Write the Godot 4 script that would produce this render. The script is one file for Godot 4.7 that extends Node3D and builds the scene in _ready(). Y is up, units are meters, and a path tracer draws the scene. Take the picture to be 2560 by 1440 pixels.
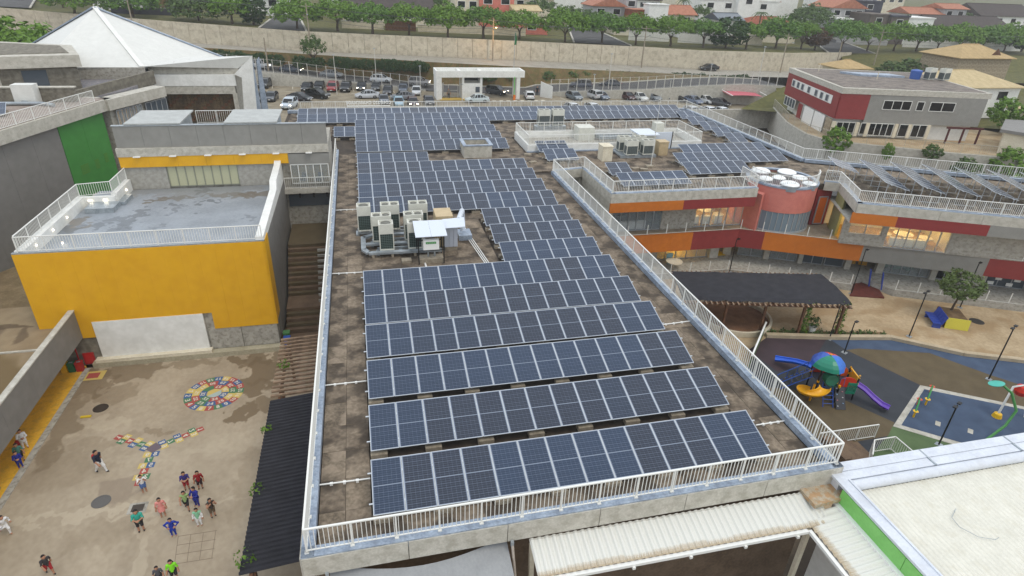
extends Node3D

# ---------------------------------------------------------------- mesh collector
class MB:
	var v := PackedVector3Array()
	var n := PackedVector3Array()
	var u := PackedVector2Array()
	var c := PackedColorArray()
	func tri(a: Vector3, b: Vector3, d: Vector3, ua := Vector2(0, 1), ub := Vector2(1, 1), ud := Vector2(1, 0)) -> void:
		var m := (b - a).cross(d - a).normalized()
		v.append_array([a, d, b]); n.append_array([m, m, m]); u.append_array([ua, ud, ub])
	func trin(a: Vector3, b: Vector3, d: Vector3, na: Vector3, nb: Vector3, nd: Vector3) -> void:
		v.append_array([a, d, b]); n.append_array([na, nd, nb]); u.append_array([Vector2.ZERO, Vector2.ZERO, Vector2.ZERO])
	func quad(a: Vector3, b: Vector3, d: Vector3, e: Vector3) -> void:
		tri(a, b, d, Vector2(0, 1), Vector2(1, 1), Vector2(1, 0))
		tri(a, d, e, Vector2(0, 1), Vector2(1, 0), Vector2(0, 0))
	func box(o: Vector3, s: Vector3, bs := Basis()) -> void:
		var h := s * 0.5
		var p := []
		for k in 8:
			p.append(o + bs * Vector3(h.x if k & 1 else -h.x, h.y if k & 2 else -h.y, h.z if k & 4 else -h.z))
		quad(p[4], p[5], p[7], p[6]); quad(p[1], p[0], p[2], p[3])
		quad(p[5], p[1], p[3], p[7]); quad(p[0], p[4], p[6], p[2])
		quad(p[6], p[7], p[3], p[2]); quad(p[0], p[1], p[5], p[4])
	func bb(x0: float, y0: float, z0: float, x1: float, y1: float, z1: float) -> void:
		box(Vector3(x0 + x1, y0 + y1, z0 + z1) * 0.5, Vector3(absf(x1 - x0), absf(y1 - y0), absf(z1 - z0)))
	# a plank from a to b, width w (level, across), height h
	func bar(a: Vector3, b: Vector3, w: float, h: float, up := Vector3.UP) -> void:
		var d := (b - a)
		var l := d.length()
		if l < 0.0001: return
		d /= l
		if absf(d.dot(up)) > 0.98: up = Vector3(1, 0, 0)
		var s := d.cross(up).normalized()
		var t := s.cross(d).normalized()
		box((a + b) * 0.5, Vector3(w, h, l), Basis(s, t, -d))
	# plan polygon (x, z) raised from y0 to y1
	func prism(poly: Array, y0: float, y1: float, cap := true) -> void:
		var pp := PackedVector2Array(poly)
		var area := 0.0
		for i in pp.size():
			area += pp[i].cross(pp[(i + 1) % pp.size()])
		if area < 0: pp.reverse()
		for i in pp.size():
			var a := pp[i]
			var b := pp[(i + 1) % pp.size()]
			quad(Vector3(b.x, y0, b.y), Vector3(a.x, y0, a.y), Vector3(a.x, y1, a.y), Vector3(b.x, y1, b.y))
		if cap:
			var ix := Geometry2D.triangulate_polygon(pp)
			for k in range(0, ix.size(), 3):
				var q := [pp[ix[k]], pp[ix[k + 1]], pp[ix[k + 2]]]
				if (q[1] - q[0]).cross(q[2] - q[0]) > 0: q = [q[0], q[2], q[1]]
				tri(Vector3(q[0].x, y1, q[0].y), Vector3(q[1].x, y1, q[1].y), Vector3(q[2].x, y1, q[2].y))
				tri(Vector3(q[0].x, y0, q[0].y), Vector3(q[2].x, y0, q[2].y), Vector3(q[1].x, y0, q[1].y))
	# flat polygon (x, z) at height y, uv over the rectangle r
	func sheet(poly: Array, y: float, r := Rect2()) -> void:
		var pp := PackedVector2Array(poly)
		var ix := Geometry2D.triangulate_polygon(pp)
		for k in range(0, ix.size(), 3):
			var q := [pp[ix[k]], pp[ix[k + 1]], pp[ix[k + 2]]]
			if (q[1] - q[0]).cross(q[2] - q[0]) > 0: q = [q[0], q[2], q[1]]
			var uv := []
			for w in q:
				uv.append((w - r.position) / r.size if r.size.x > 0 else Vector2.ZERO)
			tri(Vector3(q[0].x, y, q[0].y), Vector3(q[1].x, y, q[1].y), Vector3(q[2].x, y, q[2].y), uv[0], uv[1], uv[2])
	# polygon in the xy plane of t, pushed along its z by depth
	func ext(poly: Array, t: Transform3D, depth: float) -> void:
		var pp := PackedVector2Array(poly)
		var area := 0.0
		for i in pp.size():
			area += pp[i].cross(pp[(i + 1) % pp.size()])
		if area < 0: pp.reverse()
		for i in pp.size():
			var a := pp[i]
			var b := pp[(i + 1) % pp.size()]
			quad(t * Vector3(a.x, a.y, 0), t * Vector3(b.x, b.y, 0), t * Vector3(b.x, b.y, depth), t * Vector3(a.x, a.y, depth))
		var ix := Geometry2D.triangulate_polygon(pp)
		for k in range(0, ix.size(), 3):
			var q := [pp[ix[k]], pp[ix[k + 1]], pp[ix[k + 2]]]
			if (q[1] - q[0]).cross(q[2] - q[0]) < 0: q = [q[0], q[2], q[1]]
			tri(t * Vector3(q[0].x, q[0].y, depth), t * Vector3(q[1].x, q[1].y, depth), t * Vector3(q[2].x, q[2].y, depth))
			tri(t * Vector3(q[0].x, q[0].y, 0), t * Vector3(q[2].x, q[2].y, 0), t * Vector3(q[1].x, q[1].y, 0))
	func tube(pts: Array, r, sides := 6, caps := true) -> void:
		var rings := []
		var prev := Vector3.ZERO
		for i in pts.size():
			var d: Vector3 = (pts[mini(i + 1, pts.size() - 1)] - pts[maxi(i - 1, 0)]).normalized()
			var s := prev - d * prev.dot(d)
			if s.length() < 0.1:
				s = d.cross(Vector3.UP if absf(d.y) < 0.9 else Vector3.RIGHT)
			s = s.normalized(); prev = s
			var t := d.cross(s)
			var rr: float = r[i] if r is Array else r
			var ring := []
			for k in sides:
				var a := TAU * k / sides
				var nn := s * cos(a) + t * sin(a)
				ring.append([pts[i] + nn * rr, nn])
			rings.append(ring)
		for i in pts.size() - 1:
			for k in sides:
				var a = rings[i][k]
				var b = rings[i][(k + 1) % sides]
				var e = rings[i + 1][(k + 1) % sides]
				var g = rings[i + 1][k]
				trin(a[0], b[0], e[0], a[1], b[1], e[1]); trin(a[0], e[0], g[0], a[1], e[1], g[1])
		if caps:
			for k in range(1, sides - 1):
				tri(rings[0][0][0], rings[0][k + 1][0], rings[0][k][0])
				var L = rings[-1]
				tri(L[0][0], L[k][0], L[k + 1][0])
	# profile: [radius, height] from the bottom up
	func lathe(prof: Array, o: Vector3, seg := 16, a0 := 0.0, a1 := TAU) -> void:
		for i in prof.size() - 1:
			var p: Vector2 = prof[i]
			var q: Vector2 = prof[i + 1]
			var sl := Vector2(q.y - p.y, p.x - q.x).normalized()
			for k in seg:
				var f := a0 + (a1 - a0) * k / seg
				var g := a0 + (a1 - a0) * (k + 1) / seg
				var cf := Vector3(cos(f), 0, -sin(f))
				var cg := Vector3(cos(g), 0, -sin(g))
				var nf := cf * sl.x + Vector3.UP * sl.y
				var ng := cg * sl.x + Vector3.UP * sl.y
				var A := o + cf * p.x + Vector3.UP * p.y
				var B := o + cg * p.x + Vector3.UP * p.y
				var D := o + cg * q.x + Vector3.UP * q.y
				var E := o + cf * q.x + Vector3.UP * q.y
				if p.x > 0.0001: trin(A, B, D, nf, ng, ng)
				if q.x > 0.0001: trin(A, D, E, nf, ng, nf)
	# ribbed sheet: a, b the eave ends (b along the ribs' spacing), run the vector down the slope
	func ribs(a: Vector3, b: Vector3, run: Vector3, pitch: float, h: float) -> void:
		var l := (b - a).length()
		var cnt := maxi(1, int(round(l / pitch)))
		var dx := (b - a) / cnt
		var up := dx.cross(run).normalized()
		if up.y < 0: up = -up
		var prof := [Vector2(0, 0), Vector2(0.22, 1), Vector2(0.5, 1), Vector2(0.72, 0), Vector2(1, 0)]
		for i in cnt:
			for k in 4:
				var p: Vector3 = a + dx * (i + prof[k].x) + up * h * prof[k].y
				var q: Vector3 = a + dx * (i + prof[k + 1].x) + up * h * prof[k + 1].y
				if (q - p).cross(run).y < 0: quad(p, p + run, q + run, q)
				else: quad(p + run, p, q, q + run)
	func mesh(off := Vector3.ZERO) -> ArrayMesh:
		var arr := []
		arr.resize(Mesh.ARRAY_MAX)
		var vv := v
		if off != Vector3.ZERO:
			vv = v.duplicate()
			for i in vv.size(): vv[i] -= off
		arr[Mesh.ARRAY_VERTEX] = vv; arr[Mesh.ARRAY_NORMAL] = n; arr[Mesh.ARRAY_TEX_UV] = u
		if c.size() == v.size(): arr[Mesh.ARRAY_COLOR] = c
		var m := ArrayMesh.new()
		m.add_surface_from_arrays(Mesh.PRIMITIVE_TRIANGLES, arr)
		return m

# ---------------------------------------------------------------- naming and tagging
var used := {}
func numbered(s: String) -> String:
	if not used.has(s):
		used[s] = 0
		return s
	used[s] += 1
	return "%s_%03d" % [s, used[s]]
func tag(o: Node3D, label: String, cat: String, grp := "", kind := "") -> Node3D:
	if label: o.set_meta("label", label)
	if cat: o.set_meta("category", cat)
	if grp: o.set_meta("group", grp)
	if kind: o.set_meta("kind", kind)
	return o
func thing(nm: String, label: String, cat: String, at := Vector3.ZERO, turn := 0.0, grp := "") -> Node3D:
	var o := Node3D.new()
	o.name = numbered(nm)
	add_child(o)
	o.position = at
	o.rotation.y = turn
	return tag(o, label, cat, grp)
func origin_of(p: Node) -> Vector3:
	var off := Vector3.ZERO
	while p is Node3D and p != self:
		off += p.position
		p = p.get_parent()
	return off
# b holds world coordinates; the parents are only moved, not turned
func pw(parent: Node3D, nm: String, b: MB, m: Material) -> MeshInstance3D:
	var o := MeshInstance3D.new()
	o.name = nm
	o.mesh = b.mesh(origin_of(parent))
	o.material_override = m
	parent.add_child(o, true)
	return o
# b (or a mesh) holds local coordinates
func pl(parent: Node3D, nm: String, b, m: Material, at := Vector3.ZERO, bs := Basis()) -> MeshInstance3D:
	var o := MeshInstance3D.new()
	o.name = nm
	o.mesh = b.mesh() if b is MB else b
	o.material_override = m
	o.transform = Transform3D(bs, at)
	parent.add_child(o, true)
	return o
func one(nm: String, label: String, cat: String, b: MB, m: Material, at := Vector3.ZERO, grp := "") -> MeshInstance3D:
	var o := MeshInstance3D.new()
	o.name = numbered(nm)
	o.mesh = b.mesh(at)
	o.material_override = m
	o.position = at
	add_child(o)
	tag(o, label, cat, grp)
	return o
func struct(nm: String, b: MB, m: Material) -> MeshInstance3D:
	var o := MeshInstance3D.new()
	o.name = numbered(nm)
	o.mesh = b.mesh()
	o.material_override = m
	add_child(o)
	o.set_meta("kind", "structure")
	return o
func copy(t: Node3D, at: Vector3, turn := 0.0, label := "", nm := "") -> Node3D:
	var c = t.duplicate()
	c.name = numbered(nm if nm else String(t.get_meta("base_name", t.name)))
	add_child(c)
	c.position = at
	c.rotation.y = turn
	if label: c.set_meta("label", label)
	return c
func boxm(s: Vector3) -> ArrayMesh:
	var b := MB.new()
	b.box(Vector3.ZERO, s)
	return b.mesh()

# ---------------------------------------------------------------- materials
var mats := {}
func noise_bytes(sd: int, size: int, freq: float, oct := 4, ridged := false) -> PackedByteArray:
	var f := FastNoiseLite.new()
	f.seed = sd
	f.noise_type = FastNoiseLite.TYPE_SIMPLEX_SMOOTH
	f.frequency = freq
	f.fractal_octaves = oct
	if ridged: f.fractal_type = FastNoiseLite.FRACTAL_RIDGED
	var im := f.get_seamless_image(size, size, false, false, 0.12)
	im.convert(Image.FORMAT_L8)
	return im.get_data()
# two tones mixed by coarse and fine noise; a third tone where a patch noise passes a threshold
func grain_tex(sd: int, lo: Color, hi: Color, o := {}) -> ImageTexture:
	var size: int = o.get("size", 256)
	var a := noise_bytes(sd, size, o.get("coarse", 0.012), 4)
	var b := noise_bytes(sd + 7, size, o.get("fine", 0.09), 3)
	var st: Color = o.get("stain", lo)
	var th: float = o.get("at", 2.0)
	var s := noise_bytes(sd + 19, size, o.get("patch", 0.008), 4) if th < 1.5 else a
	var wf: float = o.get("wf", 0.45)
	var px := PackedByteArray()
	px.resize(size * size * 3)
	var rv := PackedByteArray()
	var gv := PackedByteArray()
	var bv := PackedByteArray()
	for i in 256:
		var k := lo.lerp(hi, clampf(0.5 + (i / 255.0 - 0.5) * 1.9, 0, 1))
		rv.append(int(k.r * 255)); gv.append(int(k.g * 255)); bv.append(int(k.b * 255))
	var wa := int((1.0 - wf) * 256)
	var wb := 256 - wa
	var amt := PackedFloat32Array()
	for i in 256: amt.append(smoothstep(th - 0.14, th + 0.2, i / 255.0) * o.get("amt", 0.45))
	var sr := st.r * 255
	var sg := st.g * 255
	var sb := st.b * 255
	var j := 0
	for i in size * size:
		var t := (a[i] * wa + b[i] * wb) >> 8
		if th < 1.5:
			var w := amt[s[i]]
			px[j] = int(lerpf(rv[t], sr, w)); px[j + 1] = int(lerpf(gv[t], sg, w)); px[j + 2] = int(lerpf(bv[t], sb, w))
		else:
			px[j] = rv[t]; px[j + 1] = gv[t]; px[j + 2] = bv[t]
		j += 3
	return ImageTexture.create_from_image(Image.create_from_data(size, size, false, Image.FORMAT_RGB8, px))
# plain material
func P(key: String, col: Color, rough := 0.7, metal := 0.0) -> StandardMaterial3D:
	if mats.has(key): return mats[key]
	var m := StandardMaterial3D.new()
	m.resource_name = key
	m.albedo_color = col
	m.roughness = rough
	m.metallic = metal
	mats[key] = m
	return m
# grained material, world-mapped, one picture per `metres`
func G(key: String, lo := Color.BLACK, hi := Color.WHITE, metres := 4.0, rough := 0.85, sd := 1, o := {}) -> StandardMaterial3D:
	if mats.has(key): return mats[key]
	var m := P(key, Color.WHITE, rough, o.get("metal", 0.0))
	m.albedo_texture = grain_tex(sd, lo, hi, o)
	m.uv1_triplanar = true
	m.uv1_world_triplanar = o.get("world", true)
	m.uv1_scale = Vector3.ONE / metres
	if o.has("bump"):
		m.heightmap_enabled = true
		m.heightmap_texture = m.albedo_texture
		m.heightmap_scale = o.bump
	return m
func glow(key: String, col: Color, e: float) -> StandardMaterial3D:
	if mats.has(key): return mats[key]
	var m := P(key, col, 0.5)
	m.emission_enabled = true
	m.emission = col
	m.emission_energy_multiplier = e
	return m
func pane(key: String, col: Color, alpha: float) -> StandardMaterial3D:
	if mats.has(key): return mats[key]
	var m := P(key, Color(col.r, col.g, col.b, alpha), 0.05)
	m.transparency = BaseMaterial3D.TRANSPARENCY_ALPHA
	return m
func lamp(at: Vector3, col: Color, e: float, size := 0.1) -> void:
	var l := OmniLight3D.new()
	l.name = numbered("lamp_light")
	l.position = at
	l.light_color = col
	l.light_energy = e
	l.light_size = size
	l.omni_range = 12.0
	l.omni_attenuation = 2.0
	l.shadow_enabled = true
	add_child(l)
func V(x: float, y: float, z: float) -> Vector3:
	return Vector3(x, y, z)
func V2(x: float, z: float) -> Vector2:
	return Vector2(x, z)
var rng := RandomNumberGenerator.new()
func rr(a: float, b: float) -> float:
	return rng.randf_range(a, b)
const CARS = [
	["dark grey sport utility car parked alone by the pale retaining wall", "suv", Color(.13,.15,.17), -8, -17.77, 2.0, -129.38, 0],
	["black hatchback parked behind the long black estate car", "hatch", Color(.05,.06,.08), -8, -9.85, 2.0, -126.17, 0],
	["black saloon parked between black hatchback and red car", "sedan", Color(.06,.065,.08), -8, -7.62, 2.0, -127.72, 0],
	["bright red sport utility car parked by the retaining wall", "suv", Color(.55,.06,.07), -8, -5.09, 2.0, -125.49, 0],
	["black sport utility car parked beside the bright red car", "suv", Color(.05,.06,.07), -8, -2.64, 2.0, -125.21, 0],
	["dark blue hatchback with headlights on behind white saloon", "hatch", Color(.07,.09,.13), -8, 0.36, 2.0, -126.74, 1],
	["dark grey saloon parked beside the car with headlights on", "sedan", Color(.11,.12,.15), -8, 3.08, 2.0, -126.6, 0],
	["small dark purple hatchback parked beside the silver saloon", "hatch", Color(.10,.09,.12), -8, 5.08, 2.0, -122.25, 0],
	["grey blue saloon hidden behind the silver saloon", "sedan", Color(.22,.26,.33), -8, 8.18, 2.0, -124.48, 0],
	["white hatchback parked next to the white gatehouse", "hatch", Color(.78,.79,.8), -8, 10.48, 2.0, -121.67, 0],
	["long black estate car crossing the aisle behind red car", "suv", Color(.03,.035,.04), 62, -7.56, 2.0, -118.29, 0],
	["white saloon crossing the aisle in front of dark parked cars", "sedan", Color(.8,.82,.85), -88, 1.19, 2.0, -118.14, 0],
	["silver saloon crossing the aisle beside the gatehouse", "sedan", Color(.5,.51,.54), -88, 7.47, 2.0, -116.63, 0],
	["dark grey hatchback parked near the tilted white wall", "hatch", Color(.12,.14,.17), -6, -15.26, 2.0, -116.76, 0],
	["dark blue saloon with its door open in the aisle", "sedan", Color(.09,.1,.15), 60, -10.47, 2.0, -116.14, 0],
	["white van like car with headlights on by the roof railing", "suv", Color(.75,.8,.85), -12, -11.72, 2.0, -110.19, 1],
	["black car half hidden by the tilted white wall", "hatch", Color(.04,.045,.05), -6, -17.2, 2.0, -116.61, 0],
	["pale blue hatchback parked just beyond the roof railing", "hatch", Color(.55,.68,.75), 0, 6.41, 2.0, -111.46, 0],
	["dark red saloon with headlights on beyond the roof railing", "sedan", Color(.2,.06,.07), 0, 8.88, 2.0, -111.33, 1],
	["dark grey saloon parked beside dark red saloon beyond railing", "sedan", Color(.16,.17,.2), 0, 11.8, 2.0, -112.34, 0],
	["grey saloon parked behind the standing letters", "sedan", Color(.3,.32,.36), 0, 3.95, 2.0, -113.89, 0],
	["white saloon passing in front of the gatehouse", "sedan", Color(.78,.83,.84), -88, 20.76, 2.0, -113.47, 0],
	["grey sport utility car with headlights on entering the gate", "suv", Color(.2,.22,.24), 48, 26.07, 2.0, -120.91, 1],
	["white hatchback seen from behind leaving the gate", "hatch", Color(.82,.83,.84), 172, 31.49, 2.0, -116.57, 0],
	["pale grey hatchback parked nearest to the white gate panel", "hatch", Color(.4,.44,.47), 14, 40.19, 2.0, -115.41, 0],
	["white sport utility car parked tail outwards by the wall", "suv", Color(.75,.76,.77), 194, 44.45, 2.0, -116.4, 0],
	["blue grey saloon parked beside white sport utility car", "sedan", Color(.3,.35,.42), 14, 45.66, 2.0, -115.52, 0],
	["dark maroon hatchback parked beside an empty bay", "hatch", Color(.22,.06,.08), 14, 50.98, 2.0, -114.96, 0],
	["white hatchback parked between maroon and silver hatchbacks", "hatch", Color(.83,.84,.83), 14, 53.21, 2.0, -114.19, 0],
	["silver hatchback parked between white and black hatchbacks", "hatch", Color(.5,.53,.56), 14, 56.13, 2.0, -114.32, 0],
	["black hatchback parked beside the silver hatchback", "hatch", Color(.06,.08,.09), 14, 59.16, 2.0, -114.96, 0],
	["black saloon parked beside silver blue saloon", "sedan", Color(.05,.055,.06), 14, 61.35, 2.0, -113.16, 0],
	["silver blue saloon parked beside white sporty hatchback", "sedan", Color(.42,.47,.56), 18, 62.97, 2.0, -110.63, 0],
	["white hatchback parked next to the pink shade sail", "hatch", Color(.85,.86,.86), 18, 65.75, 2.0, -110.9, 0],
	["dark grey saloon parked under the pink shade sail", "sedan", Color(.12,.13,.16), 32, 67.29, 2.0, -108.15, 0],
	["white car roof showing beyond railing, beside pale grey hatchback", "hatch", Color(.82,.84,.86), 14, 36.33, 2.0, -104.32, 0],
	["white car roof showing beyond railing, beside white sport utility car", "hatch", Color(.82,.84,.86), 14, 39.98, 2.0, -104.11, 0],
	["white car roof showing beyond railing, below silver blue saloon", "hatch", Color(.82,.84,.86), 14, 57.54, 2.0, -100.58, 0],
	["white car roof showing beyond railing, below white hatchback by shade", "hatch", Color(.82,.84,.86), 14, 60.67, 2.0, -100.04, 0],
	["white car roof showing beyond railing, below shaded dark saloon", "hatch", Color(.82,.84,.86), 14, 62.89, 2.0, -99.55, 0],
	["white sport utility car at the head of the road queue", "suv", Color(.72,.74,.76), 76, -18.71, 4.75, -134.35, 1],
	["blue grey saloon driving behind the fence posts", "sedan", Color(.22,.26,.32), 76, -13.02, 4.2, -133.42, 1],
	["silver saloon driving behind the fence, ahead of blue grey saloon", "sedan", Color(.5,.52,.54), 76, -5.38, 3.5, -131.93, 0],
	["white hatchback driving behind the fence towards the gate", "hatch", Color(.82,.84,.86), 76, 4.16, 2.9, -129.86, 0],
	["silver sport utility car waiting at the gate pillar", "suv", Color(.55,.55,.56), 78, 11.7, 2.5, -128.15, 1],
	["grey pickup like car passing behind the fence beyond white panel", "suv", Color(.28,.3,.35), -106, 43.5, 3.1, -121.41, 0],
	["dark grey saloon passing behind the fence beside lamp post", "sedan", Color(.2,.22,.26), -106, 49.48, 3.5, -120.46, 0],
	["white car with black roof on the upper street by wall", "suv", Color(.8,.82,.85), -85, -3.2, 6.85, -143.24, 0],
	["black saloon on the upper street by the concrete wall", "sedan", Color(.05,.055,.07), -93, 77.76, 5.0, -132.02, 0],
]
const TREES = [[-58.5, 11.84, -161.0, 9.5, 4.3, 0], [-46.9, 11.63, -159.6, 9.6, 4.5, 0], [-33.3, 11.27, -157.2, 10.4, 5.0, 1], [-25.9, 11.08, -153.4, 8.0, 4.5, 0], [-21.6, 10.96, -153.8, 5.7, 3.6, 2], [-12.1, 10.71, -147.6, 9.2, 5.5, 0], [-3.8, 10.49, -148.0, 8.8, 6.0, 0], [3.5, 10.33, -144.1, 7.6, 5.4, 0], [11.3, 10.16, -145.3, 8.5, 6.0, 0], [19.6, 9.99, -143.3, 8.6, 5.9, 0], [27.7, 9.82, -144.3, 8.1, 6.0, 0], [36.3, 9.64, -145.5, 8.7, 5.8, 0], [46.2, 9.43, -142.2, 9.4, 6.3, 0], [55.4, 9.23, -142.7, 8.9, 6.2, 0], [64.0, 9.02, -143.1, 7.7, 5.9, 0], [72.7, 8.81, -142.6, 8.2, 6.2, 0], [81.1, 8.6, -142.1, 7.8, 6.1, 0], [88.0, 8.43, -143.4, 9.3, 6.4, 2], [93.0, 8.31, -142.5, 6.3, 5.6, 0], [104.8, 8.01, -147.5, 9.6, 6.7, 0], [113.0, 7.8, -148.3, 6.6, 6.1, 0], [116.8, 7.7, -147.8, 5.7, 5.3, 3], [123.6, 7.53, -146.5, 9.4, 7.1, 0], [135.1, 7.39, -150.1, 9.1, 6.7, 0], [145.3, 7.28, -151.7, 8.6, 6.7, 0], [154.2, 7.19, -153.1, 9.2, 6.5, 0], [162.7, 7.1, -154.5, 9.8, 6.6, 0], [171.9, 7.0, -156.0, 10.1, 6.6, 0], [182.3, 6.89, -157.6, 10.5, 6.7, 0], [190.1, 6.81, -157.0, 10.7, 6.9, 0], [198.4, 6.72, -158.3, 10.0, 7.5, 2]]

func _ready() -> void:
	# ---- camera
	var cam := Camera3D.new()
	cam.name = "camera"
	add_child(cam)
	cam.position = V(0, 24.5, 0)
	cam.rotation_degrees = V(-27.889, -14.271, 2.366)
	cam.fov = 50.62
	cam.near = 0.1
	cam.far = 1500.0
	cam.current = true
	# ---- sky, sun, exposure: a bright overcast day
	var env := Environment.new()
	var sm := ProceduralSkyMaterial.new()
	sm.sky_top_color = Color(0.80, 0.83, 0.87)
	sm.sky_horizon_color = Color(0.86, 0.87, 0.87)
	sm.sky_curve = 0.25
	sm.ground_bottom_color = Color(0.4, 0.38, 0.34)
	sm.ground_horizon_color = Color(0.86, 0.87, 0.87)
	sm.sun_angle_max = 1.0
	sm.sky_energy_multiplier = 1.0
	var sky := Sky.new()
	sky.sky_material = sm
	env.background_mode = Environment.BG_SKY
	env.sky = sky
	env.tonemap_mode = Environment.TONE_MAPPER_LINEAR
	env.tonemap_exposure = 1.82
	env.fog_enabled = true
	env.fog_density = 0.0004
	env.fog_light_color = Color(0.86, 0.87, 0.88)
	env.sdfgi_enabled = true
	env.ssao_enabled = true
	env.ssil_enabled = true
	var we := WorldEnvironment.new()
	we.name = "environment"
	we.environment = env
	add_child(we)
	var sun := DirectionalLight3D.new()
	sun.name = "sun"
	sun.light_energy = 0.22
	sun.light_angular_distance = 24.0
	sun.light_color = Color(1.0, 0.97, 0.92)
	sun.rotation_degrees = V(-62, 35, 0)
	sun.shadow_enabled = true
	add_child(sun)
	rng.seed = 77
	make_materials()
	build_ground()
	build_main_building()
	build_left_buildings()
	build_right_building()
	build_front_roofs()
	build_background()
	build_house_right()
	build_panels()
	build_roof_things()
	build_courtyard_things()
	build_playground()
	build_cars()
	build_trees()
	build_people()
	print("built ", Time.get_ticks_msec())

func make_materials() -> void:
	G("roof_slab", Color(0.36, 0.315, 0.265), Color(0.56, 0.505, 0.435), 9.0, 0.93, 3, {"size": 512, "coarse": 0.01, "fine": 0.07, "stain": Color(0.2, 0.17, 0.14), "at": 0.56, "amt": 0.65, "patch": 0.012, "bump": 0.6})
	G("roof_slab_b", Color(0.34, 0.3, 0.25), Color(0.54, 0.485, 0.415), 7.0, 0.93, 53, {"size": 512, "coarse": 0.012, "fine": 0.08, "stain": Color(0.6, 0.54, 0.47), "at": 0.6, "amt": 0.6, "patch": 0.014, "bump": 0.6})
	G("roof_slab_c", Color(0.4, 0.35, 0.29), Color(0.58, 0.52, 0.445), 8.0, 0.93, 83, {"size": 512, "coarse": 0.012, "fine": 0.08, "stain": Color(0.23, 0.185, 0.145), "at": 0.6, "patch": 0.014, "bump": 0.6})
	G("roof_base", Color(0.2, 0.17, 0.14), Color(0.3, 0.26, 0.22), 5.0, 0.95, 4)
	G("concrete", Color(0.67, 0.655, 0.61), Color(0.77, 0.755, 0.715), 5.0, 0.9, 5, {"size": 512, "stain": Color(0.58, 0.56, 0.51), "at": 0.62, "patch": 0.02})
	G("concrete_wall", Color(0.58, 0.565, 0.53), Color(0.7, 0.685, 0.645), 4.0, 0.92, 6, {"size": 512, "fine": 0.12, "stain": Color(0.43, 0.41, 0.37), "at": 0.62, "patch": 0.02})
	G("retaining", Color(0.73, 0.69, 0.61), Color(0.81, 0.775, 0.695), 14.0, 0.9, 8, {"size": 512, "fine": 0.05, "stain": Color(0.58, 0.54, 0.46), "at": 0.64, "patch": 0.02})
	G("block_wall", Color(0.36, 0.34, 0.3), Color(0.53, 0.51, 0.46), 2.0, 0.95, 9, {"fine": 0.2})
	G("grey_clad", Color(0.51, 0.505, 0.485), Color(0.55, 0.545, 0.525), 6.0, 0.6, 10, {"fine": 0.03})
	G("grey_clad_dark", Color(0.46, 0.45, 0.435), Color(0.5, 0.49, 0.475), 6.0, 0.62, 11, {"fine": 0.03})
	G("yellow_clad", Color(0.84, 0.62, 0.03), Color(0.87, 0.655, 0.05), 7.0, 0.5, 12, {"fine": 0.03})
	G("green_clad", Color(0.235, 0.5, 0.21), Color(0.265, 0.54, 0.24), 6.0, 0.5, 13, {"fine": 0.03})
	G("orange_clad", Color(0.72, 0.4, 0.1), Color(0.77, 0.44, 0.13), 5.0, 0.5, 14, {"fine": 0.03})
	G("red_clad", Color(0.5, 0.17, 0.17), Color(0.54, 0.195, 0.19), 5.0, 0.5, 15, {"fine": 0.03})
	G("pink_wall", Color(0.74, 0.43, 0.385), Color(0.79, 0.48, 0.43), 5.0, 0.75, 16, {"fine": 0.04})
	G("olive_wall", Color(0.55, 0.55, 0.36), Color(0.6, 0.6, 0.42), 5.0, 0.85, 17)
	G("white_wall", Color(0.84, 0.84, 0.82), Color(0.9, 0.9, 0.885), 5.0, 0.7, 18, {"fine": 0.04})
	G("cream_wall", Color(0.78, 0.74, 0.65), Color(0.86, 0.83, 0.75), 5.0, 0.85, 19)
	G("white_sheet", Color(0.8, 0.8, 0.78), Color(0.84, 0.84, 0.82), 5.0, 0.5, 20, {"fine": 0.03})
	G("coping", Color(0.5, 0.55, 0.62), Color(0.66, 0.71, 0.77), 3.0, 0.45, 21, {"stain": Color(0.42, 0.45, 0.5), "at": 0.62, "patch": 0.03, "metal": 0.2})
	G("galvanized", Color(0.56, 0.59, 0.61), Color(0.69, 0.72, 0.74), 2.0, 0.4, 22, {"metal": 0.4})
	G("asphalt", Color(0.25, 0.25, 0.25), Color(0.33, 0.325, 0.32), 8.0, 0.95, 23)
	G("street", Color(0.55, 0.53, 0.49), Color(0.63, 0.61, 0.565), 10.0, 0.95, 24)
	G("parking", Color(0.48, 0.44, 0.37), Color(0.58, 0.54, 0.46), 12.0, 0.95, 25, {"size": 512, "stain": Color(0.4, 0.37, 0.31), "at": 0.63})
	G("soil", Color(0.36, 0.28, 0.19), Color(0.5, 0.41, 0.29), 6.0, 0.97, 26)
	G("bank_soil", Color(0.36, 0.27, 0.17), Color(0.48, 0.4, 0.26), 7.0, 0.97, 27, {"stain": Color(0.24, 0.3, 0.12), "at": 0.48, "patch": 0.03})
	G("grass", Color(0.27, 0.28, 0.11), Color(0.4, 0.38, 0.18), 5.0, 0.97, 28, {"fine": 0.2})
	G("sand_path", Color(0.62, 0.54, 0.42), Color(0.72, 0.64, 0.52), 8.0, 0.93, 29, {"stain": Color(0.56, 0.45, 0.31), "at": 0.62})
	G("rubber_blue", Color(0.22, 0.28, 0.37), Color(0.27, 0.335, 0.43), 5.0, 0.9, 30, {"fine": 0.3})
	G("rubber_dark", Color(0.185, 0.2, 0.225), Color(0.225, 0.24, 0.265), 5.0, 0.9, 31, {"fine": 0.3})
	G("rubber_brown", Color(0.33, 0.285, 0.2), Color(0.38, 0.33, 0.24), 5.0, 0.9, 32, {"fine": 0.3})
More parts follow.
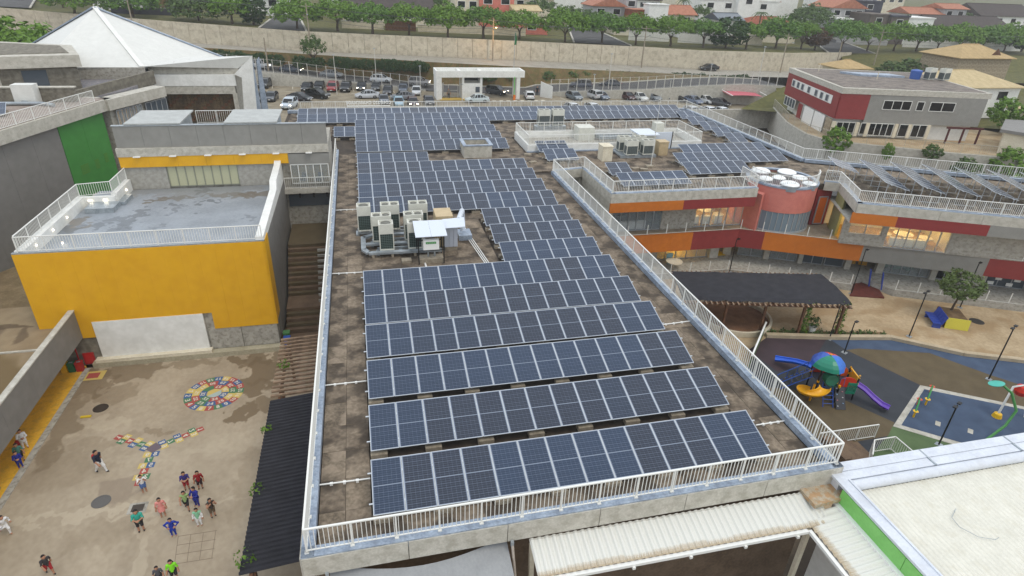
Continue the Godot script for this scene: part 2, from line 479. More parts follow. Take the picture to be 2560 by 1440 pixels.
	G("rubber_green", Color(0.29, 0.37, 0.23), Color(0.35, 0.43, 0.28), 5.0, 0.9, 33, {"fine": 0.3})
	G("rubber_maroon", Color(0.22, 0.17, 0.19), Color(0.27, 0.21, 0.23), 5.0, 0.9, 34, {"fine": 0.3})
	G("net_black", Color(0.12, 0.12, 0.14), Color(0.18, 0.18, 0.205), 3.0, 0.95, 35, {"fine": 0.15})
	G("timber", Color(0.3, 0.2, 0.13), Color(0.46, 0.32, 0.22), 1.5, 0.9, 36, {"fine": 0.15})
	G("timber_old", Color(0.42, 0.34, 0.27), Color(0.6, 0.51, 0.42), 1.5, 0.9, 37, {"fine": 0.15})
	G("clay_tile", Color(0.45, 0.22, 0.14), Color(0.62, 0.34, 0.22), 4.0, 0.9, 38, {"fine": 0.15})
	G("orange_tile", Color(0.58, 0.37, 0.28), Color(0.68, 0.46, 0.36), 4.0, 0.9, 39, {"fine": 0.15})
	G("dark_tile", Color(0.2, 0.17, 0.16), Color(0.3, 0.26, 0.24), 4.0, 0.9, 40, {"fine": 0.15})
	G("sand_tile", Color(0.62, 0.53, 0.37), Color(0.72, 0.62, 0.45), 4.0, 0.9, 41, {"fine": 0.15})
	G("straw_tile", Color(0.67, 0.6, 0.45), Color(0.76, 0.69, 0.54), 4.0, 0.9, 42, {"fine": 0.15})
	G("leaf_a", Color(0.25, 0.37, 0.09), Color(0.48, 0.62, 0.2), 1.7, 0.75, 43, {"fine": 0.2, "wf": 0.6})
	G("leaf_b", Color(0.21, 0.29, 0.12), Color(0.38, 0.48, 0.23), 1.7, 0.75, 44, {"fine": 0.2, "wf": 0.6})
	G("leaf_c", Color(0.11, 0.2, 0.07), Color(0.24, 0.36, 0.13), 1.7, 0.75, 45, {"fine": 0.2, "wf": 0.6})
	G("leaf_d", Color(0.26, 0.19, 0.13), Color(0.4, 0.3, 0.2), 1.7, 0.8, 46, {"fine": 0.2, "wf": 0.6})
	for k in ["leaf_a", "leaf_b", "leaf_c"]:
		mats[k].backlight_enabled = true
		mats[k].backlight = Color(0.25, 0.3, 0.1)
	G("bark", Color(0.24, 0.2, 0.16), Color(0.38, 0.32, 0.27), 0.8, 0.95, 47, {"fine": 0.2})
	G("rust_slab", Color(0.6, 0.55, 0.47), Color(0.72, 0.67, 0.59), 1.6, 0.9, 48, {"stain": Color(0.68, 0.46, 0.25), "at": 0.5, "patch": 0.02})
	G("yellow_floor", Color(0.82, 0.62, 0.14), Color(0.9, 0.7, 0.22), 4.0, 0.75, 49, {"stain": Color(0.7, 0.56, 0.26), "at": 0.66, "patch": 0.03})
	G("ballast", Color(0.5, 0.46, 0.4), Color(0.64, 0.6, 0.53), 1.2, 0.95, 50)
	G("stone", Color(0.5, 0.45, 0.37), Color(0.68, 0.63, 0.54), 1.5, 0.95, 51, {"fine": 0.2})
	P("white_paint", Color(0.9, 0.9, 0.885), 0.5)
	P("rail_white", Color(0.87, 0.87, 0.85), 0.45)
	P("black_metal", Color(0.07, 0.07, 0.08), 0.5)
	P("frame_alu", Color(0.78, 0.8, 0.82), 0.35, 0.3)
	P("mull_grey", Color(0.6, 0.61, 0.62), 0.4)
	P("dark_hole", Color(0.05, 0.05, 0.05), 0.9)
	P("glass_dark", Color(0.09, 0.1, 0.11), 0.08)
	P("glass_mid", Color(0.3, 0.33, 0.36), 0.1)
	pane("clear_glass", Color(0.75, 0.8, 0.82), 0.22)
	glow("lamp_white", Color(1, 0.96, 0.88), 3.0)
	glow("lamp_warm", Color(1, 0.86, 0.6), 4.0)
	glow("head_glow", Color(1, 0.95, 0.85), 4.0)

# a painted picture over the rectangle r (x, z); blobs: [x, z, rx, rz, colour, strength]
func painted(key: String, r: Rect2, w: int, h: int, lo: Color, hi: Color, blobs: Array, sd: int, rough := 0.88, coarse := 0.008) -> StandardMaterial3D:
	var a := noise_bytes(sd, 512, coarse, 4)
	var b := noise_bytes(sd + 5, 512, 0.08, 3)
	var wx := noise_bytes(sd + 9, 512, 0.02, 4)
	var wz := noise_bytes(sd + 13, 512, 0.02, 4)
	var px := PackedByteArray()
	px.resize(w * h * 3)
	for j in h:
		for i in w:
			var q := (i % 512) + (j % 512) * 512
			var k := lo.lerp(hi, clampf(0.5 + ((a[q] / 255.0 - 0.5) * 0.6 + (b[q] / 255.0 - 0.5) * 0.4) * 1.8, 0, 1))
			px[(j * w + i) * 3] = int(k.r * 255); px[(j * w + i) * 3 + 1] = int(k.g * 255); px[(j * w + i) * 3 + 2] = int(k.b * 255)
	var sc := Vector2(w, h) / r.size
	for s in blobs:
		var c: Color = s[4] * 255.0
		var i0 := maxi(0, int((s[0] - s[2] * 1.15 - 0.8 - r.position.x) * sc.x))
		var i1 := mini(w, int((s[0] + s[2] * 1.15 + 0.8 - r.position.x) * sc.x))
		var j0 := maxi(0, int((s[1] - s[3] * 1.15 - 0.8 - r.position.y) * sc.y))
		var j1 := mini(h, int((s[1] + s[3] * 1.15 + 0.8 - r.position.y) * sc.y))
		for j in range(j0, j1):
			for i in range(i0, i1):
				var q := (i % 512) + (j % 512) * 512
				var dx: float = (r.position.x + (i + 0.5) / sc.x + (wx[q] / 255.0 - 0.5) * 1.6 - s[0]) / s[2]
				var dz: float = (r.position.y + (j + 0.5) / sc.y + (wz[q] / 255.0 - 0.5) * 1.6 - s[1]) / s[3]
				var d := dx * dx + dz * dz
				if d < 1.2:
					var t: float = (1.0 - smoothstep(0.75, 1.2, d)) * s[5]
					var o := (j * w + i) * 3
					px[o] = int(lerpf(px[o], c.r, t)); px[o + 1] = int(lerpf(px[o + 1], c.g, t)); px[o + 2] = int(lerpf(px[o + 2], c.b, t))
	var m := P(key, Color.WHITE, rough)
	m.albedo_texture = ImageTexture.create_from_image(Image.create_from_data(w, h, false, Image.FORMAT_RGB8, px))
	return m

# ---------------------------------------------------------------- ground, roads, courts
const STREET = [[-130.0, 10.1, -186.0, 14.0], [-75.45, 8.76, -165.7, 12.45], [-40.2, 7.88, -150.7, 11.75], [-11.5, 7.16, -141.8, 10.95], [21.2, 6.34, -139.6, 10.25], [62.8, 5.3, -136.1, 9.35], [76.0, 4.98, -133.2, 9.05], [101.2, 4.34, -135.3, 8.45], [124.8, 3.76, -143.5, 7.8]]
const FENCE_L = [[-60.0, 8.2, -140.5], [-19.24, 4.71, -131.44], [-11.42, 4.12, -129.71], [-0.91, 3.18, -127.38], [7.6, 2.69, -125.5], [12.5, 2.2, -124.4]]
const FENCE_R = [[36.5, 2.7, -118.9], [39.74, 2.97, -118.05], [54.53, 4.04, -114.03], [64.22, 5.13, -111.4], [72.26, 5.81, -109.21], [80.1, 5.75, -107.1]]

func strip(b: MB, a: Array, c: Array) -> void:
	for i in a.size() - 1:
		b.quad(a[i], a[i + 1], c[i + 1], c[i])

func build_ground() -> void:
	var b := MB.new()
	b.sheet([V2(-700, 200), V2(-700, -900), V2(900, -900), V2(900, 200)], -0.35)
	struct("ground", b, G("soil"))
	# courtyard
	var cr := Rect2(-19.05, -38.4, 16.2, 40)
	var wet := Color(0.43, 0.365, 0.275)
	var pale := Color(0.74, 0.69, 0.6)
	var blobs := [[-9.7, -37.7, 0.6, 0.5, wet, 0.8], [-8.4, -37.6, 1.0, 1.0, wet, 0.75], [-7.9, -36.0, 0.9, 1.5, wet, 0.85], [-8.1, -34.2, 1.1, 0.8, wet, 0.85], [-8.4, -32.0, 0.6, 1.0, wet, 0.85], [-7.0, -32.6, 0.9, 0.7, wet, 0.7],
		[-6.6, -36.9, 0.7, 1.4, wet, 0.7], [-16.3, -37.5, 2.4, 0.9, wet, 0.62], [-17.9, -36.6, 1.0, 1.7, wet, 0.6], [-12.6, -37.8, 1.8, 0.5, wet, 0.4], [-16.4, -35.2, 1.4, 0.8, wet, 0.35], [-18.3, -32.0, 0.8, 3.0, wet, 0.5],
		[-13.0, -31.0, 0.8, 0.35, wet, 0.35], [-13.5, -26.6, 1.0, 1.1, Color(0.5, 0.44, 0.38), 0.5], [-17.2, -28.6, 1.6, 1.4, wet, 0.22], [-16.1, -32.2, 1.5, 0.5, pale, 0.35], [-15.0, -25.2, 3.0, 0.22, pale, 0.5], [-10.3, -24.7, 3.4, 0.2, pale, 0.4],
		[-11.6, -22.4, 0.35, 4.0, pale, 0.4], [-13.4, -23.7, 1.4, 0.9, wet, 0.16], [-12.0, -28.8, 2.6, 0.6, pale, 0.22], [-9.0, -29.0, 2.0, 0.8, pale, 0.22], [-15.5, -30.4, 1.9, 0.6, wet, 0.2], [-14.0, -19.0, 4, 1.2, wet, 0.2], [-7.4, -26, 0.6, 3, wet, 0.16]]
	var m := painted("court_paint", cr, 512, 1024, Color(0.585, 0.53, 0.45), Color(0.67, 0.615, 0.53), blobs, 61, 0.8)
	b = MB.new()
	b.sheet([V2(-19.05, 1.6), V2(-19.05, -38.4), V2(-2.85, -38.4), V2(-2.85, 1.6)], 0.0, cr)
	struct("courtyard_pavement", b, m)
	b = MB.new()
	b.sheet([V2(-2.85, 1.6), V2(-2.85, -57), V2(43, -57), V2(43, 1.6)], -0.02)
	struct("yard_pavement", b, G("court_plain", Color(0.3, 0.25, 0.19), Color(0.4, 0.34, 0.265), 9.0, 0.85, 62, {"stain": Color(0.2, 0.165, 0.125), "at": 0.62}))
	b = MB.new()
	b.bb(-21.2, -0.3, -38.6, -19.05, 0.06, -8)
	struct("yellow_path", b, G("yellow_floor"))
	b = MB.new()
	b.bb(-19.05, -0.3, -38.3, -18.7, 0.04, -8)
	struct("drain_kerb", b, G("concrete_wall"))
	# raised dry yard beyond the grey wall
	var yr := Rect2(-60, -42, 41.1, 46)
	var dark := Color(0.33, 0.27, 0.2)
	m = painted("yard_paint", yr, 420, 470, Color(0.5, 0.43, 0.33), Color(0.6, 0.53, 0.42), [[-23.5, -39.4, 2.2, 0.3, dark, 0.7], [-24.5, -38.6, 1.0, 1.2, dark, 0.5], [-22.0, -38.0, 0.4, 1.2, dark, 0.6], [-22.5, -33.0, 2.9, 2.9, Color(0.42, 0.35, 0.23), 0.85]], 63, 0.95)
	b = MB.new()
	b.sheet([V2(-60, 4), V2(-60, -42), V2(-18.95, -42), V2(-18.95, 4)], 3.0, yr)
	struct("yard_ground", b, m)
	b = MB.new()
	b.quad(V(-60, 3.0, -42), V(-20.0, 3.0, -42), V(-20.0, 1.0, -58), V(-60, 1.0, -58))
	struct("yard_slope_ground", b, G("yard_slope", Color(0.42, 0.35, 0.24), Color(0.54, 0.47, 0.35), 6, 0.95, 104))
	b = MB.new()
	b.bb(-40, 2.2, -38.6, -18.95, 2.98, -3.8)
	b.bb(-21.6, -0.3, -38.6, -21.2, 2.2, -3.8)
	struct("walkway_wall", b, G("cream_wall"))
	b = MB.new()
	b.bb(-26.8, 2.9, -36.2, -19.6, 3.08, -36.05)
	struct("yard_kerb", b, G("concrete"))
	# parking lot
	b = MB.new()
	b.prism([V2(-60, -78), V2(-60, -141), V2(-19.2, -131.6), V2(13, -124.4), V2(13, -135), V2(36.5, -131), V2(36.5, -119.1), V2(80, -107.3), V2(80, -101), V2(66, -97.3), V2(43, -97.3), V2(43, -78)], 1.4, 2.0)
	struct("parking_ground", b, G("parking"))
	b = MB.new()
	for k in 16:
		var x := -16.4 + k * 1.9
		if k % 2 == 0: b.bar(V(x, 2.004, -124.5 + x * 0.22), V(x - 0.5, 2.004, -129.6 + x * 0.22), 0.12, 0.008)
	for k in 12:
		var x := 38.8 + k * 2.65
		b.bar(V(x, 2.004, -112.6 + (x - 38) * 0.2), V(x - 0.9, 2.004, -117.2 + (x - 38) * 0.24), 0.12, 0.008)
	b.bar(V(-17, 2.004, -125.9), V(6, 2.004, -121.0), 0.1, 0.008)
	for k in 9:
		b.bar(V(22.6 + k * 0.95, 2.006, -120.9), V(22.6 + k * 0.95, 2.006, -122.4), 0.45, 0.008)
		b.bar(V(22.9 + k * 1.35, 2.006, -114.2), V(22.9 + k * 1.35, 2.006, -115.0), 0.7, 0.008)
	struct("parking_markings", b, P("mark_white", Color(0.78, 0.76, 0.7), 0.9))
	b = MB.new()
	b.bb(14.2, 2.0, -117.2, 22.2, 2.14, -115.4)
	struct("pavement_gate", b, P("kerb_yellow", Color(0.75, 0.63, 0.3), 0.9))
	# lower road beyond the fence
	b = MB.new()
	var near := []
	var far := []
	for p in FENCE_L + [[15.0, 2.05, -123.6], [34.5, 2.05, -119.6]] + FENCE_R:
		near.append(V(p[0], p[1] - 0.02, p[2]))
		far.append(V(p[0] - 1.0, p[1] + 0.1, p[2] - 7.2))
	strip(b, near, far)
	struct("road_lower", b, G("asphalt"))
	b = MB.new()
	var kerb2 := []
	for p in far: kerb2.append(p + V(-0.1, 0.14, -0.35))
	var kerb1 := []
	for p in far: kerb1.append(p + V(0, 0.14, 0))
	strip(b, kerb1, kerb2)
	strip(b, far, kerb1)
	struct("kerb_lower", b, G("concrete"))
	# bank up to the street, street, and the terrace above the long wall
	b = MB.new()
	var sn := []
	for p in kerb2:
		var s := street_at(p.x)
		sn.append(V(p.x - 2.0, s.y - 0.12, minf(s.z + 8.5, p.z - 2.0)))
	strip(b, kerb2, sn)
	struct("bank", b, G("bank_soil"))
	b = MB.new()
	var sf := []
	for p in sn:
		var s := street_at(p.x)
		sf.append(V(p.x, s.y, s.z + 0.4))
	strip(b, sn, sf)
	var last: Vector3 = sn[-1]
	strip(b, [last, V(140, 3.4, -128)], [sf[-1], V(140, 3.4, -150)])
	struct("street_upper", b, G("street"))
	b = MB.new()
	var w0 := []
	var w1 := []
	var w2 := []
	var w3 := []
	for p in STREET:
		w0.append(V(p[0], p[3] - 0.35, p[2] - 0.3))
		w1.append(V(p[0] + 3, p[3] - 0.3, p[2] - 14))
		w2.append(V(p[0] + 12, p[3] + 0.2, p[2] - 60))
		w3.append(V(p[0] * 2.2 + 60, p[3] + 9.0, p[2] - 360))
	w0 += [V(220, 5.8, -150), V(420, 4, -150)]
	w1 += [V(222, 5.9, -164), V(422, 4, -170)]
	w2 += [V(235, 7.0, -215), V(430, 6, -230)]
	w3 += [V(560, 14, -510), V(800, 14, -510)]
	strip(b, w0, w1); strip(b, w1, w2); strip(b, w2, w3)
	struct("terrain", b, G("grass"))
	# side streets running back between the houses
	for q in [[V(-19.5, 10.9, -147.2), V(-10.2, 10.7, -143.2), V(-14.0, 11.4, -176), V(-18.5, 11.5, -176)], [V(48.5, 9.4, -142), V(61, 9.15, -139.2), V(64, 9.9, -178), V(58.5, 9.9, -178)], [V(117, 7.75, -142.5), V(134, 7.2, -146), V(146, 8.0, -180), V(138, 8.0, -180)], [V(-92, 12.4, -174), V(-70, 12.2, -168.5), V(-82, 13.2, -205), V(-92, 13.2, -205)]]:
		b = MB.new()
		b.quad(q[0] + V(0, 0.1, 0), q[1] + V(0, 0.1, 0), q[2] + V(0, 0.15, 0), q[3] + V(0, 0.15, 0))
		struct("side_street", b, G("asphalt"))
		b = MB.new()
		b.bar(q[1] + V(0.2, 0.14, 0), q[2] + V(0.2, 0.2, 0), 0.4, 0.16); b.bar(q[0] + V(-0.2, 0.14, 0), q[3] + V(-0.2, 0.2, 0), 0.4, 0.16)
		struct("kerb_side_street", b, G("concrete"))
	# open road and grass at the end of the long wall
	b = MB.new()
	b.quad(V(112, 3.4, -128), V(300, 3.2, -112), V(300, 5.9, -152), V(122, 7.4, -144))
	struct("grass_slope", b, G("grass"))
	b = MB.new()
	b.quad(V(64, 3.9, -96), V(140, 3.9, -60), V(220, 3.5, -118), V(80, 5.7, -107.2))
	struct("garden_ground", b, G("grass"))

func street_at(x: float) -> Vector3:
	for i in STREET.size() - 1:
		var p = STREET[i]
		var q = STREET[i + 1]
		if x <= q[0] or i == STREET.size() - 2:
			var t: float = (x - p[0]) / (q[0] - p[0])
			return V(x, lerpf(p[1], q[1], t), lerpf(p[2], q[2], t))
	return Vector3.ZERO

# ---------------------------------------------------------------- railings
func railing(label: String, pts: Array, o := {}) -> Node3D:
	var h: float = o.get("h", 1.0)
	var step: float = o.get("step", 1.35)
	var gap: float = o.get("gap", 0.14)
	var single: bool = o.get("single", false)
	var m: Material = o.get("mat", mats.rail_white)
	var t := thing("railing", label, "railing", pts[0], 0.0, o.get("group", ""))
	var org: Vector3 = pts[0]
	var th: float = o.get("th", 0.05)
	var top := MB.new()
	var low := MB.new()
	var bal := MB.new()
	var postm := boxm(V(th, h, th))
	var balm := boxm(V(0.022, h - 0.12, 0.022))
	var padm := boxm(V(0.13, 0.05, 0.13))
	for i in pts.size() - 1:
		var a: Vector3 = pts[i]
		var c: Vector3 = pts[i + 1]
		top.bar(a + V(0, h, 0), c + V(0, h, 0), 0.065, 0.045)
		if o.get("low", true): low.bar(a + V(0, 0.09, 0), c + V(0, 0.09, 0), 0.035, 0.035)
		for e in o.get("wires", []):
			low.bar(a + V(0, e, 0), c + V(0, e, 0), 0.025, 0.025)
		var l := (c - a).length()
		var n := maxi(1, int(round(l / step)))
		var yaw := Basis(Vector3.UP, atan2(c.x - a.x, c.z - a.z))
		for k in n + (1 if i == pts.size() - 2 else 0):
			var q := a.lerp(c, float(k) / n) - org
			pl(t, "post", postm, m, q + V(0, h * 0.5 + 0.001, 0), yaw)
			if o.get("pads", false): pl(t, "foot_plate", padm, m, q + V(0, 0.026, 0), yaw)
		if gap > 0:
			var nb := int(l / gap)
			for k in range(1, nb):
				var q := a.lerp(c, float(k) / nb)
				if single: pl(t, "baluster", balm, m, q - org + V(0, 0.09 + (h - 0.12) * 0.5, 0), yaw)
				else: bal.box(q + V(0, 0.09 + (h - 0.12) * 0.5, 0), V(0.022, h - 0.12, 0.022), yaw)
	if not o.has("bare"): pw(t, "top_rail", top, m)
	if low.v.size(): pw(t, "bottom_rail", low, m)
	if bal.v.size(): pw(t, "balusters", bal, m).set_meta("kind", "stuff")
	return t

# slabs of the roof: x0..x1, z0..z1 cut into pieces, listed nearest first
var slab_cells := []
func slabs(x0: float, x1: float, z0: float, z1: float, sx: float, sz: float) -> void:
	var nx := maxi(1, int(round((x1 - x0) / sx)))
	var nz := maxi(1, int(round(absf(z1 - z0) / sz)))
	for i in nx:
		for j in nz:
			var w := (x1 - x0) / nx
			var d := absf(z1 - z0) / nz
			slab_cells.append([x0 + w * (i + 0.5), z0 - d * (j + 0.5), w, d])

func build_main_building() -> void:
	var t := thing("school_building", "long school building with a brown slab roof covered in solar panels", "building", V(7, 0, -40))
	var roof := [V2(-2.85, -13.55), V2(16.65, -13.7), V2(16.55, -51.0), V2(19.35, -51.6), V2(19.35, -44.4), V2(32.9, -44.3), V2(33.4, -47.5), V2(40.3, -45.2), V2(41.5, -44.6), V2(39.1, -39.6), V2(68, -26.9), V2(75, -37), V2(43.3, -52.2), V2(42.8, -76.5), V2(-8.6, -78), V2(-8.6, -66.3), V2(-3.3, -66.2), V2(-2.85, -60)]
	var b := MB.new()
	b.prism(roof, 7.5, 7.9)
	pw(t, "roof", b, G("roof_base"))
	# copings and fascia pieces along the edges
	var edges := [[0, 1], [1, 2], [2, 3], [3, 4], [4, 5], [7, 8], [8, 9], [9, 10], [11, 12], [12, 13], [13, 14], [17, 0]]
	for e in edges:
		var p: Vector2 = roof[e[0]]
		var q: Vector2 = roof[e[1]]
		var d := (q - p).normalized()
		var inw := Vector2(d.y, -d.x)
		if not Geometry2D.is_point_in_polygon((p + q) * 0.5 + inw * 0.05, PackedVector2Array(roof)): inw = -inw
		b = MB.new()
		var a := p + inw * 0.2
		var c := q + inw * 0.2
		b.bar(V(a.x, 8.15, a.y), V(c.x, 8.15, c.y), 0.4, 0.3)
		pw(t, "coping", b, G("coping"))
		var n := maxi(1, int(round((q - p).length() / 3.3)))
		for k in n:
			b = MB.new()
			var s := p.lerp(q, float(k) / n) + d * 0.012 - inw * 0.012
			var f := p.lerp(q, float(k + 1) / n) - d * 0.012 - inw * 0.012
			b.bar(V(s.x, 7.86, s.y), V(f.x, 7.86, f.y), 0.06, 0.78)
			pw(t, "fascia_panel", b, G("concrete"))
	# walls under the roof
	b = MB.new()
	b.bb(-2.5, -0.3, -57, 16.2, 7.5, -14.15)
	pw(t, "wall", b, G("front_wall", Color(0.34, 0.28, 0.22), Color(0.44, 0.37, 0.3), 4.0, 0.9, 64))
	b = MB.new()
	b.prism([V2(-8.4, -66), V2(42.5, -66), V2(42.5, -76.2), V2(-8.4, -77.7)], 1.9, 7.5)
	b.prism([V2(16.2, -52), V2(19.4, -51.9), V2(42.5, -55), V2(42.5, -66), V2(16.2, -66)], -0.3, 7.5)
	pw(t, "back_wall", b, G("concrete_wall"))
	# light well beside the corridor
	b = MB.new()
	b.bb(19.4, 3.9, -51.7, 19.7, 7.5, -44.6)
	pw(t, "well_wall", b, G("concrete"))
	b = MB.new()
	b.bb(16.3, 3.7, -51.6, 19.4, 3.95, -44.8)
	pw(t, "well_floor", b, G("olive_wall"))
	for z in [-46.6, -48.6]:
		b = MB.new()
		b.lathe([V2(0.55, 0), V2(0.55, 0.06), V2(0, 0.06)], V(18.0, 4.6, z), 14)
		b.bar(V(18.0, 3.95, z), V(18.0, 4.6, z), 0.1, 0.1)
		pw(t, "round_ledge", b, G("cream_wall"))
	# slabs
	slabs(-2.42, -0.7, -14.0, -59.5, 0.86, 1.45)
	slabs(14.4, 16.2, -14.2, -51.0, 0.9, 1.45)
	slabs(-0.7, 14.4, -14.1, -15.1, 1.26, 1.0)
	slabs(-0.7, 7.7, -32.3, -42.4, 1.2, 1.45)
	slabs(7.7, 14.4, -41.2, -42.4, 1.1, 1.2)
	slabs(5.8, 14.4, -55.3, -59.0, 1.25, 1.25)
	slabs(-0.7, 5.8, -56.6, -59.0, 1.25, 1.25)
	slabs(14.3, 19.6, -51.9, -58.3, 1.3, 1.45)
	slabs(14.3, 15.6, -58.3, -70.8, 1.3, 1.45)
	slabs(19.9, 32.6, -44.8, -58.2, 1.3, 1.45)
	slabs(32.6, 42.2, -48.6, -58.2, 1.3, 1.45)
	slabs(35.6, 42.3, -58.2, -76.0, 1.3, 1.45)
	slabs(15.6, 35.6, -64.4, -77.0, 1.3, 1.45)
	slabs(-8.2, 14.3, -70.9, -77.4, 1.3, 1.45)
	slabs(-8.2, -3.3, -66.6, -70.9, 1.3, 1.45)
	slab_cells.sort_custom(func(p, q): return p[0] * p[0] * 0.3 + p[1] * p[1] < q[0] * q[0] * 0.3 + q[1] * q[1])
	var rest := MB.new()
	var sm := ["roof_slab", "roof_slab", "roof_slab_b", "roof_slab", "roof_slab", "roof_slab"]
	var org := t.position
	var shapes := {}
	for i in slab_cells.size():
		var s = slab_cells[i]
		var y := 7.9 + rr(0.05, 0.062)
		if i < 290:
			var key := "%.2f_%.2f" % [s[2], s[3]]
			if not shapes.has(key): shapes[key] = boxm(V(s[2] - 0.012, 0.08, s[3] - 0.014))
			pl(t, "roof_slab", shapes[key], mats[sm[rng.randi() % 6]], V(s[0], y, s[1]) - org, Basis(Vector3.UP, rr(-0.004, 0.004)))
		else:
			rest.box(V(s[0], y, s[1]), V(s[2] - 0.012, 0.08, s[3] - 0.014))
	pw(t, "roof_slabs_far", rest, mats.roof_slab).set_meta("kind", "stuff")
	# wing roof beside the dome drum
	b = MB.new()
	b.prism([V2(41.8, -45.0), V2(39.6, -39.8), V2(67.5, -27.5), V2(73.5, -37), V2(43.2, -51.6), V2(42.6, -52), V2(33.0, -50), V2(33.6, -48.2)], 7.9, 7.955)
	pw(t, "wing_roof", b, mats.roof_slab_b)
	# railings around the roof
	railing("white railing of close bars along the front end of solar panel roof", [V(-2.67, 8.3, -13.73), V(16.46, 8.3, -13.88)], {"single": true, "pads": true, "step": 1.38})
	railing("white railing between the solar panel roof and the playground yard", [V(16.46, 8.3, -13.88), V(16.37, 8.3, -51.0)], {"single": true, "pads": true})
	railing("white railing of the solar panel roof above the stepped passage", [V(-2.67, 8.3, -13.73), V(-2.67, 8.3, -60.2)], {"pads": true})
	railing("white railing around the head of the open light well", [V(16.37, 8.3, -51.2), V(19.5, 8.3, -51.7), V(19.5, 8.3, -44.6)], {"pads": true})
	railing("white railing above the orange and red facade band", [V(19.55, 8.3, -44.56), V(32.8, 8.3, -44.46), V(33.0, 8.3, -47.3)], {"single": true})
	railing("white railing above the long wing with tilted solar panels", [V(40.3, 8.3, -45.3), V(41.3, 8.3, -44.75), V(39.2, 8.3, -39.85), V(67.5, 8.3, -27.4)], {"single": true})
	railing("white railing along the service road edge of the roof", [V(75, 8.3, -36.8), V(43.1, 8.3, -52.4), V(42.6, 8.3, -76.3)], {"gap": 0.2})
	railing("white railing along the parking lot edge of the roof", [V(42.6, 8.3, -76.4), V(-8.4, 8.3, -77.8)], {"gap": 0.2})

# ---------------------------------------------------------------- solar panels
var panel_frame: ArrayMesh
var panel_glass: ArrayMesh
func panel_tex(sd: int, cell: Color) -> ImageTexture:
	var r := RandomNumberGenerator.new()
	r.seed = sd
	var w := 192
	var h := 384
	var im := Image.create(w, h, false, Image.FORMAT_RGB8)
	im.fill(Color(0.42, 0.465, 0.54))
	for half in 2:
		for row in 12:
			for col in 6:
				var k := cell.lerp(Color(0.2, 0.26, 0.36), r.randf() * 0.12)
				var x := 6 + col * 30
				var y := 5 + half * 190 + row * 15.4
				im.fill_rect(Rect2i(int(x) + 1, int(y) + 1, 29, 14), k)
				for g in 3:
					im.fill_rect(Rect2i(int(x) + 7 + g * 8, int(y) + 1, 1, 14), k.lerp(Color(0.5, 0.55, 0.62), 0.1))
	im.fill_rect(Rect2i(0, 190, w, 3), Color(0.55, 0.59, 0.64))
	return ImageTexture.create_from_image(im)
func make_panel() -> void:
	var b := MB.new()
	var w := 1.05
	var l := 2.1
	for s in [-1, 1]:
		b.box(V(s * (w / 2 - 0.01), 0, 0), V(0.02, 0.036, l))
		b.box(V(0, 0, s * (l / 2 - 0.011)), V(w - 0.04, 0.036, 0.022))
	panel_frame = b.mesh()
	b = MB.new()
	b.quad(V(-w / 2 + 0.018, 0.014, l / 2 - 0.02), V(w / 2 - 0.018, 0.014, l / 2 - 0.02), V(w / 2 - 0.018, 0.014, -l / 2 + 0.02), V(-w / 2 + 0.018, 0.014, -l / 2 + 0.02))
	b.box(V(0, -0.002, 0), V(w - 0.042, 0.012, l - 0.044))
	panel_glass = b.mesh()
	var tones := [Color(0.105, 0.165, 0.25), Color(0.1, 0.145, 0.215), Color(0.11, 0.175, 0.265), Color(0.105, 0.13, 0.185)]
	for k in 4:
		var m := P("cells_%d" % k, Color.WHITE, 0.16)
		m.albedo_texture = panel_tex(k + 3, tones[k])
		m.metallic_specular = 0.5
# a row of n panels; p = lower corner at the start, dir along the row, down the slope direction (level), tilt degrees
func array(label: String, n: int, p: Vector3, dir := Vector3.RIGHT, tilt := 15.0) -> void:
	var t := thing("solar_array", label, "solar panels", V(p.x, 7.95, p.z), 0.0, "solar panel rows on the school roof")
	var org := t.position
	var back := Vector3.UP.cross(dir).normalized()
	var slope := (back * cos(deg_to_rad(tilt)) + Vector3.UP * sin(deg_to_rad(tilt))).normalized()
	var bs := Basis(dir, dir.cross(slope), -slope)
	var pitch := 1.065
	for k in n:
		var o := p + dir * pitch * (k + 0.5) + slope * 1.05 - org
		var f := pl(t, "solar_panel", panel_frame, mats.frame_alu, o + bs.y * rr(-0.004, 0.004), bs)
		var tone := int(rng.randi() % 5)
		if rng.randf() < 0.6: tone = t.get_meta("tone", 0)
		else: t.set_meta("tone", mini(tone, 3))
		pl(f, "cell_sheet", panel_glass, mats["cells_%d" % mini(tone, 3)])
	t.remove_meta("tone")
	# rails, legs and ballast
	for e in [0.45, 1.6]:
		var b := MB.new()
		var a: Vector3 = p + slope * e - bs.y * 0.045
		b.bar(a - dir * 0.12, a + dir * (pitch * n + 0.12), 0.045, 0.05, bs.y)
		pw(t, "mounting_rail", b, mats.frame_alu)
	var nb := maxi(2, int(round(n / 2.0)) + 1)
	var blk := boxm(V(0.62, 0.2, 0.32))
	for k in nb:
		var q := p + dir * (0.3 + (pitch * n - 0.6) * k / (nb - 1))
		var bas := Basis(dir, Vector3.UP, dir.cross(Vector3.UP))
		pl(t, "ballast_block", blk, mats.ballast, V(q.x, 8.06, q.z) + back * 0.12 - org, bas)
		pl(t, "ballast_block", blk, mats.ballast, V(q.x, 8.06, q.z) + back * 1.72 - org, bas)
		var b := MB.new()
		var hi := q + slope * 1.75 - bs.y * 0.06
		var lo := q + slope * 0.2 - bs.y * 0.06
		b.bar(V(hi.x, 8.15, hi.z), hi, 0.04, 0.04)
		b.bar(V(lo.x, 8.15, lo.z), lo, 0.04, 0.04)
		b.bar(V(lo.x, 8.17, lo.z), V(hi.x, 8.17, hi.z), 0.04, 0.04)
		pw(t, "support_leg", b, mats.frame_alu)

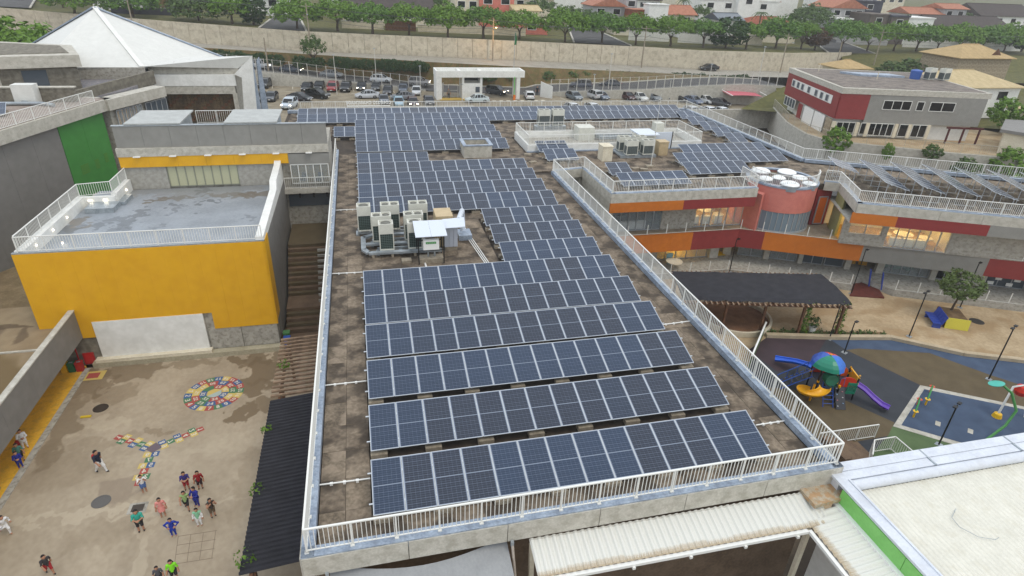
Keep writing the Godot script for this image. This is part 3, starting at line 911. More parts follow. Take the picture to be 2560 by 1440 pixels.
func build_panels() -> void:
	make_panel()
	var y := 8.35
	var L := "row of fourteen solar panels "
	for r in [[-14.71, "beside the front railing"], [-17.78, "second behind the front railing"], [-20.9, "third behind the front railing"], [-23.93, "fourth behind the front railing"], [-26.94, "fifth behind the front railing"], [-29.9, "just in front of the inverter shelter"]]:
		array(L + r[1], 14, V(-0.64, y, r[0]))
	for r in [[-32.75, "first beside the inverter shelter"], [-35.8, "second beside the inverter shelter"], [-38.85, "third beside the inverter shelter, behind white duct"]]:
		array("short row of six solar panels " + r[1], 6, V(7.83, y, r[0]))
	for r in [[-42.25, "directly behind the seven air conditioners"], [-45.25, "second behind the seven air conditioners"], [-48.2, "third behind the seven air conditioners"], [-51.25, "fourth behind the seven air conditioners"]]:
		array(L + r[1], 14, V(-0.74, y, r[0]))
	array("row of six solar panels ending beside the concrete hatch box", 6, V(-0.76, y, -54.25))
	for r in [[-58.7, "just behind the concrete hatch box"], [-61.65, "second behind the concrete hatch box"], [-64.55, "third behind the concrete hatch box"], [-67.7, "fourth behind the concrete hatch box"]]:
		array(L + r[1], 14, V(-0.84, y, r[0]))
	array("pair of solar panels at the end of the grey screen wall", 2, V(-3.0, y, -64.7))
	array("very long row of solar panels beside the parking lot railing", 45, V(-7.2, y, -73.9))
	array("very long row of solar panels, second from parking lot railing", 44, V(-7.05, y, -70.9))
	array("three solar panels standing against the white penthouse railing", 3, V(16.75, y, -57.1))
	array("three solar panels beside the head of the light well", 3, V(16.7, y, -54.1))
	for r in [[-70.1, "beside the penthouse end, nearest the parking lot railing", 38.9], [-67.0, "beside the penthouse end, second from parking lot railing", 38.65], [-64.2, "beside the penthouse end, third from parking lot railing", 38.75], [-61.4, "beside the penthouse end, fourth from parking lot railing", 38.8], [-58.7, "beside the penthouse end, fifth from parking lot railing", 38.85]]:
		array("two solar panels " + r[1], 2, V(r[2], y, r[0]))
	array("row of nine solar panels behind the white domes", 9, V(31.25, y, -54.5))
	array("row of eleven solar panels behind the white domes", 11, V(29.2, y, -51.5))
	array("row of six solar panels beside the white domes", 6, V(28.55, y, -48.4))
	array("pair of solar panels beside the thin roof mast", 2, V(21.2, y, -49.0))
	array("row of six solar panels at the railing above orange band", 6, V(21.05, y, -45.95))
	# steep rows on the long wing: they run across the wing
	var d := V(0.913, 0, 0.405)
	var across := V(-0.405, 0, 0.913)
	var names := ["first", "second", "third", "fourth", "fifth", "sixth", "seventh", "eighth"]
	for k in 8:
		var hi := V(42.71, 9.6, -48.49) + d * 2.75 * k
		var n := 7
		if k == 0: n = 3
		array("steep row of solar panels on the long wing, %s from the dome drum" % names[k], n, hi + across * 1.065 * n + d * 2.03 - Vector3.UP * 0.54, -across, 15.0)

# a window of panes: origin at the lower start corner, along, width, height, n panes; parts frame, pane, mullion
func window(parent: Node3D, o: Vector3, along: Vector3, w: float, h: float, n: int, glass: Material, frame: Material, out: Vector3, nm := "window") -> MeshInstance3D:
	var f := MB.new()
	var fw := 0.07
	f.bar(o, o + along * w, 0.1, fw, Vector3.UP)
	f.bar(o + V(0, h, 0), o + along * w + V(0, h, 0), 0.1, fw, Vector3.UP)
	for k in n + 1:
		var a := o + along * (w * k / n)
		f.box(a + V(0, h / 2, 0), V(fw, h, 0.1), Basis(along, Vector3.UP, out))
	var win := pw(parent, nm, f, frame)
	for k in n:
		var g := MB.new()
		var a := o + along * (w * (k + 0.5) / n) + V(0, h / 2, 0) - out * 0.01
		g.box(a, V(w / n - fw, h - fw, 0.015), Basis(along, Vector3.UP, out))
		pw(win, "pane", g, glass)
	return win

func wall_lamp(at: Vector3, label: String, e := 0.4) -> void:
	var b := MB.new()
	b.lathe([V2(0.001, -0.07), V2(0.05, -0.04), V2(0.065, 0), V2(0.05, 0.04), V2(0.001, 0.07)], at, 8)
	one("wall_lamp", label, "lamp", b, mats.lamp_white, at, "round lamps on the roof deck upstand")
	if e > 0: lamp(at + V(0.16, 0, 0.0), Color(1, 0.93, 0.8), e, 0.06)

func build_left_buildings() -> void:
	# ---------------- yellow hall
	var t := thing("yellow_hall", "box shaped hall with yellow cladding and a flat grey roof deck", "building", V(-14, 0, -45))
	var b := MB.new()
	# front cladding in upright sheets, cut round the white shutter
	var n := 14
	for k in n:
		var x0 := -20.95 + 14.2 * k / n
		var x1 := -20.95 + 14.2 * (k + 1) / n
		var lo := 2.0
		if x1 < -17.9: lo = 2.1
		elif x0 < -11.3: lo = 3.25
		b = MB.new()
		b.bb(x0 + 0.0015, lo, -38.86, x1 - 0.0015, 8.2, -38.7)
		pw(t, "cladding_sheet", b, mats.yellow_clad)
	b = MB.new()
	b.bb(-6.9, 2.2, -40.2, -6.75, 8.2, -38.7)
	pw(t, "cladding_return", b, mats.yellow_clad)
	b = MB.new()
	b.bb(-6.95, 0.3, -53.2, -6.77, 8.0, -40.2)
	pw(t, "grey_side_wall", b, mats.grey_clad_dark)
	b = MB.new()
	b.bb(-20.9, 0.0, -52.0, -6.95, 7.5, -38.87)
	pw(t, "wall", b, G("concrete_wall"))
	b = MB.new()
	b.bb(-11.25, 0.4, -38.9, -6.85, 2.0, -38.74)
	pw(t, "base_wall", b, mats.concrete_wall)
	b = MB.new()
	b.bb(-9.2, 0.4, -38.8, -9.16, 2.0, -38.72)
	pw(t, "joint", b, mats.block_wall)
	# white shutter in panels
	for k in 4:
		b = MB.new()
		b.bb(-17.95 + k * 1.645, 0.56, -38.82, -17.95 + (k + 1) * 1.645, 3.25, -38.66)
		pw(t, "shutter_panel", b, mats.white_wall)
	b = MB.new()
	b.bb(-18.3, 0.35, -38.75, -11.2, 0.56, -38.3)
	pw(t, "shutter_sill", b, mats.cream_wall)
	b = MB.new()
	b.bb(-18.5, -0.2, -38.9, -6.6, 0.36, -38.25)
	pw(t, "plinth", b, G("plinth", Color(0.6, 0.57, 0.48), Color(0.7, 0.67, 0.58), 4, 0.9, 65))
	b = MB.new()
	b.bb(-20.6, 0, -38.9, -17.96, 2.1, -38.76)
	pw(t, "corner_wall", b, mats.block_wall)
	# deck with water marks
	var dr := Rect2(-20.6, -52.0, 13.8, 13.4)
	var dk := Color(0.4, 0.42, 0.44)
	var mu := Color(0.43, 0.4, 0.36)
	var blobs := [[-16.0, -49.3, 0.9, 0.4, mu, 0.8], [-14.4, -49.7, 1.5, 0.5, mu, 0.55], [-13.0, -51.3, 0.5, 0.8, dk, 0.7], [-10.6, -49.9, 2.0, 0.6, mu, 0.6], [-8.7, -49.8, 1.3, 0.55, mu, 0.75], [-11.5, -48.4, 0.6, 0.3, dk, 0.8], [-12.6, -48.3, 0.4, 0.3, dk, 0.8],
		[-16.2, -46.5, 0.5, 1.4, dk, 0.7], [-14.6, -48.0, 0.5, 0.3, dk, 0.7], [-13.9, -47.0, 0.35, 1.0, dk, 0.55], [-16.5, -44.9, 0.5, 1.2, dk, 0.65], [-17.6, -45.6, 0.8, 0.35, dk, 0.6], [-16.7, -43.7, 0.8, 0.5, dk, 0.6], [-18.4, -44.5, 0.7, 0.7, dk, 0.7], [-14.3, -43.6, 0.3, 0.9, dk, 0.4], [-12.3, -45.8, 0.4, 0.2, dk, 0.7], [-8.6, -44.6, 0.4, 0.4, dk, 0.5], [-19.9, -44.9, 0.8, 1.4, mu, 0.7], [-20.2, -43.6, 0.8, 1.0, dk, 0.7], [-14, -51.5, 6, 1.2, Color(0.48, 0.47, 0.45), 0.4], [-15.4, -42.2, 2, 0.5, Color(0.55, 0.58, 0.61), 0.5]]
	var dm := painted("deck_paint", dr, 560, 560, Color(0.52, 0.545, 0.57), Color(0.6, 0.625, 0.655), blobs, 71, 0.5)
	b = MB.new()
	b.sheet([V2(-20.6, -38.85), V2(-20.6, -52), V2(-6.95, -52), V2(-6.95, -38.85)], 7.62, dr)
	pw(t, "roof_deck", b, dm)
	b = MB.new()
	b.bb(-20.95, 7.5, -38.9, -6.77, 8.28, -38.72)
	pw(t, "front_coping", b, G("galvanized"))
	b = MB.new()
	b.bb(-20.85, 7.5, -48.4, -20.35, 8.35, -38.9)
	b.bb(-20.85, 7.5, -48.7, -18.3, 8.35, -48.4)
	b.bb(-18.6, 7.5, -52, -18.2, 8.5, -48.7)
	pw(t, "white_upstand", b, mats.white_wall)
	b = MB.new()
	b.bb(-19.9, 7.5, -48.4, -18.0, 7.98, -46.9)
	b.bb(-18.2, 7.5, -50.2, -17.7, 7.9, -48.4)
	pw(t, "deck_step", b, mats.galvanized)
	b = MB.new()
	b.ext([V2(0, 7.5), V2(0, 8.5), V2(8.6, 8.75), V2(9.2, 9.3), V2(12.6, 9.5), V2(14.4, 10.2), V2(14.4, 7.5)], Transform3D(Basis(V(0, 0, -1), Vector3.UP, V(1, 0, 0)), V(-7.3, 0, -38.8)), 0.5)
	pw(t, "white_parapet", b, mats.white_wall)
	for q in [[-20.34, 8.05, -40.4], [-20.34, 8.05, -42.9], [-20.34, 8.05, -45.2], [-20.0, 8.1, -48.35], [-19.0, 8.1, -48.35], [-18.15, 8.1, -50.6]]:
		wall_lamp(V(q[0], q[1], q[2]), "small round white lamp on the roof deck upstand", 0.01)
	wall_lamp(V(-19.3, 7.75, -41.3), "small round lamp standing on the roof deck floor", 0.01)
	railing("white railing above the yellow wall of the hall", [V(-20.62, 8.29, -38.82), V(-6.9, 8.29, -38.82)], {"h": 0.98, "step": 1.5, "single": true, "gap": 0.15})
	railing("white railing along the lamp lit upstand of the hall deck", [V(-20.62, 8.36, -38.9), V(-20.6, 8.36, -48.55), V(-18.4, 8.5, -48.55), V(-18.4, 8.5, -51.9)], {"h": 0.95, "step": 1.6, "gap": 0.15})
	# ---------------- block with the orange strip
	t = thing("strip_window_block", "concrete block with an orange band and a tall grey screen", "building", V(-10.5, 0, -58))
	b = MB.new()
	b.bb(-18.3, 0, -58, -2.95, 10.9, -52.3)
	pw(t, "wall", b, mats.concrete_wall)
	b = MB.new()
	b.bb(-18.4, 7.6, -52.3, -15.5, 9.45, -52.08)
	pw(t, "block_infill", b, G("pale_block", Color(0.58, 0.57, 0.54), Color(0.68, 0.67, 0.64), 1.2, 0.95, 66, {"fine": 0.25}))
	b = MB.new()
	b.bb(-10.2, 7.6, -52.3, -7.2, 9.45, -52.08)
	pw(t, "block_infill", b, mats.pale_block)
	for k in 6:
		b = MB.new()
		b.bb(-18.6 + k * 2.07, 9.45, -52.3, -18.6 + (k + 1) * 2.07 - 0.01, 10.3, -51.9)
		pw(t, "orange_band", b, mats.yellow_clad)
	b = MB.new()
	b.bb(-6.17, 9.35, -52.3, -2.95, 10.22, -51.9)
	pw(t, "grey_band", b, mats.grey_clad)
	b = MB.new()
	b.bb(-18.65, 10.3, -52.5, -2.95, 10.95, -51.85)
	pw(t, "beam", b, mats.concrete)
	for k in 8:
		b = MB.new()
		b.bb(-18.55 + k * 1.95, 10.95, -52.25, -18.55 + (k + 1) * 1.95 - 0.015, 12.62, -52.05)
		pw(t, "screen_panel", b, mats.grey_clad)
	b = MB.new()
	b.bb(-18.62, 12.62, -52.32, -2.95, 12.68, -52.0)
	pw(t, "screen_cap", b, mats.galvanized)
	for k in 6:
		var x := -17.5 + k * 2.55
		b = MB.new()
		b.bb(x, 10.3, -51.85, x + 0.5, 10.36, -51.6)
		pw(t, "strip_lamp", b, mats.white_paint)
	window(t, V(-15.45, 7.75, -52.2), V(1, 0, 0), 5.2, 1.65, 8, P("frosted", Color(0.72, 0.72, 0.6), 0.35), P("frosted_frame", Color(0.55, 0.56, 0.5), 0.5), V(0, 0, 1))
	# warm lit corridor at the end of the block
	b = MB.new()
	b.bb(-6.2, 7.6, -52.28, -3.1, 9.35, -52.25)
	pw(t, "lit_recess", b, P("ochre", Color(0.55, 0.45, 0.2), 0.8))
	window(t, V(-6.1, 7.7, -51.95), V(1, 0, 0), 3.0, 1.6, 5, mats.clear_glass, mats.rail_white, V(0, 0, 1))
	for x in [-5.2, -3.9]:
		b = MB.new()
		b.box(V(x, 8.0, -52.1), V(0.7, 0.3, 0.2))
		b.box(V(x + 0.1, 8.35, -52.12), V(0.4, 0.4, 0.12))
		pw(t, "seat_behind_glass", b, P("seat_dark", Color(0.2, 0.19, 0.2), 0.7))
	for k in 2:
		var x: float = [-17.6, -10.5][k]
		b = MB.new()
		b.ext([V2(0, 0), V2(4.3, 0), V2(4.3, 1.72), V2(0, 1.72)], Transform3D(Basis(V(0, 0, -1), Vector3.UP, V(1, 0, 0)), V(x, 10.9, -52.4)), 3.6)
		pw(t, "grey_hatch", b, mats.galvanized)
		b = MB.new()
		b.bb(x - 0.15, 12.7, -56.9, x + 3.8, 12.8, -52.1)
		pw(t, "hatch_lid", b, G("lid", Color(0.62, 0.63, 0.62), Color(0.7, 0.71, 0.7), 3, 0.6, 67))
	railing("white railing between two grey hatch boxes", [V(-13.8, 11.5, -57.5), V(-10.6, 11.5, -57.5)], {"h": 1.1, "gap": 0.16})
	railing("white railing across the corridor above the stepped passage", [V(-6.7, 7.3, -51.7), V(-3.0, 7.3, -51.7)], {"h": 0.95, "single": true, "gap": 0.15})
	b = MB.new()
	b.bb(-6.8, 6.9, -53.5, -2.9, 7.3, -51.6)
	var bridge := one("bridge_slab", "concrete bridge slab below the corridor railing", "bridge", b, mats.concrete, V(-4.8, 6.9, -52.5))
	for x in [-5.6, -4.5, -3.4]:
		b = MB.new()
		b.box(V(x, 6.75, -51.55), V(0.16, 0.35, 0.2))
		pw(bridge, "bracket", b, mats.black_metal)
	b = MB.new()
	b.bb(-6.6, 5.6, -52.28, -3.0, 6.6, -52.2)
	pw(t, "strip_window", b, mats.glass_mid)
	# ---------------- stepped passage
	t = thing("outdoor_stairs", "wide brown concrete stairs between yellow hall and panel roof", "stairs", V(-5, 0, -44))
	var sy := 0.0
	var sz := -40.6
	b = MB.new()
	for k in 16:
		b = MB.new()
		var land := 1.6 if k == 4 else (0.0)
		b.bb(-6.6, -0.3, sz - 12.0 + k * 0.5, -2.9, sy + 0.25, sz)
		pw(t, "step", b, mats.rubber_brown if k % 2 else G("step_brown", Color(0.36, 0.29, 0.23), Color(0.46, 0.38, 0.3), 3, 0.9, 68))
		sy += 0.25
		sz -= 0.36 + land
	for k in 14:
		b = MB.new()
		b.bb(-4.3, 0.12 + k * 0.28, -41.2 - k * 0.42, -3.1, 0.3 + k * 0.28, -41.05 - k * 0.42)
		pw(t, "small_step_edge", b, mats.concrete_wall)
	b = MB.new()
	b.bb(-6.6, -0.2, -40.5, -2.9, 0.0, -38.0)
	pw(t, "landing", b, G("step_brown"))
	# ---------------- grey and green building
	t = thing("grey_green_building", "tall grey clad building with a bright green corner", "building", V(-32, 1.9, -62))
	var A := V2(-27.21, -54.08)
	var D := Vector2(-23.86 + 27.21, -65.66 + 54.08).normalized()
	var N := Vector2(-D.y, D.x) * -1.0
	if N.x > 0: N = -N
	var at := func(s: float, off: float) -> Vector2: return A + D * s + N * off
	b = MB.new()
	b.prism([at.call(-45, 0.1), at.call(12.0, 0.1), at.call(12.0, 26), at.call(-45, 26)], 1.5, 11.0)
	pw(t, "wall", b, mats.concrete_wall)
	for k in 17:
		var s0 := -45.0 + k * 3.0
		b = MB.new()
		b.prism([at.call(s0, -0.05), at.call(s0 + 2.985, -0.05), at.call(s0 + 2.985, 0.1), at.call(s0, 0.1)], 1.6, 11.0)
		pw(t, "grey_cladding", b, mats.grey_clad_dark)
	for k in 2:
		b = MB.new()
		b.prism([at.call(6.05 + k * 2.95, -0.07), at.call(6.05 + (k + 1) * 2.95 - 0.01, -0.07), at.call(6.05 + (k + 1) * 2.95 - 0.01, 0.1), at.call(6.05 + k * 2.95, 0.1)], 2.0, 11.0)
		pw(t, "green_cladding", b, mats.green_clad)
	for q in [[7.3, 6.3, 1.0], [9.2, 6.3, 0.55], [10.6, 6.5, 0.5]]:
		for r in 5:
			b = MB.new()
			var p0: Vector2 = at.call(q[0], -0.085)
			var p1: Vector2 = at.call(q[0] + q[2], -0.085)
			b.bar(V(p0.x, q[1] + r * 0.18, p0.y), V(p1.x, q[1] + r * 0.18, p1.y), 0.02, 0.07)
			pw(t, "vent_slot", b, P("vent_lime", Color(0.34, 0.5, 0.16), 0.6))
	b = MB.new()
	b.prism([at.call(-45, -0.5), at.call(13.2, -0.5), at.call(13.2, 26), at.call(-45, 26)], 11.0, 12.0)
	pw(t, "roof_edge", b, mats.concrete)
	b = MB.new()
	b.prism([at.call(-45, -0.2), at.call(12.5, -0.2), at.call(12.5, 26), at.call(-45, 26)], 12.0, 12.05)
	pw(t, "roof", b, G("pink_roof", Color(0.5, 0.45, 0.42), Color(0.64, 0.59, 0.55), 5, 0.95, 69))
	var rail_pts := []
	for s in [-20.0, -8.0, 0.0, 11.2]:
		var p: Vector2 = at.call(s, -0.2)
		rail_pts.append(V(p.x, 12.0, p.y))
	railing("white railing on the roof edge of the green cornered building", rail_pts, {"h": 1.0, "step": 1.8, "gap": 0.16})
	var pm := V(-29.6, 12.3, -59.0)
	array_on(pm)
	# plant room on that roof, white tank box, brick wall
	b = MB.new()
	b.bb(-40, 12.0, -64.8, -25.2, 13.3, -64.4)
	var bw := one("roof_brick_wall", "long rough block wall across the grey building roof", "wall", b, mats.block_wall, V(-32, 12, -64.6))
	b = MB.new()
	b.bb(-40, 13.3, -64.9, -25.1, 13.4, -64.3)
	pw(bw, "wall_cap", b, mats.concrete)
	b = MB.new()
	b.bb(-29.6, 12.05, -64.35, -27.9, 13.75, -63.3)
	var tank := one("white_duct_box", "white painted duct box against the block wall", "duct", b, mats.white_sheet, V(-28.7, 12.05, -63.8))
	b = MB.new()
	b.bb(-29.0, 12.2, -63.3, -28.6, 12.45, -63.1)
	pw(tank, "outlet", b, mats.galvanized)
	b = MB.new()
	b.tube([V(-40, 12.25, -63.0), V(-27.5, 12.25, -63.0), V(-26.2, 12.25, -62.2)], 0.16, 8)
	one("roof_pipe", "grey pipe lying along the block wall on roof", "pipe", b, mats.galvanized, V(-33, 12.1, -63))
	# ---------------- old concrete building behind
	t = thing("concrete_tower_block", "raw concrete building with a pale roof beam and blocked window", "building", V(-34, 2, -73))
	b = MB.new()
	b.prism([V2(-27.5, -72.5), V2(-50, -66), V2(-52, -86), V2(-30.8, -79.6)], 2, 14.0)
	pw(t, "wall", b, mats.block_wall)
	b = MB.new()
	b.prism([V2(-26.9, -72.2), V2(-50, -65.3), V2(-52.5, -87), V2(-30.2, -79.9)], 14.0, 15.1)
	pw(t, "roof_beam", b, mats.concrete)
	b = MB.new()
	b.prism([V2(-28.2, -73.4), V2(-49, -67.0), V2(-51, -85), V2(-31, -79)], 15.1, 15.16)
	pw(t, "roof", b, mats.block_wall)
	var e := (V2(-50, -66) - V2(-27.5, -72.5)).normalized()
	for q in [[2.6, 2.0, 12.3, 1.7, mats.glass_mid, "blocked_window"], [6.4, 0.5, 12.0, 2.0, mats.concrete, "pilaster"]]:
		b = MB.new()
		var p0: Vector2 = V2(-27.5, -72.5) + e * q[0]
		b.bar(V(p0.x, q[2], p0.y + 0.03), V(p0.x + e.x * q[1], q[2], p0.y + e.y * q[1] + 0.03), 0.1, q[3] + 1.2)
		pw(t, q[5], b, q[4])
	# ---------------- white pyramid roof and its wing
	t = thing("pyramid_chapel", "chapel with a white pyramid roof and folded white wing", "building", V(-26, 2, -86))
	var p1 := V(-33.5, 13, -78.3)
	var p2 := V(-23.4, 13, -78.7)
	var ap := V(-30.6, 18.1, -90.5)
	var p3 := V(-16.8, 12.0, -92.5)
	var p4 := V(-42.5, 12.6, -99)
	for f in [["roof_face", p1, p2, ap], ["roof_face", p2, p3, ap], ["roof_face", p4, p1, ap], ["roof_face", p3, p4, ap]]:
		b = MB.new()
		b.tri(f[1], f[2], f[3])
		var nn: Vector3 = (f[2] - f[1]).cross(f[3] - f[1]).normalized()
		b.tri(f[1] - nn * 0.15, f[3] - nn * 0.15, f[2] - nn * 0.15)
		pw(t, f[0], b, mats.white_sheet)
	for f in [["ridge_cap", p2, ap, mats.white_wall, 0.5], ["edge_gutter", p3, ap, mats.coping, 0.6], ["edge_gutter", p4, ap, mats.coping, 0.6]]:
		b = MB.new()
		b.bar(f[1] + V(0, 0.05, 0), f[2] + V(0, 0.1, 0), f[4], 0.14)
		pw(t, f[0], b, f[3])
	b = MB.new()
	b.prism([V2(-34, -82.0), V2(-14.6, -82.0), V2(-14.6, -95), V2(-40, -98)], 2, 12.0)
	pw(t, "wall", b, mats.concrete_wall)
	b = MB.new()
	b.bb(-33.4, 11.6, -78.85, -23.2, 13.0, -78.6)
	pw(t, "eaves_wall", b, mats.concrete_wall)
	b = MB.new()
	b.prism([V2(-26.3, -66.5), V2(-23.4, -72), V2(-23, -78.6), V2(-34, -78.6), V2(-33, -70)], 11.3, 11.75)
	pw(t, "flat_roof", b, G("flat_grey", Color(0.42, 0.42, 0.45), Color(0.54, 0.53, 0.55), 3, 0.9, 70, {"stain": Color(0.66, 0.62, 0.57), "at": 0.56, "patch": 0.03}))
	b = MB.new()
	b.bar(V(-26.0, 12.0, -66.3), V(-22.4, 12.0, -78.4), 0.3, 1.4)
	pw(t, "block_parapet", b, mats.block_wall)
	# white fascia front
	b = MB.new()
	b.bb(-22.9, 10.78, -80.2, -14.2, 12.05, -79.9)
	pw(t, "white_fascia", b, mats.white_wall)
	b = MB.new()
	b.bb(-22.9, 9.86, -80.3, -14.4, 10.78, -79.95)
	pw(t, "lintel", b, mats.concrete)
	b = MB.new()
	b.bb(-22.8, 2, -80.3, -22.15, 9.86, -79.95); b.bb(-14.75, 2, -80.3, -14.3, 9.86, -79.95)
	pw(t, "column", b, mats.concrete)
	b = MB.new()
	b.bb(-23.3, 12.05, -80.5, -13.75, 12.95, -80.3)
	pw(t, "roof_parapet", b, mats.concrete)
	b = MB.new()
	b.bb(-22.6, 11.9, -88, -13.8, 11.98, -80.2)
	pw(t, "wing_flat_roof", b, mats.concrete)
	for k in 4:
		b = MB.new()
		b.bar(V(-21.4 + k * 2.0, 12.05, -80.3), V(-21.0 + k * 2.0, 13.0, -82.5), 0.15, 0.15)
		pw(t, "brace", b, mats.concrete_wall)
	# folded wing: from the pyramid foot to the high tip
	b = MB.new()
	b.quad(p2 + V(0, 0.02, -0.4), V(-13.7, 12.7, -80.25), V(-11.9, 14.1, -80.2), V(-17.5, 13.2, -86))
	b.tri(V(-17.5, 13.2, -86), V(-11.9, 14.1, -80.2), V(-13, 12.5, -87))
	b.quad(p2 + V(0, 0.02, -0.4), V(-17.5, 13.2, -86), V(-17.2, 13.0, -88), V(-20.5, 13.2, -86))
	pw(t, "folded_roof", b, mats.white_sheet)
	b = MB.new()
	b.ext([V2(-14.3, 2), V2(-13.4, 11.75), V2(-14.2, 12.1), V2(-11.95, 14.15), V2(-12.7, 2)], Transform3D(Basis(), V(0, 0, -80.0)), 0.3)
	pw(t, "white_fin", b, mats.white_wall)
	for q in [[-12.9, -12.2, -80.6], [-12.3, -11.5, -81.8]]:
		b = MB.new()
		b.ext([V2(q[0], 2), V2(q[0] + 0.5, 13.2), V2(q[0] + 0.9, 13.7), V2(q[1] + 0.5, 2)], Transform3D(Basis(V(0.8, 0, -0.6), Vector3.UP, V(0.6, 0, 0.8)), V(q[0] * 0.2, 0, q[2] + q[0] * 0.6)), 0.12)
		pw(t, "grey_fin", b, mats.coping)
	# pierced block screen in the opening
	b = MB.new()
	b.bb(-22.1, 6.5, -81.9, -14.8, 9.86, -81.8)
	pw(t, "screen_backing", b, mats.concrete_wall)
	var blk := boxm(V(0.38, 0.33, 0.14))
	var org := t.position
	for i in 18:
		for j in 9:
			pl(t, "screen_block", blk, G("screen_brown", Color(0.27, 0.22, 0.16), Color(0.42, 0.35, 0.25), 3, 0.9, 105) if (i * 7 + j * 3) % 5 else mats.timber, V(-21.85 + i * 0.405, 6.75 + j * 0.35, -80.6) - org)
	# shelves glowing behind the slit windows beside the green corner
	t = thing("corridor_gallery", "glazed gallery with warm lit shelves behind the green corner", "building", V(-21, 2, -70))
	b = MB.new()
	b.prism([V2(-23.4, -66.2), V2(-20.4, -72.8), V2(-22.9, -79), V2(-27, -67)], 2, 11.0)
	pw(t, "wall", b, mats.concrete_wall)
	var g0 := V(-23.3, 1.0, -66.4)
	var gd := V(2.9, 0, -6.4).normalized()
	var go := V(0.91, 0, 0.41).normalized()
	for k in 6:
		b = MB.new()
		b.box(g0 + gd * (0.6 + k * 0.5) + V(0, 8.6, 0) + go * 0.06, V(0.3, 2.2, 0.08), Basis(gd, Vector3.UP, go))
		pw(t, "lit_shelf", b, P("warm_panel", Color(0.8, 0.6, 0.26), 0.7))
	window(t, g0 + gd * 0.3 + V(0, 7.5, 0) + go * 0.2, gd, 3.3, 2.3, 6, mats.clear_glass, mats.mull_grey, go)
	window(t, g0 + gd * 4.2 + V(0, 7.5, 0) + go * 0.2, gd, 3.0, 2.3, 4, mats.glass_mid, mats.mull_grey, go)
	b = MB.new()
	b.bar(g0 + V(-0.2, 10.5, 0) - gd * 0.6, g0 + gd * 7.2 + V(-0.2, 10.5, 0), 1.4, 1.0)
	pw(t, "roof_edge", b, mats.concrete)

func array_on(p: Vector3) -> void:
	if panel_frame == null: make_panel()
	var t := thing("solar_array", "four solar panels on the roof of the green cornered building", "solar panels", V(p.x, 12.05, p.z))
	var bs := Basis(Vector3.UP, 0.3) * Basis(V(1, 0, 0), deg_to_rad(15))
	for k in 4:
		var f := pl(t, "solar_panel", panel_frame, mats.frame_alu, Basis(Vector3.UP, 0.3) * V(-2.6 + k * 1.065, 0.55, 0), bs)
		pl(f, "cell_sheet", panel_glass, mats["cells_%d" % (k % 3)])
	for k in 3:
		pl(t, "ballast_block", boxm(V(0.5, 0.25, 1.8)), mats.ballast, Basis(Vector3.UP, 0.3) * V(-2.4 + k * 1.5, 0.13, 0))

func disc(b: MB, o: Vector3, r: float, th: float, seg := 16) -> void:
	b.lathe([V2(0.001, 0), V2(r, 0), V2(r, th), V2(0.001, th)], o, seg)

# a band of cladding sheets between p and q (x, z), from y0 to y1
func band(t: Node3D, nm: String, p: Vector2, q: Vector2, y0: float, y1: float, m: Material, th := 0.12, step := 2.4) -> void:
	var n := maxi(1, int(round((q - p).length() / step)))
	var d := (q - p).normalized()
	for k in n:
		var a := p.lerp(q, float(k) / n) + d * 0.003
		var c := p.lerp(q, float(k + 1) / n) - d * 0.003
		var b := MB.new()
		b.bar(V(a.x, (y0 + y1) / 2, a.y), V(c.x, (y0 + y1) / 2, c.y), th, y1 - y0)
		pw(t, nm, b, m)

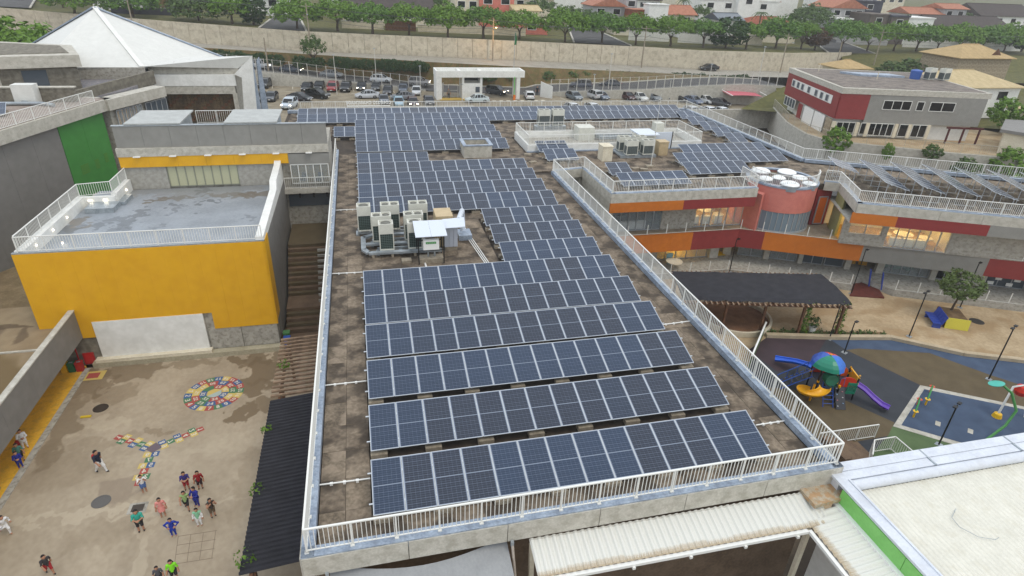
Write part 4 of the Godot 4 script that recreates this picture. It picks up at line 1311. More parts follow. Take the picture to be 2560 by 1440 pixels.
func build_right_building() -> void:
	var t := thing("kindergarten_wing", "two storey school wing with orange, red and grey bands", "building", V(38, 0, -44))
	var b := MB.new()
	# ---- upper storey, straight part
	band(t, "orange_band", V2(19.35, -44.42), V2(26.0, -44.36), 6.62, 7.46, mats.orange_clad)
	band(t, "red_band", V2(26.0, -44.36), V2(32.85, -44.3), 6.62, 7.46, mats.red_clad)
	b = MB.new()
	b.bb(19.35, 6.6, -52, 33, 6.7, -44.5)
	pw(t, "soffit", b, mats.concrete)
	for x in [[25.2, 28.5], [33.3, 34.2], [19.35, 20.5]]:
		b = MB.new()
		b.bb(x[0], 4.05, -46.5, x[1], 6.6, -46.2)
		pw(t, "wall", b, mats.concrete_wall)
	b = MB.new()
	b.bb(19.4, 4.05, -52, 19.6, 6.6, -46.3); b.bb(26.8, 4.05, -52, 27.0, 6.6, -46.5); b.bb(34.0, 4.05, -52, 34.2, 6.6, -46.5); b.bb(19.4, 4.05, -52.2, 34.2, 6.6, -52)
	pw(t, "partition", b, G("cream_room", Color(0.8, 0.76, 0.62), Color(0.85, 0.81, 0.68), 3, 0.9, 72))
	window(t, V(20.5, 4.1, -46.3), V(1, 0, 0), 4.7, 2.45, 6, mats.clear_glass, mats.mull_grey, V(0, 0, 1))
	window(t, V(28.5, 4.1, -46.3), V(1, 0, 0), 4.8, 2.45, 6, mats.clear_glass, mats.mull_grey, V(0, 0, 1))
	# warm classroom
	b = MB.new()
	b.bb(27.0, 4.06, -51.9, 34.0, 4.1, -46.5)
	pw(t, "classroom_floor", b, P("floor_yellow", Color(0.66, 0.52, 0.2), 0.6))
	b = MB.new()
	b.bb(20.0, 4.06, -51.9, 26.8, 4.1, -46.5)
	pw(t, "room_floor", b, P("floor_grey", Color(0.35, 0.33, 0.33), 0.6))
	b = MB.new()
	b.bb(27.0, 4.1, -51.95, 34.0, 6.6, -51.85)
	pw(t, "classroom_back_wall", b, P("wall_yellow", Color(0.82, 0.7, 0.3), 0.8))
	for q in [[28.6, -48.4, 0.62], [30.9, -48.6, 0.7], [32.5, -49.6, 0.6], [31.6, -47.4, 0.5]]:
		b = MB.new()
		disc(b, V(q[0], 4.72, q[1]), q[2], 0.05)
		b.tube([V(q[0], 4.1, q[1]), V(q[0], 4.72, q[1])], 0.06)
		one("round_table", "pale round table inside the warm lit upper classroom", "table", b, G("cream_wall"), V(q[0], 4.1, q[1]), "classroom tables")
	for q in [[28.9, -47.0], [30.0, -46.9], [31.2, -46.85]]:
		b = MB.new()
		b.box(V(q[0], 4.5, q[1]), V(0.8, 0.75, 0.4))
		one("low_cabinet", "white low cabinet behind the upper classroom glass", "cabinet", b, mats.white_paint, V(q[0], 4.12, q[1]), "classroom cabinets")
	for q in [[29.3, -49], [32.0, -49.2]]:
		b = MB.new()
		disc(b, V(q[0], 6.5, q[1]), 0.3, 0.06)
		one("ceiling_lamp", "round ceiling lamp inside the upper classroom", "lamp", b, mats.lamp_warm, V(q[0], 6.5, q[1]), "classroom ceiling lamps")
		lamp(V(q[0], 6.35, q[1]), Color(1, 0.88, 0.62), 2.2, 0.25)
	for q in [[21.6, -48], [23.2, -48.6]]:
		b = MB.new()
		b.bb(q[0], 4.1, q[1] - 0.7, q[0] + 1.2, 4.85, q[1])
		one("dark_desk", "dark desk inside the unlit upper room", "desk", b, P("desk_dark", Color(0.16, 0.15, 0.17), 0.6), V(q[0] + 0.6, 4.1, q[1] - 0.3), "desks in the unlit room")
	b = MB.new()
	b.bb(21.4, 4.1, -46.75, 23.9, 4.85, -46.5)
	one("white_counter", "white low counter behind the unlit room glass", "counter", b, mats.white_paint, V(22.6, 4.1, -46.6))
	# ---- balcony slab and lower bands
	var Lp := V2(19.6, -45.4)
	var Bp := V2(32.6, -45.4)
	var Rp := V2(62, -30.8)
	var dr := (Rp - Bp).normalized()
	var nr := Vector2(dr.y, -dr.x)
	b = MB.new()
	b.prism([Lp, Bp, Rp, Rp + nr * 6, V2(40, -48), V2(34, -52), V2(19.6, -52)], 3.72, 4.05)
	pw(t, "balcony_floor", b, G("balcony", Color(0.5, 0.45, 0.38), Color(0.62, 0.57, 0.5), 4, 0.9, 73))
	var on := func(x: float) -> Vector2: return Bp + dr * ((x - Bp.x) / dr.x)
	band(t, "orange_band", V2(19.6, -45.33), V2(28.05, -45.33), 2.28, 4.0, mats.orange_clad)
	band(t, "red_band", V2(28.05, -45.33), V2(32.63, -45.33), 2.28, 4.0, mats.red_clad)
	band(t, "red_band", on.call(32.63), on.call(34.7), 2.3, 4.02, mats.red_clad)
	band(t, "orange_band", on.call(34.7), on.call(42.15), 2.32, 4.04, mats.orange_clad)
	band(t, "grey_band", on.call(42.15), on.call(51.0), 2.36, 4.08, mats.grey_clad)
	band(t, "red_band", on.call(51.0), on.call(61.0), 2.36, 4.08, mats.red_clad)
	railing("thin white posts on a base rail along the upper balcony above bands", [V(19.8, 4.1, -45.2), V(32.7, 4.1, -45.2), V(61.5, 4.15, -30.9)], {"h": 0.9, "step": 1.9, "gap": 0.0, "bare": 1, "wires": [0.04], "low": false, "th": 0.06})
	# ---- ground floor
	b = MB.new()
	b.prism([V2(19.6, -44.3), V2(31.6, -44.2), V2(41.2, -39.5), V2(41.6, -40.4), V2(43.2, -40.6), V2(44.2, -38.0), V2(54, -33.4), V2(64, -28.7), V2(66, -34), V2(40, -48), V2(33, -50), V2(19.6, -50)], -0.1, 0.6)
	pw(t, "terrace", b, mats.concrete_wall)
	b = MB.new()
	b.bb(19.6, 0.6, -47.2, 25.2, 2.3, -47.0)
	b.bb(24.9, 0.6, -47.0, 25.5, 3.7, -46.5)
	pw(t, "ground_wall", b, mats.concrete_wall)
	var gp := func(s: float, off: float) -> Vector3:
		var q := Bp + dr * s + nr * off
		return V(q.x, 0, q.y)
	var gd := V(dr.x, 0, dr.y)
	var go := V(-nr.x, 0, -nr.y)
	window(t, V(25.5, 0.65, -47.0), V(1, 0, 0), 5.4, 1.8, 5, mats.clear_glass, mats.mull_grey, V(0, 0, 1))
	b = MB.new()
	b.bb(25.5, 0.61, -50, 33, 0.63, -47)
	pw(t, "playroom_floor", b, P("playroom_floor", Color(0.78, 0.66, 0.16), 0.5))
	b = MB.new()
	b.bb(25.3, 0.6, -50.1, 34, 2.5, -50)
	pw(t, "playroom_wall", b, P("playroom_wall", Color(0.78, 0.74, 0.5), 0.8))
	for q in [[26.9, 1.3, Color(0.35, 0.55, 0.2)], [28.4, 1.5, Color(0.3, 0.6, 0.65)], [29.6, 1.3, Color(0.75, 0.68, 0.2)], [27.7, 0.9, Color(0.85, 0.78, 0.3)]]:
		b = MB.new()
		b.box(V(q[0], q[1], -49.9), V(1.0, 0.9, 0.06))
		pw(t, "wall_poster", b, P("poster_%s" % q[0], q[2], 0.7))
	lamp(V(28.5, 2.2, -48.5), Color(1, 0.85, 0.5), 2.0, 0.3)
	b = MB.new()
	disc(b, V(28.5, 2.25, -48.5), 0.3, 0.05)
	one("ceiling_lamp", "round ceiling lamp inside the ground floor playroom", "lamp", b, mats.lamp_warm, V(28.5, 2.25, -48.5))
	b = MB.new()
	b.bb(31.0, 0.6, -47.2, 31.9, 3.7, -46.6)
	pw(t, "column", b, mats.concrete)
	# right part: window groups along the facade at 2.2 m depth
	for q in [[0.8, 2.3, 2, "clear_glass"], [3.6, 2.5, 3, "clear_glass"], [6.6, 1.8, 2, "glass_mid"], [8.6, 1.6, 1, "glass_mid"], [13.6, 3.9, 5, "clear_glass"], [18.0, 1.5, 2, "glass_dark"], [22.0, 3.2, 3, "glass_mid"]]:
		window(t, gp.call(q[0], 2.2) + V(0, 0.65, 0), gd, q[1], 1.75, q[2], mats[q[3]], mats.mull_grey, go)
	for q in [[-0.6, 0.7], [3.1, 0.5], [6.2, 0.4], [10.3, 0.5], [13.0, 0.6], [17.5, 0.5], [20.0, 2.0], [25.3, 4]]:
		b = MB.new()
		var p: Vector3 = gp.call(q[0], 2.1)
		b.bar(p + V(0, 1.5, 0), p + gd * q[1] + V(0, 1.5, 0), 0.5, 1.8)
		pw(t, "column", b, mats.concrete)
	b = MB.new()
	b.bar(gp.call(0, 5.5) + V(0, 1.6, 0), gp.call(29, 5.5) + V(0, 1.6, 0), 0.2, 2.2)
	pw(t, "inner_wall", b, G("inner_cream", Color(0.72, 0.67, 0.56), Color(0.8, 0.75, 0.64), 3, 0.9, 74))
	for k in 2:
		b = MB.new()
		var p: Vector3 = gp.call(10.9 + k * 1.0, 3.4)
		b.bar(p + V(0, 1.6, 0), p + gd * 0.75 + V(0, 1.6, 0), 0.08, 2.1)
		pw(t, "yellow_door", b, P("door_yellow", Color(0.76, 0.56, 0.1), 0.6))
	for k in 3:
		b = MB.new()
		var p: Vector3 = gp.call(14.0 + k * 1.1, 3.6)
		b.box(p + V(0, 1.05, 0), V(0.8, 0.8, 0.7))
		pw(t, "green_seat", b, P("seat_green", Color(0.2, 0.46, 0.36), 0.6))
	for i in 2:
		for j in 3:
			b = MB.new()
			var p: Vector3 = gp.call(22.5 + i * 1.5 + (j % 2) * 0.5, 2.08) + V(0, 0.95 + j * 0.5, 0)
			b.box(p, V(0.5, 0.3, 0.06), Basis(gd, Vector3.UP, go))
			pw(t, "paper_card", b, mats.white_paint)
	railing("thin white posts on a base rail on the ground floor terrace by net pergola", [V(22, 0.62, -44.2), V(31.5, 0.62, -44.1), V(41.0, 0.62, -39.6)], {"h": 0.95, "step": 1.9, "gap": 0.0, "bare": 1, "wires": [0.04], "low": false, "th": 0.06})
	railing("thin white posts on a base rail on the terrace behind the small tree", [V(44.3, 0.62, -38.0), V(54, 0.62, -33.5), V(63, 0.62, -29.2)], {"h": 0.95, "step": 1.9, "gap": 0.0, "bare": 1, "wires": [0.04], "low": false, "th": 0.06})
	# ---- upper storey, angled wing
	var A2 := V2(38.95, -39.72)
	var D2 := (V2(50.19, -34.7) - V2(39.17, -39.6)).normalized()
	var N2 := Vector2(D2.y, -D2.x)
	var up := func(s: float, off: float) -> Vector3:
		var q := A2 + D2 * s + N2 * off
		return V(q.x, 0, q.y)
	var ud := V(D2.x, 0, D2.y)
	var uo := V(-N2.x, 0, -N2.y)
	var U2 := func(s: float) -> Vector2: return A2 + D2 * s
	band(t, "orange_band", U2.call(0.0), U2.call(3.5), 6.55, 7.46, mats.orange_clad)
	band(t, "red_band", U2.call(3.5), U2.call(10.4), 6.53, 7.46, mats.red_clad)
	band(t, "grey_band", U2.call(10.4), U2.call(22), 6.53, 7.46, mats.grey_clad)
	b = MB.new()
	b.prism([U2.call(0.0), U2.call(26), U2.call(26) + N2 * 7, U2.call(0.0) + N2 * 7], 6.5, 6.58)
	pw(t, "soffit", b, mats.concrete)
	for q in [[0.2, 0.5, 2.5], [3.4, 0.4, 2.5], [8.8, 6.0, 2.5], [17.8, 6.0, 2.5]]:
		b = MB.new()
		b.bar(up.call(q[0], 1.7) + V(0, 5.3, 0), up.call(q[0] + q[1], 1.7) + V(0, 5.3, 0), 0.3, q[2])
		pw(t, "wall", b, mats.concrete_wall)
	b = MB.new()
	b.bar(up.call(0.6, 1.7) + V(0, 4.55, 0), up.call(3.4, 1.7) + V(0, 4.55, 0), 0.28, 1.0)
	pw(t, "sill_wall", b, mats.concrete_wall)
	window(t, up.call(0.7, 1.65) + V(0, 5.05, 0), ud, 2.7, 1.45, 2, mats.clear_glass, mats.mull_grey, uo)
	window(t, up.call(3.8, 1.65) + V(0, 4.1, 0), ud, 5.0, 2.4, 6, mats.clear_glass, mats.mull_grey, uo)
	window(t, up.call(14.8, 1.65) + V(0, 4.1, 0), ud, 3.0, 2.4, 3, mats.glass_mid, mats.mull_grey, uo)
	b = MB.new()
	b.bar(up.call(-0.3, 6.5) + V(0, 5.3, 0), up.call(22, 6.5) + V(0, 5.3, 0), 0.2, 2.5)
	b.bar(up.call(9.0, 1.7) + V(0, 5.3, 0), up.call(9.0, 6.5) + V(0, 5.3, 0), 0.2, 2.5)
	pw(t, "partition", b, mats.cream_room)
	b = MB.new()
	b.prism([U2.call(0.4) + N2 * 1.8, U2.call(9) + N2 * 1.8, U2.call(9) + N2 * 6.4, U2.call(0.4) + N2 * 6.4], 4.06, 4.1)
	pw(t, "classroom_floor", b, mats.floor_yellow)
	for q in [[4.4, 3.2, 0.5], [6.0, 3.6, 0.8], [7.6, 3.1, 0.6]]:
		b = MB.new()
		var p: Vector3 = up.call(q[0], q[1])
		disc(b, p + V(0, 4.72, 0), q[2], 0.05)
		b.tube([p + V(0, 4.1, 0), p + V(0, 4.72, 0)], 0.06)
		one("round_table", "pale round table inside the wing classroom by the grey band", "table", b, mats.cream_wall, p + V(0, 4.1, 0), "wing classroom tables")
	for q in [[4.9, 2.3], [5.9, 2.3], [6.9, 2.3]]:
		b = MB.new()
		var p: Vector3 = up.call(q[0], q[1])
		b.box(p + V(0, 4.45, 0), V(0.9, 0.7, 0.35), Basis(ud, Vector3.UP, uo))
		one("low_cabinet", "white low cabinet behind the wing classroom glass", "cabinet", b, mats.white_paint, p + V(0, 4.1, 0), "wing classroom cabinets")
	for q in [5.2, 7.4]:
		var p: Vector3 = up.call(q, 4.0)
		b = MB.new()
		disc(b, p + V(0, 6.42, 0), 0.3, 0.06)
		one("ceiling_lamp", "round ceiling lamp inside the wing classroom", "lamp", b, mats.lamp_warm, p + V(0, 6.42, 0), "wing classroom ceiling lamps")
		lamp(p + V(0, 6.28, 0), Color(1, 0.86, 0.58), 2.2, 0.25)
	lamp(up.call(2.0, 3.6) + V(0, 6.2, 0), Color(1, 0.88, 0.62), 1.2, 0.25)
	b = MB.new()
	disc(b, up.call(2.0, 3.6) + V(0, 6.35, 0), 0.3, 0.06)
	one("ceiling_lamp", "round ceiling lamp behind the short orange band window", "lamp", b, mats.lamp_warm, up.call(2.0, 3.6) + V(0, 6.35, 0))
	# ---- olive wall and lit slot
	b = MB.new()
	b.prism([V2(41.5, -44.7), V2(40.45, -42.5), V2(40.8, -42.6), V2(41.9, -44.7)], 4.05, 7.5)
	pw(t, "olive_wall", b, mats.olive_wall)
	b = MB.new()
	b.bb(39.9, 4.05, -45.5, 41.5, 7.5, -45.3)
	pw(t, "slot_wall", b, mats.red_clad)
	window(t, V(40.2, 4.2, -45.2), V(1, 0, 0), 0.9, 2.6, 1, P("slot_orange", Color(0.8, 0.4, 0.12), 0.3), mats.mull_grey, V(0, 0, 1))
	# ---- drum with domes
	var d := thing("domed_drum", "round pink drum with a curved window band and roof domes", "building", V(36.9, 4.05, -46.7))
	var O := V(36.9, 0, -46.7)
	b = MB.new()
	b.lathe([V2(3.1, 5.95), V2(3.1, 8.15), V2(2.9, 8.15), V2(2.9, 7.95), V2(0.01, 7.95)], O, 48)
	pw(d, "pink_wall", b, mats.pink_wall)
	b = MB.new()
	b.lathe([V2(3.16, 8.15), V2(3.16, 8.3), V2(2.8, 8.3), V2(2.8, 8.15)], O, 48)
	pw(d, "coping", b, mats.coping)
	b = MB.new()
	b.lathe([V2(2.85, 4.05), V2(2.85, 5.95)], O, 48)
	pw(d, "inner_wall", b, mats.glass_mid)
	b = MB.new()
	b.lathe([V2(3.12, 4.05), V2(3.12, 4.2), V2(2.9, 4.2)], O, 48)
	pw(d, "sill", b, mats.mull_grey)
	for k in 22:
		var a := -3.7 + k * 0.16
		var dir := V(cos(a), 0, -sin(a))
		var tn := V(-sin(a), 0, -cos(a))
		b = MB.new()
		b.box(O + dir * 3.03 + V(0, 5.07, 0), V(0.06, 1.76, 0.08), Basis(tn, Vector3.UP, dir))
		pw(d, "mullion", b, mats.mull_grey)
		b = MB.new()
		b.box(O + V(cos(a + 0.08), 0, -sin(a + 0.08)) * 3.0 + V(0, 5.07, 0), V(0.42, 1.76, 0.02), Basis(V(-sin(a + 0.08), 0, -cos(a + 0.08)), Vector3.UP, V(cos(a + 0.08), 0, -sin(a + 0.08))))
		pw(d, "pane", b, P("drum_glass", Color(0.46, 0.52, 0.56), 0.12))
	b = MB.new()
	b.prism([V2(33.0, -47.4), V2(33.7, -44.6), V2(34.2, -45), V2(34.2, -50)], 4.05, 7.5)
	pw(d, "side_wall", b, mats.pink_wall)
	for q in [[35.73, -48.36, 0.85, "large white roof dome beside the row of eleven panels"], [38.04, -47.69, 0.85, "large white roof dome beside the open wing roof"], [34.75, -46.13, 0.66, "small white roof dome at the railing corner above red band"], [36.16, -46.19, 0.6, "smallest white roof dome in the middle of the drum"], [38.15, -45.96, 0.68, "small white roof dome between middle dome and wing railing"], [36.04, -44.4, 0.82, "large white roof dome behind the curved front railing"], [37.95, -44.3, 0.6, "small white roof dome behind the curved front railing"]]:
		var r: float = q[2]
		var s := thing("roof_dome", q[3], "skylight", V(q[0], 7.95, q[1]), 0.0, "domes on the pink drum")
		b = MB.new()
		b.lathe([V2(r * 0.92, 0), V2(r * 0.92, 0.42), V2(r * 1.02, 0.42), V2(r * 1.02, 0.5)], Vector3.ZERO, 24)
		pl(s, "kerb", b, mats.galvanized)
		b = MB.new()
		var pr := []
		for k in 8:
			var a := PI / 2 * k / 7.0
			pr.append(V2(maxf(r * cos(a), 0.001), 0.5 + r * 0.32 * sin(a)))
		b.lathe(pr, Vector3.ZERO, 24)
		pl(s, "dome", b, P("dome_white", Color(0.93, 0.94, 0.94), 0.2))
	var rp := []
	for k in 15:
		var a := -3.3 + k * 0.206
		rp.append(O + V(cos(a) * 3.0, 8.3, -sin(a) * 3.0))
	railing("white curved railing around the domes on pink drum", rp, {"step": 0.95, "single": true})

# white ribbed sheet with brown drip marks at the eave end (uv x = 1), as on the canopies
func eave_sheet(k: int) -> StandardMaterial3D:
	var key := "eave_sheet_%d" % k
	if mats.has(key): return mats[key]
	var m := P(key, Color.WHITE, 0.55)
	var im := Image.create(128, 16, false, Image.FORMAT_RGB8)
	var g := RandomNumberGenerator.new()
	g.seed = 40 + k
	for j in 16:
		var reach := g.randf_range(0.02, 0.2)
		for i in 128:
			var t := i / 127.0
			var c := Color(0.86, 0.86, 0.84).lerp(Color(0.82, 0.82, 0.79), g.randf())
			if t > 1.0 - reach: c = c.lerp(Color(0.56, 0.44, 0.27), g.randf_range(0.25, 0.75))
			if t < 0.05: c = c.lerp(Color(0.6, 0.58, 0.52), g.randf() * 0.6)
			im.set_pixel(i, j, c)
	m.albedo_texture = ImageTexture.create_from_image(im)
	return m

func build_front_roofs() -> void:
	# corrugated canopy under the roof edge
	var t := thing("corrugated_canopy", "long white corrugated canopy fixed below the roof fascia", "canopy", V(9.7, 6.9, -13))
	var b := MB.new()
	for k in 11:
		var x0 := 4.42 + k * 1.02
		var x1 := minf(4.42 + (k + 1) * 1.02, 15.55)
		b = MB.new()
		b.ribs(V(x0, 7.34, -13.62), V(x1 + 0.02, 7.34, -13.62), V(0, -0.34, 1.28), 0.255, 0.06)
		pw(t, "roof_sheet", b, eave_sheet(k % 3))
	b = MB.new()
	b.bar(V(4.5, 6.93, -12.28), V(14.45, 6.93, -12.28), 0.14, 0.12)
	pw(t, "gutter", b, mats.white_paint)
	for k in 5:
		b = MB.new()
		b.box(V(5.6 + k * 2.1, 6.86, -12.2), V(0.1, 0.1, 0.12))
		pw(t, "bracket", b, mats.rail_white)
	b = MB.new()
	b.bar(V(4.6, 0, -13.2), V(4.5, 7.2, -13.5), 0.16, 0.16)
	b.bar(V(14.6, 0, -12.4), V(14.6, 6.9, -12.4), 0.16, 0.16)
	pw(t, "post", b, mats.cream_wall)
	t = thing("corrugated_canopy", "white corrugated canopy beside the green fascia strip", "canopy", V(15.3, 6.9, -9))
	for k in 10:
		b = MB.new()
		var z0 := -12.9 + k * 1.02
		b.ribs(V(16.15, 7.22, z0), V(16.15, 7.22, z0 + 1.04), V(-1.5, -0.25, 0), 0.255, 0.06)
		pw(t, "roof_sheet", b, eave_sheet(k % 3))
	b = MB.new()
	b.bar(V(14.55, 6.9, -12.3), V(14.55, 6.9, -2.5), 0.14, 0.12)
	pw(t, "gutter", b, mats.white_paint)
	# stained landing slab
	b = MB.new()
	b.prism([V2(14.95, -13.98), V2(16.72, -14.02), V2(16.66, -12.95), V2(15.0, -12.82)], 7.36, 7.52)
	one("stained_slab", "rust stained concrete slab at the canopy corner", "slab", b, mats.rust_slab, V(15.8, 7.36, -13.4))
	# white roof of the neighbouring hall
	t = thing("white_hall", "hall with a large white corrugated roof and green fascia", "building", V(26, 0, -6))
	b = MB.new()
	b.bb(16.7, 0, -13.6, 46, 7.2, 8)
	pw(t, "wall", b, mats.white_wall)
	for q in [[-14.15, -13.72, 8.02], [-13.71, -13.32, 7.99]]:
		b = MB.new()
		b.bb(16.3, 7.3, q[0], 46, q[2], q[1])
		pw(t, "metal_coping", b, G("white_metal", Color(0.76, 0.78, 0.82), Color(0.83, 0.85, 0.88), 4.0, 0.4, 76, {"stain": Color(0.74, 0.75, 0.77), "at": 0.7}))
	for x in [20.6, 24.8, 29.0, 33.2]:
		b = MB.new()
		b.bb(x, 7.9, -14.16, x + 0.07, 8.03, -13.3)
		pw(t, "coping_joint", b, mats.galvanized)
	b = MB.new()
	b.tube([V(16.7, 7.86, -13.12), V(46, 7.86, -13.12)], 0.2, 12)
	pw(t, "ridge_roll", b, mats.white_metal)
	b = MB.new()
	b.bb(16.2, 7.9, -13.7, 16.66, 8.0, 8)
	pw(t, "side_coping", b, mats.white_metal)
	b = MB.new()
	b.bb(16.62, 7.4, -13.3, 16.7, 8.04, 8)
	pw(t, "side_flashing", b, mats.white_metal)
	for k in 7:
		b = MB.new()
		b.bb(16.17, 7.28, -13.0 + k * 3.0, 16.3, 7.88, -13.0 + (k + 1) * 3.0 - 0.02)
		pw(t, "green_fascia", b, G("lime_clad", Color(0.45, 0.72, 0.36), Color(0.5, 0.77, 0.41), 4.0, 0.45, 77))
	b = MB.new()
	b.bb(16.0, 7.2, -13.0, 16.2, 7.28, 8)
	pw(t, "fascia_flashing", b, mats.white_paint)
	for k in 30:
		b = MB.new()
		b.ribs(V(16.72 + k * 0.98, 7.72, -12.95), V(16.72 + (k + 1) * 0.98, 7.72, -12.95), V(0, -0.5, 20), 0.196, 0.02)
		pw(t, "roof_sheet", b, G("cream_sheet", Color(0.8, 0.79, 0.74), Color(0.86, 0.85, 0.8), 4.0, 0.5, 78, {"stain": Color(0.78, 0.76, 0.69), "at": 0.68, "patch": 0.02}))
	b = MB.new()
	b.tube([V(19.8, 7.75, -11.5), V(19.3, 7.76, -11.2), V(19.2, 7.76, -10.8), V(19.5, 7.76, -10.3), V(20.0, 7.75, -10.1), V(20.2, 7.75, -10.15)], 0.011, 5)
	one("loose_cable", "thin grey cable lying on the white corrugated roof", "cable", b, mats.galvanized, V(19.5, 7.75, -10.8))
	# grey shade sail
	b = MB.new()
	var g := []
	for i in 13:
		var row := []
		for j in 9:
			var u := i / 12.0
			var v := j / 8.0
			var sag := sin(u * PI) * 0.55
			row.append(V(lerpf(-2.1, 3.7, u) + (u - 0.5) * 0.3 * v, 7.2 - v * 1.5 - 0.2 * sin(v * PI), -13.98 + v * 5.2 + sag * (1.0 - v)))
		g.append(row)
	for i in 12:
		for j in 8:
			b.quad(g[i][j + 1], g[i + 1][j + 1], g[i + 1][j], g[i][j])
	var sail := one("shade_sail", "grey fabric shade sail hung below the front fascia", "shade sail", b, G("sail_grey", Color(0.55, 0.56, 0.57), Color(0.61, 0.62, 0.63), 3, 0.85, 79), V(0.8, 7, -12))
	for x in [-2.15, 3.8]:
		b = MB.new()
		b.tube([V(x, 7.5, -13.5), V(x + 0.25, 3.5, -12.6)], 0.05, 8)
		pw(sail, "pole", b, G("pole_rust", Color(0.6, 0.55, 0.5), Color(0.75, 0.72, 0.68), 0.6, 0.6, 80))
		b = MB.new()
		b.box(V(x, 7.45, -13.48), V(0.1, 0.2, 0.1))
		pw(sail, "shackle", b, mats.galvanized)
	b = MB.new()
	b.box(V(9.4, 0.5, -13.0), V(0.9, 0.06, 0.5)); b.box(V(9.05, 0.25, -13.0), V(0.06, 0.5, 0.4)); b.box(V(9.75, 0.25, -13.0), V(0.06, 0.5, 0.4))
	one("dark_bench", "small dark bench on the ground below the canopy", "bench", b, mats.black_metal, V(9.4, 0, -13))
	# metal stairs to the playground
	t = thing("concrete_steps", "brown concrete steps between white railings beside playground", "stairs", V(26, 0, -21.5))
	for k in 6:
		b = MB.new()
		b.bb(24.6 + k * 0.45, -0.2, -22.2, 24.6 + (k + 1) * 0.45, 1.0 - k * 0.17, -20.3)
		pw(t, "step", b, G("step_brown"))
	railing("white railing on the far side of playground steps", [V(24.6, 0.05, -22.42), V(28.7, 0.05, -22.42)], {"h": 1.0, "single": true, "mat": mats.rail_white})
	railing("white railing on the near side of playground steps", [V(26.4, 0.05, -20.3), V(27.4, 0.05, -21.3), V(28.85, 0.05, -21.3), V(28.9, 0.05, -19.6)], {"h": 1.0, "single": true})

func fence(label: String, pts: Array, h: float, step: float) -> void:
	var t := thing("mesh_fence", label, "fence", pts[0])
	var rails := MB.new()
	var m := P("fence_white", Color(0.78, 0.77, 0.74), 0.6)
	var postm := boxm(V(0.1, h, 0.1))
	var org: Vector3 = pts[0]
	for i in pts.size() - 1:
		var a: Vector3 = pts[i]
		var c: Vector3 = pts[i + 1]
		var n := maxi(1, int(round((c - a).length() / step)))
		for k in n:
			pl(t, "post", postm, m, a.lerp(c, float(k) / n) + V(0, h / 2, 0) - org)
		for e in [0.15, h - 0.08]:
			rails.bar(a + V(0, e, 0), c + V(0, e, 0), 0.03, 0.03)
		var nw := int((c - a).length() / 0.28)
		for k in nw:
			var q := a.lerp(c, float(k) / nw)
			rails.bar(q + V(0, 0.1, 0), q + V(0, h - 0.05, 0), 0.006, 0.006)
	pw(t, "mesh_wire", rails, m).set_meta("kind", "stuff")

func utility_pole(label: String, base: Vector3, h: float, arm := true, lit := false) -> Node3D:
	var t := thing("utility_pole", label, "pole", base, 0.0, "poles along the upper street")
	var b := MB.new()
	b.tube([Vector3.ZERO, V(0, h, 0)], [0.17, 0.1], 8)
	pl(t, "pole", b, G("pole_grey", Color(0.52, 0.48, 0.42), Color(0.64, 0.6, 0.53), 2, 0.9, 81))
	if arm:
		b = MB.new()
		b.box(V(0, h - 0.5, 0), V(2.0, 0.1, 0.1))
		b.bar(V(0, h * 0.72, 0), V(0.2, h * 0.8, 1.8), 0.06, 0.06)
		pl(t, "cross_arm", b, mats.pole_grey)
		b = MB.new()
		b.box(V(0.22, h * 0.8, 2.0), V(0.22, 0.12, 0.6))
		pl(t, "lamp_head", b, mats.lamp_warm if lit else mats.galvanized)
		if lit: lamp(base + V(0.22, h * 0.8 - 0.15, 2.0), Color(1, 0.75, 0.35), 8.0, 0.2)
	return t

